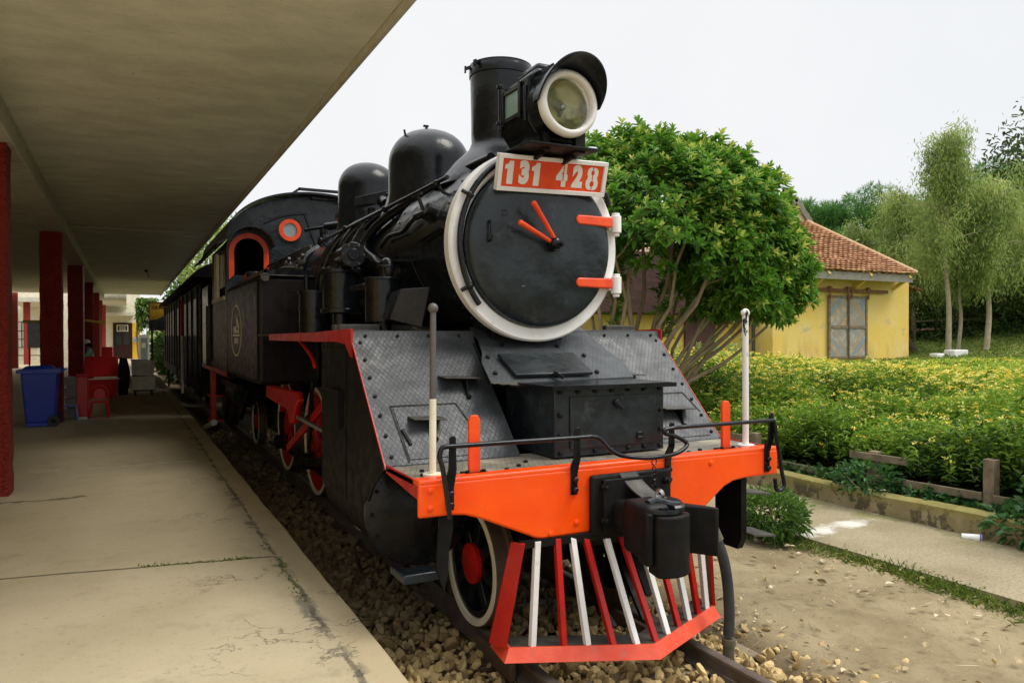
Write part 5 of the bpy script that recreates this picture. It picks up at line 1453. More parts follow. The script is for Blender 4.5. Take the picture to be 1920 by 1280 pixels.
# turret, generator and pipe work in front of the cab
b = MB().cyl((-.22, 4.4, 3.20), (-.22, 4.4, 3.36), .05).hexa([(-.44, 4.35, 3.36), (-.02, 4.2, 3.44), (.06, 4.35, 3.45), (-.36, 4.55, 3.37), (-.42, 4.35, 3.46), (-.02, 4.2, 3.56), (.06, 4.35, 3.57), (-.34, 4.55, 3.47)]).cyl((-.14, 4.1, 3.36), (-.14, 4.25, 3.42), .07).tube([(-.12, 4.2, 3.5), (-.04, 4.05, 3.44), (-.02, 3.9, 3.3)], .012, smooth=4)
b.build("clack_valve", BLACK, lo, bevel=.004)
b = MB().cyl((-.33, 6.2, 3.02), (-.33, 6.2, 3.22), .085).cyl((-.33, 6.2, 3.22), (-.33, 6.2, 3.29), .07, .05).cyl((-.33, 6.2, 3.29), (-.33, 6.2, 3.34), .06).tube([(-.40, 6.2, 3.1), (-.62, 6.1, 2.9), (-.70, 6.0, 2.5), (-.72, 5.9, 2.2)], .05, smooth=4)
b.cyl((-.10, 7.0, 3.50), (.16, 6.4, 3.50), .06, .045).cyl((-.28, 7.4, 3.50), (-.10, 7.0, 3.50), .022).ball((-.30, 7.44, 3.50), .035, 8).cyl((.12, 6.9, 3.62), (.12, 6.45, 3.62), .13, n=24)
b.build("steam_turret", BLACK, lo)
b = MB()
for i in range(4):
    b.tube([(-.45, 6.3 + .05 * i, 3.06 + .03 * i), (-.58, 6.9, 3.0 + .03 * i), (-.60 - .02 * i, 7.6, 2.95 + .03 * i), (-.56 - .05 * i, 8.28, 2.96 + .02 * i)], .017, n=8, smooth=4)
b.tube([(-.72, 6.0, 2.80), (-.8, 6.6, 2.84), (-.78, 7.2, 2.80), (-.75, 8.2, 2.84)], .03, smooth=4)
b.tube([(-.5, 8.2, 3.12), (-.52, 7.9, 3.10), (-.55, 7.7, 2.98), (-.58, 7.6, 2.9)], .028, smooth=4)
for p in ((-.70, 6.0, 2.8), (-.75, 5.6, 2.85), (-.72, 6.6, 2.9)): b.ball(p, .06, 10).cyl(p, (p[0], p[1] - .1, p[2] + .08), .02)
b.build("pipe_bundle", DUSTIRON, lo)
b = MB()
for i, (y, r_) in enumerate(((3.35, .07), (3.6, .03), (3.75, .03))):
    b.tube([pt(150, .70, y), (-.78, y, 2.55), (-.82, y, 2.2), (-.82, y, 1.97)], r_, n=10, smooth=4)
b.tube([(-.9, 4.6, 2.6), (-.9, 4.5, 2.2), (-.9, 4.0, 2.1), (-.9, 3.9, 1.97)], .03, smooth=4)
b.cyl((-1.0, 3.75, 1.97), (-1.0, 3.75, 2.38), .15, n=28).cyl((-1.0, 3.75, 2.36), (-1.0, 3.75, 2.39), .165, n=28).cyl((-1.0, 3.75, 2.2), (-1.0, 3.75, 2.22), .158, n=28)
b.build("side_pipe", BLACK, lo)

# ================================================================ dark coaches behind
def coach(y0, y1, label):
    c = thing("railway_coach", label, "coach", "dark coaches behind the locomotive", (0, 0, 0))
    body = MB().box(-1.30, 1.30, y0, y1, .72, 3.05)
    body.build("coach_body", paint("dark_green_black", (0.008, 0.008, 0.008), (0.014, 0.013, 0.012), rough=0.6, spec=0.06) if y0 < 13 else bpy.data.materials["dark_green_black"], c, bevel=.02)
    xs = np.linspace(-1.5, 1.5, 25); v, f = [], []
    for x in xs:
        z = 3.05 + .55 * math.sqrt(max(0, 1 - (x / 1.52) ** 2))
        for y in (y0 - .1, y1 + .1): v.append((x, y, z))
    for i in range(24): f.append([i * 2, i * 2 + 2, i * 2 + 3, i * 2 + 1])
    f.append([i * 2 for i in range(25)]); f.append([i * 2 + 1 for i in range(24, -1, -1)]); f.append([0, 1, 49, 48])
    MB().add(v, f).build("coach_roof", SOOT, c)
    b = MB()
    for y in np.arange(y0 + .8, y1 - .5, 1.5):
        MB().box(-1.315, -1.303, y, y + .9, 1.95, 2.75).build("window", paint("dark_window", (0.012, 0.014, 0.016), rough=0.3, spec=0.1) if "dark_window" not in bpy.data.materials else bpy.data.materials["dark_window"], c)
        MB().box(-1.33, -1.302, y - .1, y - .04, 1.0, 3.0).build("coach_pillar_strip", SOOT, c)
    g = MB().box(-1.1, 1.1, y0 + .3, y1 - .3, .75, .95)
    for y in (y0 + 1.6, y1 - 1.6):
        for dy in (-.7, .7):
            for s_ in (-1, 1): g.cyl((s_ * .5, y + dy, .38), (s_ * .62, y + dy, .38), .38, n=28)
    g.build("coach_bogie", SOOT, c)
    return c
cA = coach(12.75, 20.6, "dark unlit coach coupled directly behind the locomotive cab")
coach(21.2, 29.6, "farther dark coach behind the first one, by the yellow sign")
MB().cyl((-1.40, 16.9, 1.95), (-1.40, 16.9, 2.85), .035, n=8).build("door_handrail", RED, cA)
MB().cyl((-1.40, 16.9, .5), (-1.40, 16.9, 1.95), .033, n=8).build("lower_handrail", CREAM, cA)
# ================================================================ things on the platform
FZ = 0.33
def plastic(name, c, rough=0.35): return paint(name, c, tuple(x * .85 for x in c), rough=rough, bs=4, bd=.004)
BLUE = plastic("blue_plastic", (0.012, 0.055, 0.55)); REDP = plastic("red_plastic", (0.66, 0.008, 0.008)); GREYP = plastic("grey_plastic", (0.36, 0.38, 0.38))
LILAC = plastic("lilac_plastic", (0.22, 0.24, 0.55)); PALE = plastic("pale_crate_plastic", (0.84, 0.85, 0.74)); NAVY = paint("navy_cloth", (0.012, 0.014, 0.04), rough=.9)
# wheeled bin
wb = thing("wheelie_bin", "blue plastic wheelie bin standing in front of a red pillar", "bin")
x0, x1, y0, y1 = -4.25, -3.80, 11.95, 12.50
MB().hexa([(x0, y0 + .04, .40), (x1, y0 + .04, .40), (x1, y1 - .04, .40), (x0, y1 - .04, .40), (x0 - .07, y0, 1.30), (x1 + .05, y0, 1.30), (x1 + .05, y1, 1.30), (x0 - .07, y1, 1.30)]).build("bin_body", BLUE, wb, bevel=.03, seg=3)
MB().hexa([(x0 - .13, y0 - .03, 1.29), (x1 + .10, y0 - .03, 1.29), (x1 + .10, y1 + .03, 1.29), (x0 - .13, y1 + .03, 1.29), (x0 - .13, y0 - .03, 1.35), (x1 + .10, y0 - .03, 1.37), (x1 + .10, y1 + .03, 1.37), (x0 - .13, y1 + .03, 1.35)]).hexa([(x0 - .06, y0 + .02, 1.35), (x1, y0 + .02, 1.36), (x1, y1 - .02, 1.36), (x0 - .06, y1 - .02, 1.35), (x0, y0 + .06, 1.41), (x1 - .06, y0 + .06, 1.42), (x1 - .06, y1 - .06, 1.42), (x0, y1 - .06, 1.41)]).tube([(x1 + .08, y0 + .03, 1.33), (x1 + .15, y0 + .03, 1.34), (x1 + .15, y1 - .03, 1.34), (x1 + .08, y1 - .03, 1.33)], .018).build("bin_lid", BLUE, wb, bevel=.012)
MB().box(x0, x1 - .1, y0 + .06, y1 - .06, FZ + .003, .41).build("bin_foot", BLUE, wb, bevel=.01)
for yy in (y0 - .02, y1 - .03):
    w = MB().cyl((x1 - .02, yy, FZ + .10), (x1 - .02, yy + .05, FZ + .10), .10, n=24).build("bin_wheel", RUBBER, wb, bevel=.01)
    MB().cyl((x1 - .02, yy - .004, FZ + .10), (x1 - .02, yy + .054, FZ + .10), .045, n=16).build("bin_wheel_hub", SOOT, w)
# stool
st = thing("plastic_stool", "small lilac plastic stool between the red pillar and the grey tubs", "stool", loc=(0, 0, 0))
cx, cy = -3.63, 12.95
MB().box(cx - .13, cx + .13, cy - .13, cy + .13, .60, .63).build("seat", LILAC, st, bevel=.012)
for a in (-1, 1):
    for c in (-1, 1): MB().bar((cx + a * .14, cy + c * .14, FZ + .005), (cx + a * .11, cy + c * .11, .605), .04, .04).build("leg", LILAC, st, bevel=.005)
# stacked tubs
for i, wd in enumerate(("lowest", "second", "third", "topmost")):
    z = FZ + .004 + .205 * i
    t = thing("storage_tub", "%s grey lidded tub in the stack beside the red pillar" % wd, "tub", "grey tubs stacked by the pillar")
    MB().hexa([(-3.70, 13.22, z), (-3.50, 13.22, z), (-3.50, 13.55, z), (-3.70, 13.55, z), (-3.73, 13.20, z + .17), (-3.48, 13.20, z + .17), (-3.48, 13.58, z + .17), (-3.73, 13.58, z + .17)]).build("tub_body", GREYP, t, bevel=.01)
    MB().box(-3.745, -3.465, 13.18, 13.60, z + .171, z + .20).build("tub_lid", GREYP, t, bevel=.008)
# red cabinet
c = thing("red_cabinet", "narrow red upright cabinet beside the grey tubs", "cabinet")
MB().box(-3.52, -3.33, 13.05, 13.5, FZ + .04, 1.17).build("cabinet_body", REDP, c, bevel=.012)
MB().box(-3.50, -3.34, 13.04, 13.1, FZ + .003, FZ + .045).build("cabinet_foot", PALE, c)
MB().box(-3.535, -3.315, 13.03, 13.52, 1.172, 1.20).build("cabinet_top", REDP, c, bevel=.006)
# red chair
ch_ = thing("plastic_chair", "red plastic chair with a rounded back in front of the red ice chest", "chair")
cx, cy = -3.14, 13.35
MB().box(cx - .16, cx + .16, cy - .16, cy + .16, .62, .645).build("seat", REDP, ch_, bevel=.012)
for a in (-1, 1):
    for q in (-1, 1): MB().bar((cx + a * .17, cy + q * .17, FZ + .004), (cx + a * .13, cy + q * .13, .625), .04, .035).build("leg", REDP, ch_, bevel=.006)
arc = [(cx + .15 * math.cos(a), cy + .16, .78 + .17 * math.sin(a)) for a in np.linspace(0, math.pi, 14)]
MB().tube([(cx + .15, cy + .15, .63)] + arc + [(cx - .15, cy + .15, .63)], .016).prism([(cx - .09, cy + .15, .68), (cx + .09, cy + .15, .68), (cx + .10, cy + .15, .80), (cx + .05, cy + .15, .88), (cx - .05, cy + .15, .88), (cx - .10, cy + .15, .80)], (0, 0, 0), (0, .015, 0)).build("backrest", REDP, ch_)
# ice chest with its lid up
ic = thing("ice_chest", "large red ice chest standing open with its lid raised", "ice chest")
MB().hexa([(-3.62, 18.55, FZ + .003), (-2.88, 18.55, FZ + .003), (-2.88, 19.05, FZ + .003), (-3.62, 19.05, FZ + .003), (-3.66, 18.5, .83), (-2.84, 18.5, .83), (-2.84, 19.1, .83), (-3.66, 19.1, .83)]).build("chest_body", REDP, ic, bevel=.03)
MB().hexa([(-3.68, 19.06, .86), (-2.82, 19.06, .86), (-2.82, 19.14, .86), (-3.68, 19.14, .86), (-3.64, 19.20, 1.40), (-2.86, 19.20, 1.40), (-2.86, 19.28, 1.40), (-3.64, 19.28, 1.40)]).build("chest_lid", REDP, ic, bevel=.03)
MB().box(-3.67, -2.80, 18.49, 18.52, .815, .84).build("chest_rim", PALE, ic, bevel=.006)
# dark coat
cb = MB(); v, f = [], []
for i in range(9):
    t = i / 8; z = 1.36 - 1.0 * t
    for k in range(10):
        a = 2 * math.pi * k / 10
        rr = (.05 + .08 * math.sin(math.pi * min(1, t * .75 + .15)) + .03 * t) * (1 + .18 * math.sin(3 * a + 4 * t))
        v.append((-2.73 + rr * math.cos(a), 18.95 + rr * .8 * math.sin(a), z))
for i in range(8):
    for k in range(10): f.append([i * 10 + k, i * 10 + (k + 1) % 10, (i + 1) * 10 + (k + 1) % 10, (i + 1) * 10 + k])
f += [list(range(10))[::-1], list(range(80, 90))]
tag(cb.add(v, f).build("hanging_coat", NAVY), "dark navy coat hanging between the red ice chest and the pale crates", "coat")
# pale crates on a dolly
dl = thing("dolly", "low wheeled dolly carrying the pale crates", "dolly")
MB().box(-2.50, -1.98, 18.75, 19.35, .46, .49).build("dolly_deck", SOOT, dl, bevel=.005)
for a in (-2.44, -2.04):
    for c in (18.82, 19.28): MB().cyl((a - .02, c, FZ + .06), (a + .02, c, FZ + .06), .058, n=16).bar((a, c, FZ + .06), (a, c, .47), .03, .03).build("caster", RUBBER, dl)
def crate(z, h, lbl, tilt=0.0, dx=0):
    t = thing("plastic_crate", lbl, "crate", "pale crates stacked on the dolly", (-2.24 + dx, 19.05, z))
    t.rotation_euler = (0, R(tilt), 0)
    def at(o): return o
    b = MB().hexa([(-.26, -.28, 0), (.26, -.28, 0), (.26, .28, 0), (-.26, .28, 0), (-.30, -.31, h), (.30, -.31, h), (.30, .31, h), (-.30, .31, h)])
    b.build("crate_body", PALE, t, bevel=.015)
    r_ = MB().box(-.315, .315, -.325, .325, h - .03, h)
    for x in (-.2, -.07, .07, .2): r_.box(x - .008, x + .008, -.315, -.285, .02, h - .03)
    for z_ in (.12, .24): r_.box(-.29, .29, -.312, -.285, z_ - .007, z_ + .007)
    r_.build("crate_ribs", PALE, t, bevel=.004)
crate(.492, .37, "lower pale plastic crate on the wheeled dolly")
crate(.875, .42, "upper pale ribbed crate lying tilted on the lower crate", 4, -.03)

# seller in a pale cap behind the ice chest (head bowed, facing left)
pe = thing("person", "person in pale cap and mint green top standing behind the red ice chest", "person")
def skin_body():
    J = {"hip": (-3.55, 20.6, 1.10, .15), "waist": (-3.55, 20.6, 1.28, .125), "chest": (-3.57, 20.58, 1.46, .145), "neck": (-3.60, 20.58, 1.60, .055), "head": (-3.66, 20.58, 1.70, .085), "top": (-3.66, 20.58, 1.80, .075),
         "sl": (-3.58, 20.42, 1.53, .06), "el": (-3.70, 20.36, 1.32, .045), "wl": (-3.86, 20.45, 1.24, .033), "sr": (-3.56, 20.75, 1.53, .06), "er": (-3.66, 20.84, 1.32, .045), "wr": (-3.84, 20.72, 1.24, .033),
         "kl": (-3.58, 20.50, .74, .075), "al": (-3.53, 20.50, .40, .05), "fl": (-3.66, 20.50, .365, .035), "kr": (-3.60, 20.72, .74, .075), "ar": (-3.55, 20.72, .40, .05), "fr": (-3.68, 20.72, .365, .035)}
    E = [("hip", "waist"), ("waist", "chest"), ("chest", "neck"), ("neck", "head"), ("head", "top"), ("chest", "sl"), ("sl", "el"), ("el", "wl"), ("chest", "sr"), ("sr", "er"), ("er", "wr"), ("hip", "kl"), ("kl", "al"), ("al", "fl"), ("hip", "kr"), ("kr", "ar"), ("ar", "fr")]
    names = list(J); me = bpy.data.meshes.new("body")
    me.from_pydata([J[n][:3] for n in names], [(names.index(a), names.index(b)) for a, b in E], [])
    o = bpy.data.objects.new("body", me); COL.objects.link(o)
    m = o.modifiers.new("skin", 'SKIN')
    if not me.skin_vertices: me.skin_vertices.new()
    sv = me.skin_vertices[0].data
    for i, n in enumerate(names): sv[i].radius = (J[n][3], J[n][3]); sv[i].use_root = (n == "hip")
    s = o.modifiers.new("sub", 'SUBSURF'); s.levels = s.render_levels = 2
    dg = bpy.context.evaluated_depsgraph_get()
    m2 = bpy.data.meshes.new_from_object(o.evaluated_get(dg), depsgraph=dg)
    bpy.data.objects.remove(o)
    o = bpy.data.objects.new("body", m2); COL.objects.link(o); o.parent = pe
    SKIN = paint("brown_skin", (0.34, 0.17, 0.10), rough=.6); MINT = paint("mint_cloth", (0.30, 0.60, 0.36), rough=.85); TROU = paint("dark_trousers", (0.02, 0.02, 0.025), rough=.9)
    m2.materials.clear()
    for mm in (SKIN, MINT, TROU): m2.materials.append(mm)
    for p in m2.polygons:
        p.use_smooth = True
        c_ = p.center
        p.material_index = 2 if c_.z < 1.16 and c_.x > -3.72 else (1 if (1.16 <= c_.z < 1.59 and c_.x > -3.74) else 0)
skin_body()
MB().ball((-3.655, 20.58, 1.775), .102, 20, (1, .92, .82)).hexa([(-3.74, 20.51, 1.755), (-3.70, 20.65, 1.755), (-3.86, 20.64, 1.70), (-3.86, 20.52, 1.70), (-3.74, 20.51, 1.768), (-3.70, 20.65, 1.768), (-3.86, 20.64, 1.712), (-3.86, 20.52, 1.712)]).build("cap", CREAM, pe)
MB().ball((-3.625, 20.58, 1.715), .088, 16, (1, .95, 1)).ball((-3.55, 20.58, 1.69), .045, 10).build("hair", SOOT, pe)
b = MB().ball((-3.752, 20.58, 1.70), .017, 8, (1.3, .8, 1)).build("nose", bpy.data.materials["brown_skin"], pe)
for dy in (-.10, .10):
    hb = MB()
    hy = 20.45 + (.27 if dy > 0 else 0)
    hb.ball((-3.89, hy, 1.235), .035, 10, (1.2, .9, .6))
    for k in range(4): hb.tube([(-3.91, hy - .03 + .02 * k, 1.235), (-3.95, hy - .03 + .02 * k, 1.232), (-3.965, hy - .03 + .02 * k, 1.21)], .009, n=6, smooth=2)
    hb.tube([(-3.88, hy + dy * .3, 1.235), (-3.92, hy + dy * .45, 1.225)], .010, n=6)
    hb.build("hand", bpy.data.materials["brown_skin"], pe)
# yellow board above the counter
tag(MB().bar((-3.69, 20.2, 2.39), (-3.20, 20.6, 2.33), .03, .06).build("yellow_bar", plastic("yellow_plastic", (0.62, 0.42, 0.04)), bevel=.004), "short yellow bar fixed across the row of red pillars", "bar")
# white board hanging past the second pillar
wh = thing("notice_board", "pale hanging board with a yellow cloth on top seen left of the second pillar", "board")
MB().box(-5.50, -4.6, 25.0, 25.03, 1.57, 2.40).build("board_panel", paint("pale_blue_board", (0.62, 0.66, 0.74), rough=.4), wh, bevel=.08)
MB().box(-5.62, -4.5, 24.96, 25.07, 2.38, 2.47).build("board_cloth", bpy.data.materials["yellow_plastic"], wh, bevel=.01)
for x in (-5.45, -4.65): MB().cyl((x, 25.015, FZ + .002), (x, 25.015, 1.6), .02, n=8).build("leg", SOOT, wh)
# cafe billboard on a post
bb = thing("cafe_sign", "tall yellow and dark cafe signboard on a post beside the coaches", "sign")
MB().box(-1.80, -1.02, 30.0, 30.06, 2.20, 3.30).build("sign_panel", plastic("amber_sign", (0.72, 0.42, 0.03)), bb)
MB().prism([(-1.79, 29.99, 2.22), (-1.03, 29.99, 2.22), (-1.03, 29.99, 3.05), (-1.15, 29.99, 2.9), (-1.35, 29.99, 2.72), (-1.55, 29.99, 2.62), (-1.79, 29.99, 2.58)], (0, 0, 0), (0, .008, 0)).build("sign_picture", paint("dark_sign_print", (0.03, 0.04, 0.05), (0.10, 0.12, 0.12), rough=.5), bb)
text("sign_lettering", "CÀ PHÊ", .16, SOOT, bb, (-1.45, 29.985, 3.10), (1, 0, 0), (0, 0, 1), bold=.004)
MB().box(-1.83, -1.0, 29.97, 30.09, 3.30, 3.33).box(-1.83, -1.0, 29.97, 30.09, 2.17, 2.20).box(-1.83, -1.80, 29.97, 30.09, 2.17, 3.33).build("sign_frame", paint("brown_sign_frame", (0.2, 0.05, 0.02), rough=.5), bb)
MB().cyl((-1.72, 30.03, FZ - .6), (-1.72, 30.03, 2.2), .04, n=10).cyl((-1.1, 30.03, FZ - .6), (-1.1, 30.03, 2.2), .04, n=10).build("sign_post", SOOT, bb)
# white cabinet and paper beyond the crates
fr = thing("white_fridge", "white glass fronted drinks fridge by the far end of the platform", "fridge")
MB().box(-2.08, -1.62, 38.0, 38.6, FZ + .003, 2.0).build("fridge_body", WHITE, fr, bevel=.02)
MB().box(-2.0, -1.70, 37.985, 38.0, .6, 1.85).build("fridge_door", WINGLASS, fr)
MB().box(-1.97, -1.78, 37.97, 37.984, 1.35, 1.6).build("fridge_notice", PALE, fr)
# red chair at the far pillars
fc = thing("far_chair", "bright red plastic chair back by the far pillars", "chair")
MB().box(-3.55, -3.15, 31.0, 31.35, .75, .80).build("seat", REDP, fc, bevel=.02)
MB().box(-3.55, -3.15, 31.34, 31.40, .85, 1.50).build("backrest", REDP, fc, bevel=.03)
for a in (-3.52, -3.18):
    for c in (31.03, 31.36): MB().cyl((a, c, FZ + .003), (a, c, .76), .02, n=8).build("leg", REDP, fc)

# ================================================================ station building at the far end
sb = thing("station_hall", "yellow station hall with a dark double door closing the far end of the platform", "station")
WARM = paint("cream_wall", (0.70, 0.66, 0.52), (0.6, 0.55, 0.42), rough=.85)
MB().box(-9.5, -1.75, 56.0, 60, -.4, 4.9).build("hall_wall", WARM, sb)
MB().box(-2.26, -1.75, 55.93, 56.0, -.3, 2.89).build("yellow_pier", paint("bright_yellow_wash", (0.80, 0.48, 0.03), rough=.8), sb)
MB().box(-3.47, -2.27, 55.90, 55.99, -.3, 2.88).build("double_door", paint("dark_brown_door", (0.035, 0.014, 0.011), rough=.6, spec=0.15), sb)
b = MB()
for x in (-3.30, -2.82): b.box(x, x + .36, 55.88, 55.905, 1.3, 2.3)
b.build("door_pane", paint("dim_door_glass", (0.025, 0.03, 0.03), rough=.2), sb)
MB().box(-3.24, -2.52, 55.82, 55.86, 2.27, 2.73).build("door_sign", CREAM, sb)
MB().box(-3.19, -2.57, 55.81, 55.822, 2.32, 2.68).build("door_sign_face", SOOT, sb)
for z in (2.58, 2.46, 2.38): MB().box(-3.1, -2.66, 55.805, 55.812, z, z + .03).build("sign_line", CREAM, sb)
MB().box(-2.20, -1.72, 55.7, 55.73, 1.55, 1.86).build("blue_sign", plastic("blue_sign", (0.10, 0.24, 0.72)), sb)
for i in range(5): MB().box(-2.15 + .08 * i, -2.10 + .08 * i, 55.69, 55.702, 1.71, 1.79).build("sign_letter", DIGIT, sb)
for i in range(4): MB().box(-2.12 + .09 * i, -2.06 + .09 * i, 55.69, 55.702, 1.60, 1.66).build("sign_letter", DIGIT, sb)
MB().box(-4.6, -2.62, 41.2, 56, 3.95, 4.25).build("porch_roof", BEAMPL, sb)
MB().box(-4.6, -2.2, 52, 56, 3.3, 3.5).build("porch_soffit", BEAMPL, sb)
MB().box(-8.8, -6.7, 46.5, 56, 3.9, 4.15).build("porch_roof", BEAMPL, sb)
for (x, y) in ((-7.7, 41.4), (-7.70, 47.1), (-3.95, 43.0), (-3.95, 50.0)): pillar(x, y, 3.9 if y > 42 else 4.15, .36 if y < 43 else .32, sb, 10)
b = MB().box(-9.2, -7.9, 55.95, 55.99, 1.2, 2.9); b.build("hall_window", paint("bright_window", (0.62, 0.62, 0.55), rough=.3), sb)
b = MB()
for x in np.linspace(-9.2, -7.9, 5): b.box(x - .02, x + .02, 55.92, 55.95, 1.2, 2.9)
for z in (1.2, 1.75, 2.3, 2.9): b.box(-9.2, -7.9, 55.92, 55.95, z - .02, z + .02)
b.build("window_bars", SOOT, sb)
be = thing("wooden_bench", "low wooden bench in the bright yard beyond the far pillars", "bench")
MB().box(-9.0, -7.2, 50.0, 50.4, .75, .82).build("seat", WOOD, be, bevel=.01)
for x in (-8.9, -8.1, -7.3): MB().box(x - .05, x + .05, 50.05, 50.35, FZ + .003, .75).build("leg", WOOD, be)

# ================================================================ wooden fence and the thrown away cup on the right
fe = thing("timber_fence", "weathered low timber rail fence half swallowed by the flower bushes", "fence")
for y in (-1.9, .86, 2.20, 4.1, 6.4):
    g = 0.02
    MB().box(5.20, 5.31, y - .055, y + .055, g, .66 if y < 1 else .56).build("post", WOOD, fe, bevel=.006)
rails = [((5.19, -2.3, .285), (5.19, .80, .265)), ((5.19, .92, .27), (5.185, 2.35, .245)), ((5.19, 2.9, .20), (5.19, 6.6, .24)), ((5.19, 1.75, .50), (5.19, 2.5, .49)), ((5.19, 4.2, .47), (5.19, 6.6, .48))]
for p, q in rails: MB().bar(p, q, .03, .085).build("rail", WOOD, fe, bevel=.005)
cu = thing("paper_cup", "white drink cup lying on its side against the mossy kerb", "cup")
MB().cyl((4.66, .80, -.05), (4.74, .67, -.047), .033, .040, n=22).build("cup_body", WHITE, cu)
MB().cyl((4.742, .667, -.047), (4.75, .655, -.047), .043, n=22).build("cup_rim", LILAC, cu)
# ================================================================ vegetation
def limb(mb, p, q, r0, r1, bend=0.1, n=8, seg=5):
    p, q = Vector(p), Vector(q); L = (q - p).length
    pts = [p]
    for i in range(1, seg):
        t = i / seg
        pts.append(p.lerp(q, t) + Vector((random.uniform(-1, 1), random.uniform(-1, 1), random.uniform(-.3, .6))) * bend * L * .5 * math.sin(math.pi * t))
    pts.append(q)
    mb.tube(pts, r0, n=n, smooth=2, r2=r1)
    return pts

# ---- broad glossy tree behind the engine: many slim stems fan out to a dome of leaf rosettes
def dome_tree():
    tr_ = thing("rosette_leaf_tree", "dome shaped many stemmed tree with glossy leaf rosettes behind the locomotive", "tree")
    base = np.array([5.05, 6.95, 0.35])
    lobes = [(np.array([5.52, 6.60, 3.80]), np.array([1.75, 1.75, 1.48])), (np.array([6.66, 5.98, 3.20]), np.array([1.02, 1.22, 1.08])), (np.array([4.75, 7.15, 4.05]), np.array([1.25, 1.3, 1.25])), (np.array([6.30, 6.1, 3.75]), np.array([1.2, 1.3, 1.25])), (np.array([6.80, 5.92, 2.72]), np.array([.92, 1.1, .80]))]
    C, Dd = [], []
    for (c, r_), n in zip(lobes, (2100, 1150, 950, 1150, 620)):
        s = sphere_pts(n * 2)
        s = s[(s[:, 2] > -.62)][:n]
        rad = np.where(RNG.random(len(s)) < .80, RNG.uniform(.86, 1.03, len(s)), RNG.uniform(.45, .9, len(s)))
        # lumpy outline
        lump = 1 + .09 * np.sin(s[:, 0] * 6 + s[:, 2] * 5) + .08 * np.sin(s[:, 1] * 7 - s[:, 2] * 4) + .07 * (RNG.random(len(s)) < .06)
        C.append(c + s * r_ * (rad * lump)[:, None]); Dd.append(unit(s / r_ + np.array([0, 0, .55])))
    C, Dd = np.concatenate(C), np.concatenate(Dd)
    # drop rosettes buried in another lobe and the open hollow low on the left
    keep = np.ones(len(C), bool)
    for c, r_ in lobes:
        q = (((C - c) / r_) ** 2).sum(1); keep &= ~(q < .42)
    side = (C[:, 0] - 5.05) * .87 + (6.95 - C[:, 1]) * .5
    keep &= ~((C[:, 2] < 3.35) & (side < .95) & (RNG.random(len(C)) < .93))
    keep &= ~((C[:, 2] < 2.75) & (side < 1.5) & (RNG.random(len(C)) < .7))
    C, Dd = C[keep], Dd[keep]
    # sprouts along the stems
    sp = np.array([[4.75, 6.75, z] for z in np.arange(1.9, 3.2, .08)] + [[5.55, 6.5, z] for z in np.arange(2.0, 3.1, .12)] + [[4.3, 7.2, z] for z in np.arange(2.2, 3.4, .08)] + [[5.2, 7.3, z] for z in np.arange(2.3, 3.4, .09)]) 
    sp = sp + RNG.normal(size=sp.shape) * .07
    C = np.concatenate([C, sp]); Dd = np.concatenate([Dd, np.tile([[.1, -.3, .9]], (len(sp), 1))])
    n, k = len(C), 13
    a = (np.arange(k)[None] * 2.399 + RNG.uniform(0, 6.28, (n, 1)))
    lvl = np.arange(k)[None] / (k - 1)                      # 0 outer old leaves, 1 inner young leaves
    ax = Dd; u = unit(np.cross(ax, np.array([.3, .2, 1.0]))); w = np.cross(ax, u)
    el = (.10 + 1.0 * lvl + RNG.normal(size=(n, k)) * .14)
    D = (u[:, None] * np.cos(a)[..., None] + w[:, None] * np.sin(a)[..., None]) * np.cos(el)[..., None] + ax[:, None] * np.sin(el)[..., None]
    P = C[:, None] + ax[:, None] * (.13 * lvl[..., None] - .06)
    L = (.180 - .075 * lvl) * RNG.uniform(.8, 1.2, (n, k)); L = L * RNG.uniform(.72, 1.28, (n, 1)); W = L * .40
    out = np.clip((C[:, 2] - 2.4) / 3.0, 0, 1)[:, None]
    tint = np.clip(.34 + .15 * RNG.normal(size=(n, 1)) + .14 * RNG.normal(size=(n, k)) + np.where(lvl > .66, .16 + .42 * RNG.random((n, 1)) * (.4 + out), 0), 0, 1)
    U = np.broadcast_to(ax[:, None], D.shape).reshape(-1, 3)
    leaves("crown", P.reshape(-1, 3), D.reshape(-1, 3), L.ravel(), W.ravel(), tint.ravel(), LEAF_GLOSS, tr_, U=U, droop=.12)
    b = MB()
    ends = C[RNG.choice(len(C) - len(sp), 120, replace=False)]
    stems = []
    for i in range(19):
        a_ = 2 * math.pi * i / 19 + random.uniform(-.2, .2)
        tgt = np.array([5.7 + 1.5 * math.cos(a_), 6.5 + 1.3 * math.sin(a_), 3.4 + random.uniform(-.3, .7)])
        if i % 4 == 0: tgt = np.array([5.5 + .5 * math.cos(a_), 6.6 + .5 * math.sin(a_), 4.3])
        s0 = base + np.array([.28 * math.cos(a_), .25 * math.sin(a_), 0])
        stems.append(limb(b, s0, tgt, random.uniform(.035, .065), .020, .12))
    for tgt in ((6.9, 5.7, 2.75), (7.25, 5.9, 2.9), (6.6, 5.7, 2.3), (7.3, 5.75, 2.55), (6.9, 5.9, 2.35), (7.05, 5.6, 2.1), (6.3, 6.0, 2.5)):
        stems.append(limb(b, base + np.array([.3, -.2, .15]), tgt, .05, .018, .08))
    nodes = [p for s in stems for p in s[2:]]
    for e in ends:
        e = Vector(e); p = min(nodes, key=lambda q: (q - e).length + max(0, q.z - e.z) * 1.5)
        limb(b, p, e, .020, .008, .08, n=5, seg=3)
    b.build("trunk", BARK, tr_, sharp=80)
dome_tree()

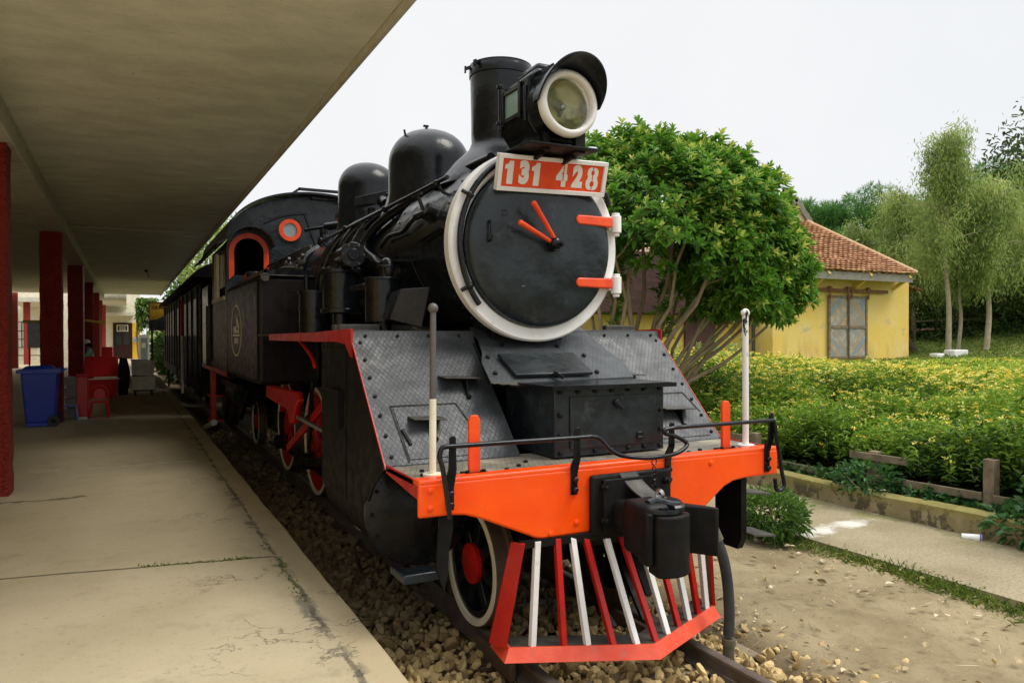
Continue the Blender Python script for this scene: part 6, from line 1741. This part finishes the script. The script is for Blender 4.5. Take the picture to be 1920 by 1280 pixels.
# ---- flower bed: leafy stems with flat yellow heads
def flower_bed():
    rng = RNG
    def scatter(n, x0, x1, y0, y1):
        return np.stack([rng.uniform(x0, x1, n), rng.uniform(y0, y1, n)], 1)
    cam_xy = np.array([-2.658, -3.699])
    def visible(p, m=0.06):
        d = p - cam_xy; ang = np.arctan2(d[:, 0], d[:, 1]) - R(27.33)
        return (ang > R(6)) & (ang < R(45))
    groups = []
    P1 = scatter(4300, 5.42, 8.6, -2.2, 9.0); P2 = scatter(8200, 8.4, 16, -2.5, 15); P3 = scatter(9000, 13, 34, -1, 15.4)
    C, D, L, W, T = [], [], [], [], []
    FC, FT, FS = [], [], []
    for P, ns, nl, ll, lv in ((P1, 5, 11, .085, 1), (P2, 4, 8, .12, .8), (P3, 3, 7, .16, .6)):
        P = P[visible(P)]
        P = P[P[:, 1] < 12.3 + RNG.normal(size=len(P)) * .5]
        g = ground_h(P[:, 0], P[:, 1])
        dist = np.linalg.norm(P - cam_xy, axis=1)
        hmax = 0.82 - 0.70 * sstep(7.5, 16.5, P[:, 0]) + (.14 * np.sin(P[:, 0] * 1.3 + P[:, 1] * .8) + .10 * np.sin(P[:, 1] * 2.1 - P[:, 0]) + .08 * np.sin(P[:, 0] * 4.1 + P[:, 1] * 3.3)) * (1 - .8 * sstep(9, 16, P[:, 0]))
        edge = sstep(5.15, 5.9, P[:, 0])
        hmax = np.maximum(.10, hmax * (.88 + .12 * edge)) * (1 - .35 * sstep(13.2, 15, P[:, 1] + 0 * P[:, 0]))
        # the bed is made of rounded bushes with dark gaps between them
        nbush = {1: 60, .8: 190, .6: 260}[lv]
        Bc = np.stack([rng.uniform(P[:, 0].min(), P[:, 0].max(), nbush), rng.uniform(P[:, 1].min(), P[:, 1].max(), nbush)], 1)
        Br = rng.uniform(.42, .75, nbush) * (1.0 if lv == 1 else 1.25); Bh = rng.uniform(.78, 1.22, nbush); Bt = rng.normal(size=nbush) * .10
        dd = np.linalg.norm(P[:, None] - Bc[None], axis=2) / Br[None]; j = dd.argmin(1); dj = dd[np.arange(len(P)), j]
        dome_ = np.sqrt(np.clip(1 - (dj * .85) ** 2, 0, 1))
        hmax = hmax * Bh[j] * (.42 + .66 * dome_)
        keepb = rng.random(len(P)) < np.where(dj < 1.05, 1, .35)
        P, hmax, g, dist, j = P[keepb], hmax[keepb], g[keepb], dist[keepb], j[keepb]
        n = len(P)
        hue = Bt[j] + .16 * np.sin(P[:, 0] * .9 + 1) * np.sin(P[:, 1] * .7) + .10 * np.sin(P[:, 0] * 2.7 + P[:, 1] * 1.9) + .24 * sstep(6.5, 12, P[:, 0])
        for s in range(ns):
            lean = rng.normal(size=(n, 3)) * np.array([.24, .24, 0]) + np.array([0, 0, 1.0]); lean = unit(lean)
            h = hmax * rng.uniform(.55, 1.05, n)
            base = np.stack([P[:, 0] + rng.normal(size=n) * .06, P[:, 1] + rng.normal(size=n) * .06, g], 1)
            top = base + lean * h[:, None]
            t = rng.uniform(.25, 1.0, (n, nl)) ** .8; t = 1 - (1 - t) * np.where(P[:, 0] < 6.2, .78, .9)[:, None]
            a = rng.uniform(0, 6.28, (n, nl)); el = rng.normal(size=(n, nl)) * .3 + .45
            d = np.stack([np.cos(a) * np.cos(el), np.sin(a) * np.cos(el), np.sin(el)], -1)
            C.append((base[:, None] + (top - base)[:, None] * t[..., None]).reshape(-1, 3)); D.append(d.reshape(-1, 3))
            l = ll * rng.uniform(.7, 1.35, (n, nl)); L.append(l.ravel()); W.append((l * .30).ravel())
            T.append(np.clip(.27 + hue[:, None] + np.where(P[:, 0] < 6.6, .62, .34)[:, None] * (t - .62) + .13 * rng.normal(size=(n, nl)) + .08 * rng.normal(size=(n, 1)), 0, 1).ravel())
            pf = (.22 if lv == 1 else (.62 if lv == .8 else .55)) * (.35 + .65 * sstep(5.2, 7.5, P[:, 0]))
            k = rng.random(n) < pf
            FC.append(top[k] + np.array([0, 0, .02])); FS.append(np.full(k.sum(), .026 if lv == 1 else (.036 if lv == .8 else .050))); FT.append(rng.random(k.sum()))
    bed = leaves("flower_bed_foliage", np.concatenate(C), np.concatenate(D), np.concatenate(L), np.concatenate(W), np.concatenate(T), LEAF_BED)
    stuff(bed, "dense green flower bed foliage running up to the yellow house")
    # each head: a cluster of small petals in a shallow umbel
    FC, FS, FT = np.concatenate(FC), np.concatenate(FS), np.concatenate(FT)
    k = 9; n = len(FC)
    a = rng.uniform(0, 6.28, (n, k)); rr = np.sqrt(rng.random((n, k))) * FS[:, None]
    P = FC[:, None] + np.stack([np.cos(a) * rr, np.sin(a) * rr, .008 * rng.normal(size=(n, k))], -1)
    el = rng.uniform(.1, .9, (n, k))
    d = np.stack([np.cos(a) * np.cos(el), np.sin(a) * np.cos(el), np.sin(el)], -1)
    o = leaves("flower_heads", P.reshape(-1, 3), d.reshape(-1, 3), np.repeat(FS, k) * rng.uniform(.8, 1.3, n * k), np.repeat(FS, k) * .8, np.clip(np.repeat(FT, k) + .15 * rng.normal(size=n * k), 0, 1), PETAL, droop=.1)
    stuff(o, "small flat yellow flower heads scattered over the green bed")
flower_bed()
# short grass in front of the house
def grass(name, label, P, h, tint, w=.012, lean=.35):
    n = len(P); D = unit(RNG.normal(size=(n, 3)) * np.array([lean, lean, 0]) + np.array([0, 0, 1]))
    o = leaves(name, P, D, h, np.full(n, w), tint, LEAF_GRASS, droop=.25, U=RNG.normal(size=(n, 3)))
    return stuff(o, label)
n = 9000
q = np.stack([RNG.uniform(12, 33, n), RNG.uniform(11.5, 16.0, n)], 1)
grass("lawn_grass", "rough pale grass along the foot of the yellow house", np.column_stack([q, ground_h(q[:, 0], q[:, 1])]), RNG.uniform(.06, .20, n), np.clip(.55 + .25 * RNG.normal(size=n), 0, 1), w=.035, lean=.5)
n = 8500
y = RNG.uniform(-1.6, 4.2, n); x = 3.19 + .085 * RNG.normal(size=n) + .05 * np.sin(y * 3)
k = (np.sin(y * 2.3 + 1) + .6 * np.sin(y * 5.1) + RNG.normal(size=n) * .5) > -.55
x, y = x[k], y[k]; n = len(x)
grass("verge_grass", "ragged low green weeds growing along the path edge", np.column_stack([x, y, np.full(n, -.105)]), RNG.uniform(.03, .13, n), np.clip(.30 + .28 * RNG.normal(size=n), 0, 1), w=.010, lean=.8)
n = 260
y = RNG.uniform(1.68, 1.95, 130); x = RNG.uniform(-2.6, -1.85, 130); yy = 1.672 - .19 * x + RNG.normal(size=130) * .012 - .026
gx = np.concatenate([x, -1.70 + RNG.normal(size=90) * .02]); gy = np.concatenate([yy, RNG.uniform(.9, 2.4, 90)])
grass("joint_weeds", "tiny green weeds growing in the platform joints", np.column_stack([gx, gy, np.full(len(gx), .328)]), RNG.uniform(.012, .035, len(gx)), np.clip(.2 + .2 * RNG.normal(size=len(gx)), 0, 1), w=.010, lean=.9)
# weeds, straw and dry leaves on the bare soil
n = 900
P = np.stack([RNG.uniform(.85, 3.3, n), RNG.uniform(-2.6, 3.6, n)], 1)
D = RNG.normal(size=(n, 3)) * np.array([1, 1, .12]); big = RNG.random(n)
Z = ground_h(P[:, 0], P[:, 1]) + .02
o = leaves("leaf_litter", np.column_stack([P, Z]), D, .014 + .085 * big ** 4, .009 + .05 * big ** 4, np.clip(RNG.random(n) ** .7, 0, 1), LEAF_DRY, droop=-.05)
stuff(o, "pale dry leaves and chips lying on the bare soil")
n = 800
P = np.stack([RNG.uniform(-1.3, 3.0, n), RNG.uniform(-2.4, 2.6, n)], 1)
k = (P[:, 0] > .75) | (P[:, 1] < -.2); P = P[k]; n = len(P)
D = RNG.normal(size=(n, 3)) * np.array([1, 1, .10])
o = leaves("dry_straw", np.column_stack([P, np.where(P[:, 0] < .9, -.07, -.088)]), D, RNG.uniform(.04, .18, n), np.full(n, .0045), np.clip(.6 + .3 * RNG.normal(size=n), 0, 1), LEAF_DRY, droop=0)
stuff(o, "thin straw and twigs lying on the soil and ballast")
n = 40
PS = np.column_stack([RNG.uniform(1.0, 3.2, n), RNG.uniform(-2, 3.4, n), np.full(n, -.098)])
stuff(stones("soil_pebbles", PS, RNG.uniform(.008, .028, n), STONE, RNG.uniform(.5, 1, n)), "small pale pebbles on the bare soil")

# ---- shrubs that stand out
def shrub(name, label, c, r_, n, ll, mat, wr=.34, flowers=None, group=None, stems=True, flat=.2, ns=22):
    t = thing(name, label, "shrub", group)
    c = np.array(c); s = sphere_pts(n); rad = RNG.uniform(.30, 1.04, n) ** .6
    lump = 1 + .10 * np.sin(s[:, 0] * 7 + s[:, 2] * 4) + .08 * np.sin(s[:, 1] * 8)
    P = c + s * np.array(r_) * (rad * lump)[:, None]
    P[:, 2] = np.maximum(P[:, 2], c[2] - r_[2] * .9)
    D = unit(s + RNG.normal(size=(n, 3)) * .5 + np.array([0, 0, .5]))
    l = ll * RNG.uniform(.6, 1.3, n)
    tint = np.clip(.30 + .25 * (rad - .8) + .18 * RNG.normal(size=n) + .15 * s[:, 2], 0, 1)
    leaves("foliage", P, D, l, l * wr, tint, mat, t, droop=.3)
    b = MB(); g = float(ground_h(c[0], c[1])) - .02
    for i in range(ns):
        a = random.uniform(0, 6.28); q = s[i] * np.array(r_) * .75 + c
        limb(b, (c[0] + .3 * r_[0] * math.cos(a), c[1] + .3 * r_[1] * math.sin(a), min(g, c[2] - r_[2] * .8)), q, .008, .003, .12, n=5, seg=3)
    if stems: b.build("stem", BARK, t)
    if flowers:
        m, k, fs = flowers
        i = RNG.choice(n, k); top = P[i] + (P[i] - c) * .06
        a = RNG.uniform(0, 6.28, (k, 10)); rr = np.sqrt(RNG.random((k, 10))) * fs
        Q = top[:, None] + np.stack([np.cos(a) * rr, np.sin(a) * rr, np.zeros_like(a)], -1)
        d = np.stack([np.cos(a), np.sin(a), .5 + 0 * a], -1)
        for z in range(k): leaves("flower", Q[z], d[z], fs * .9, fs * .8, RNG.random(10), m, t)
    return t
shrub("round_shrub", "small rounded green shrub standing alone on the soil by the path", (3.07, 1.76, .15), (.36, .36, .24), 2600, .075, LEAF_BOX, wr=.26, flowers=(PETAL, 5, .018))
shrub("lantana_shrub", "broad leaved shrub with peach flowers leaning over the kerb at the right edge", (5.40, -.32, .52), (.60, .82, .74), 2400, .11, LEAF_SHRUB, wr=.62, flowers=(PETALP, 26, .03))
shrub("lantana_shrub", "low leafy shrub hanging over the kerb behind the paper cup", (5.0, .10, .10), (.34, .62, .28), 700, .10, LEAF_SHRUB, wr=.6, flowers=(PETALP, 3, .025))
shrub("white_flower_shrub", "small shrub with white flowers spilling over the kerb in front of the fence", (5.02, 2.15, .24), (.30, .42, .22), 620, .085, LEAF_SHRUB, wr=.55, flowers=(PETALW, 7, .02))
# shaded ground plants behind the kerb
n = 2600
P = np.stack([RNG.uniform(5.0, 5.45, n), RNG.uniform(-1.5, 7, n), RNG.uniform(.06, .24, n)], 1)
D = RNG.normal(size=(n, 3)) + np.array([-.4, -.3, .7])
stuff(leaves("kerb_ground_cover", P, D, RNG.uniform(.05, .11, n), RNG.uniform(.035, .07, n), np.clip(.35 + .25 * RNG.normal(size=n), 0, 1), LEAF_SHRUB), "low broad leaves filling the shade behind the kerb")
# tall feathery weeds by the house wing
for i, (x, y, h) in enumerate(((9.6, 11.2, 1.25), (10.4, 10.6, .95), (11.2, 10.9, 1.3))):
    t = thing("feathery_weed", ("tallest pale feathery weed clump nearest the locomotive", "shorter pale weed clump between two taller ones", "wide pale weed clump in front of the ochre wing")[i], "weed", "feathery weeds near the house wing")
    m = 1500; g = float(ground_h(x, y))
    st_ = RNG.integers(0, 9, m); ox, oy = RNG.normal(size=9) * .22, RNG.normal(size=9) * .2; hh = h * RNG.uniform(.65, 1.0, 9)
    tt = RNG.uniform(.1, 1, m)
    P = np.stack([x + ox[st_] * (1 + .3 * tt), y + oy[st_] * (1 + .3 * tt), g + hh[st_] * tt], 1) + RNG.normal(size=(m, 3)) * .05 * (1.1 - tt)[:, None]
    D = RNG.normal(size=(m, 3)) * np.array([1, 1, .3]) + np.array([0, 0, 1.0])
    leaves("foliage", P, D, RNG.uniform(.06, .14, m), np.full(m, .022), np.clip(.6 + .2 * RNG.normal(size=m), 0, 1), LEAF_EUC, t)

# ---- slender weeping trees right of the house
def weeping(name, label, x, y, h, spread, n, seed, lean=0.0, trunk=.13, z0=.42, dens=1.0):
    rs = np.random.default_rng(seed); random.seed(seed)
    t = thing(name, label, "tree", "slender weeping trees right of the house")
    g = float(ground_h(x, y)) - .05
    b = MB()
    pts = [(x, y, g), (x + lean * .3 + .12, y, g + h * .22), (x + lean * .6 - .08, y, g + h * .45), (x + lean, y, g + h * .72), (x + lean + .1, y, g + h * .98)]
    b.tube(pts, trunk, n=9, smooth=4, r2=.03)
    C, D, L, T = [], [], [], []
    nb = 40; n = int(n * 1.7)
    for i in range(nb):
        f = z0 + (1 - z0) * rs.random() ** .8
        a = rs.uniform(0, 6.28); rl = spread * (1.25 - .95 * max(0, f - .45) * 1.6) * rs.uniform(.5, 1.1)
        rl = max(.35, rl)
        p = Vector((x + lean * f, y, g + h * f)); tip = p + Vector((math.cos(a) * rl, math.sin(a) * rl, h * .10 * rs.uniform(.2, 1)))
        limb(b, p, tip, .035, .010, .15, n=5, seg=3)
        m = int(n / nb)
        tt = rs.random(m) ** .7
        q = np.array(p)[None] + (np.array(tip) - np.array(p))[None] * tt[:, None] + rs.normal(size=(m, 3)) * np.array([.30, .30, .22]) * spread * .45
        drop = rs.random(m) ** 1.5 * h * .16
        q[:, 2] -= drop
        d = rs.normal(size=(m, 3)) * np.array([.6, .6, .35]) + np.array([0, 0, -.8])
        C.append(q); D.append(d); L.append(rs.uniform(.11, .26, m)); T.append(np.clip(.42 + .20 * rs.normal() + .16 * rs.normal(size=m) - .10 * (drop / h) * 4, 0, 1))
    leaves("crown", np.concatenate(C), np.concatenate(D), np.concatenate(L), np.concatenate(L) * .20, np.concatenate(T), LEAF_EUC, t, droop=.1)
    b.build("trunk", BARKP, t, sharp=80)
weeping("weeping_tree", "tallest slender weeping tree with a pale straight trunk right of the house", 28.4, 16.0, 9.2, 1.75, 9500, 3, lean=-.25)
weeping("weeping_tree", "weeping tree with the pale crooked trunk nearest the right edge", 29.9, 15.3, 7.2, 1.7, 8500, 5, lean=.3)
weeping("weeping_tree", "thin weeping sapling between the two pale trunks", 29.4, 16.2, 6.2, 1.0, 3200, 8, lean=.3, trunk=.09)
weeping("weeping_tree", "weeping tree whose leaning crown spreads behind the roof corner", 31.2, 19.5, 7.0, 1.8, 7500, 11, lean=-.6, z0=.30)
weeping("weeping_tree", "shorter yellowish weeping tree just behind the house roof", 29.8, 21.5, 5.6, 1.7, 5500, 13, lean=-.4, z0=.30)
weeping("weeping_tree", "weeping tree farthest right with its crown cut by the picture edge", 33.4, 15.2, 6.6, 2.2, 7000, 17, lean=.2, z0=.30)

weeping("weeping_tree", "pale weeping tree filling the gap behind the straight pale trunk", 33.0, 18.6, 7.6, 2.3, 7500, 31, lean=-.3, z0=.18)
weeping("weeping_tree", "pale weeping tree standing behind the crooked pale trunk", 35.6, 16.6, 7.9, 2.3, 7500, 33, lean=.2, z0=.18)
weeping("weeping_tree", "low bushy weeping tree between the house corner and the pale trunks", 32.4, 21.2, 6.4, 2.2, 6500, 35, lean=-.3, z0=.15)
m = 15000
tt = RNG.random(m); P = np.column_stack([30.5 + 11.0 * tt + RNG.normal(size=m) * .9, 20.5 - 7.5 * tt + RNG.normal(size=m) * .9, np.zeros(m)])
P[:, 2] = ground_h(P[:, 0], P[:, 1]) + RNG.random(m) ** 1.6 * (1.5 + .9 * np.sin(tt * 23) + .5 * np.sin(tt * 51))
stuff(leaves("undergrowth", P, RNG.normal(size=(m, 3)) + np.array([0, 0, .3]), RNG.uniform(.14, .34, m), RNG.uniform(.06, .13, m), np.clip(.35 + .25 * RNG.normal(size=m), 0, 1), LEAF_DARK), "dark leafy undergrowth in the shade behind the pale trunks")

# ---- pines on the slope behind
def pine(label, x, y, ztop, r_, npuff, seed, flat=.55):
    rs = np.random.default_rng(seed); random.seed(seed)
    t = thing("pine_tree", label, "tree", "pines on the slope behind the house")
    g = float(ground_h(x, y)) - .2; h = ztop - g
    b = MB(); b.tube([(x, y, g), (x + .2, y, g + h * .5), (x, y, g + h * .93)], .28, n=8, smooth=3, r2=.08)
    s = unit(rs.normal(size=(npuff, 3))); rad = rs.uniform(.45, 1.0, npuff) ** .5
    c = np.array([x, y, ztop - r_ * flat * 1.05])
    lump = 1 + .16 * np.sin(s[:, 0] * 5 + seed) + .14 * np.sin(s[:, 1] * 6 + s[:, 2] * 4)
    P = c + s * np.array([r_, r_, r_ * flat * (1.15)]) * (rad * lump)[:, None]
    for i in range(0, npuff, 9): limb(b, (x, y, g + h * rs.uniform(.45, .9)), P[i], .07, .02, .1, n=5, seg=3)
    b.build("trunk", BARKD, t, sharp=80)
    k = 38
    d = unit(rs.normal(size=(npuff, k, 3)) + np.array([0, 0, .35]))
    l = rs.uniform(.28, .55, (npuff, k))
    tint = np.clip(.36 + .18 * s[:, 2][:, None] + .14 * rs.normal(size=(npuff, 1)) + .12 * rs.normal(size=(npuff, k)), 0, 1)
    leaves("crown", (P[:, None] + d * .05).reshape(-1, 3), d.reshape(-1, 3), l.ravel(), l.ravel() * .085, tint.ravel(), LEAF_PINE, t, droop=.05)
pine("flat topped pine above the gable of the yellow house", 37.8, 31.0, 10.6, 2.2, 150, 21, .35)
pine("wide pine filling the gap left of the weeping trees", 37.6, 31.5, 9.2, 3.2, 560, 22)
pine("round pine rising highest left of the weeping trees", 43.0, 30.0, 11.2, 4.2, 760, 23)
pine("tall dark pine standing above the weeping trees at the right", 52.5, 26.5, 14.0, 4.6, 640, 24, .7)
pine("dark pine at the right edge above the farthest weeping tree", 57.0, 24.0, 14.4, 4.8, 620, 25, .7)
pine("low dense pine directly behind the tiled roof", 34.0, 32.5, 8.4, 3.0, 340, 26)
# shaded wood behind the pale trunks
for i, (x, y, r_, zc, lb) in enumerate(((35.5, 19.5, 2.6, 3.2, "dark leafy tree in the shade behind the leaning trunk"), (38.5, 17.2, 2.8, 3.3, "dark leafy tree behind the pale straight trunk"), (41.5, 15.2, 3.0, 3.6, "dark leafy tree behind the crooked pale trunk"), (38.5, 12.6, 2.6, 3.0, "dark leafy tree at the right edge of the wood"), (46.0, 20.0, 4.2, 6.6, "taller dark tree higher on the wooded slope"))):
    t = thing("shade_tree", lb, "tree", "shaded trees right of the house")
    g = float(ground_h(x, y)); n = 3600
    s = sphere_pts(n); rad = RNG.uniform(.5, 1.05, n)
    P = np.array([x, y, g + zc]) + s * np.array([r_, r_, r_ * .9]) * (rad * (1 + .15 * np.sin(s[:, 0] * 6 + s[:, 2] * 5)))[:, None]
    P = P[P[:, 2] > g + .5]
    n = len(P)
    leaves("crown", P, RNG.normal(size=(n, 3)) + np.array([0, 0, -.5]), RNG.uniform(.25, .5, n), RNG.uniform(.10, .2, n), np.clip(.35 + .25 * RNG.normal(size=n), 0, 1), LEAF_DARK, t)
    b = MB(); b.tube([(x, y, g - .1), (x - .3, y, g + zc * .4), (x - .1, y, g + zc)], .22, n=8, smooth=3, r2=.1); b.build("trunk", BARKD, t)
lt = thing("leaning_trunk", "dark leaning tree trunk right of the yellow house", "tree")
MB().tube([(28.3, 17.3, .8), (27.7, 17.4, 1.6), (27.0, 17.6, 2.6), (26.6, 17.9, 4.0)], .24, n=10, smooth=4, r2=.13).build("trunk", BARKD, lt, sharp=80)
n = 700; P = np.array([26.7, 18.2, 4.4]) + RNG.normal(size=(n, 3)) * np.array([.7, .7, .6])
leaves("crown", P, RNG.normal(size=(n, 3)) + np.array([0, 0, -.8]), RNG.uniform(.15, .3, n), np.full(n, .06), np.clip(.4 + .2 * RNG.normal(size=n), 0, 1), LEAF_EUC, lt)
n = 16000
q = np.stack([RNG.uniform(26.5, 52, n), RNG.uniform(12.5, 30, n)], 1)
grass("slope_grass", "green grass on the shaded slope behind the pale trunks", np.column_stack([q, ground_h(q[:, 0], q[:, 1])]), RNG.uniform(.12, .32, n), np.clip(.35 + .2 * RNG.normal(size=n), 0, 1), w=.035, lean=.7)
ef = thing("park_railing", "faded pink railing on the slope behind the pale trunks", "railing")
MB().bar((30.5, 19.0, 2.15), (42, 15.5, 2.5), .08, .10).build("rail", paint("pink_rail", (0.5, 0.24, 0.2), rough=.7), ef)
MB().bar((30.5, 19.0, 2.55), (42, 15.5, 2.9), .06, .08).build("rail", WOOD, ef)
for i in range(6):
    x = 30.5 + i * 2.3; y = 19 - i * .7; MB().box(x - .06, x + .06, y - .06, y + .06, .8, 2.62 + .06 * i).build("post", WOOD, ef)

# ---- greenery behind the coaches and the vine at the platform end
for i, (x, y, zc, r_, lb) in enumerate(((1.6, 36.5, 5.6, 2.3, "bushy green tree rising behind the dark coaches"), (.9, 40.0, 3.9, 1.6, "paler green tree beyond the last coach by the canopy end"))):
    t = thing("leafy_tree", lb, "tree", "trees behind the coaches")
    n = 4200; s = sphere_pts(n); rad = RNG.uniform(.55, 1.05, n)
    P = np.array([x, y, zc]) + s * np.array([r_, r_, r_ * 1.15]) * (rad * (1 + .15 * np.sin(s[:, 0] * 6 + s[:, 2] * 5)))[:, None]
    leaves("crown", P, RNG.normal(size=(n, 3)) + np.array([0, 0, -.2]), RNG.uniform(.16, .34, n), RNG.uniform(.08, .16, n), np.clip(.45 + .25 * RNG.normal(size=n), 0, 1), LEAF_EUC if i == 0 else LEAF_BOX, t)
    MB().tube([(x, y, -.3), (x + .1, y, zc * .5), (x, y, zc)], .16, n=8, smooth=3, r2=.07).build("trunk", BARK, t)
shrub("added_gap_shrub", "dense green shrub added just beyond the last dark coach to block the bright gap", (.2, 33.5, 1.2), (1.5, 2.0, 1.6), 3600, .26, LEAF_DARK, wr=.4)  # added greenery that darkens the bright opening past the coaches
shrub("added_gap_shrub", "lower green shrub closing the view past the white fridge", (-.6, 41.5, 1.0), (.9, 1.2, 1.3), 2200, .24, LEAF_BOX, wr=.4)
vn = thing("climbing_vine", "pale green climbing vine hanging at the far end of the platform", "vine")
n = 1100
P = np.column_stack([RNG.uniform(-2.1, -1.1, n), RNG.uniform(43.8, 44.6, n), 4.1 - np.abs(RNG.normal(size=n)) * .9])
leaves("foliage", P, RNG.normal(size=(n, 3)) + np.array([0, 0, -.8]), RNG.uniform(.14, .28, n), RNG.uniform(.09, .16, n), np.clip(.5 + .25 * RNG.normal(size=n), 0, 1), LEAF_BOX, vn)
MB().tube([(-2.0, 44.2, .3), (-2.1, 44.2, 2.2), (-1.9, 44.2, 4.0)], .05, n=7, smooth=4).tube([(-2.1, 44.2, 4.1), (-1.1, 44.2, 4.1)], .04, n=7).build("stem", BARK, vn)
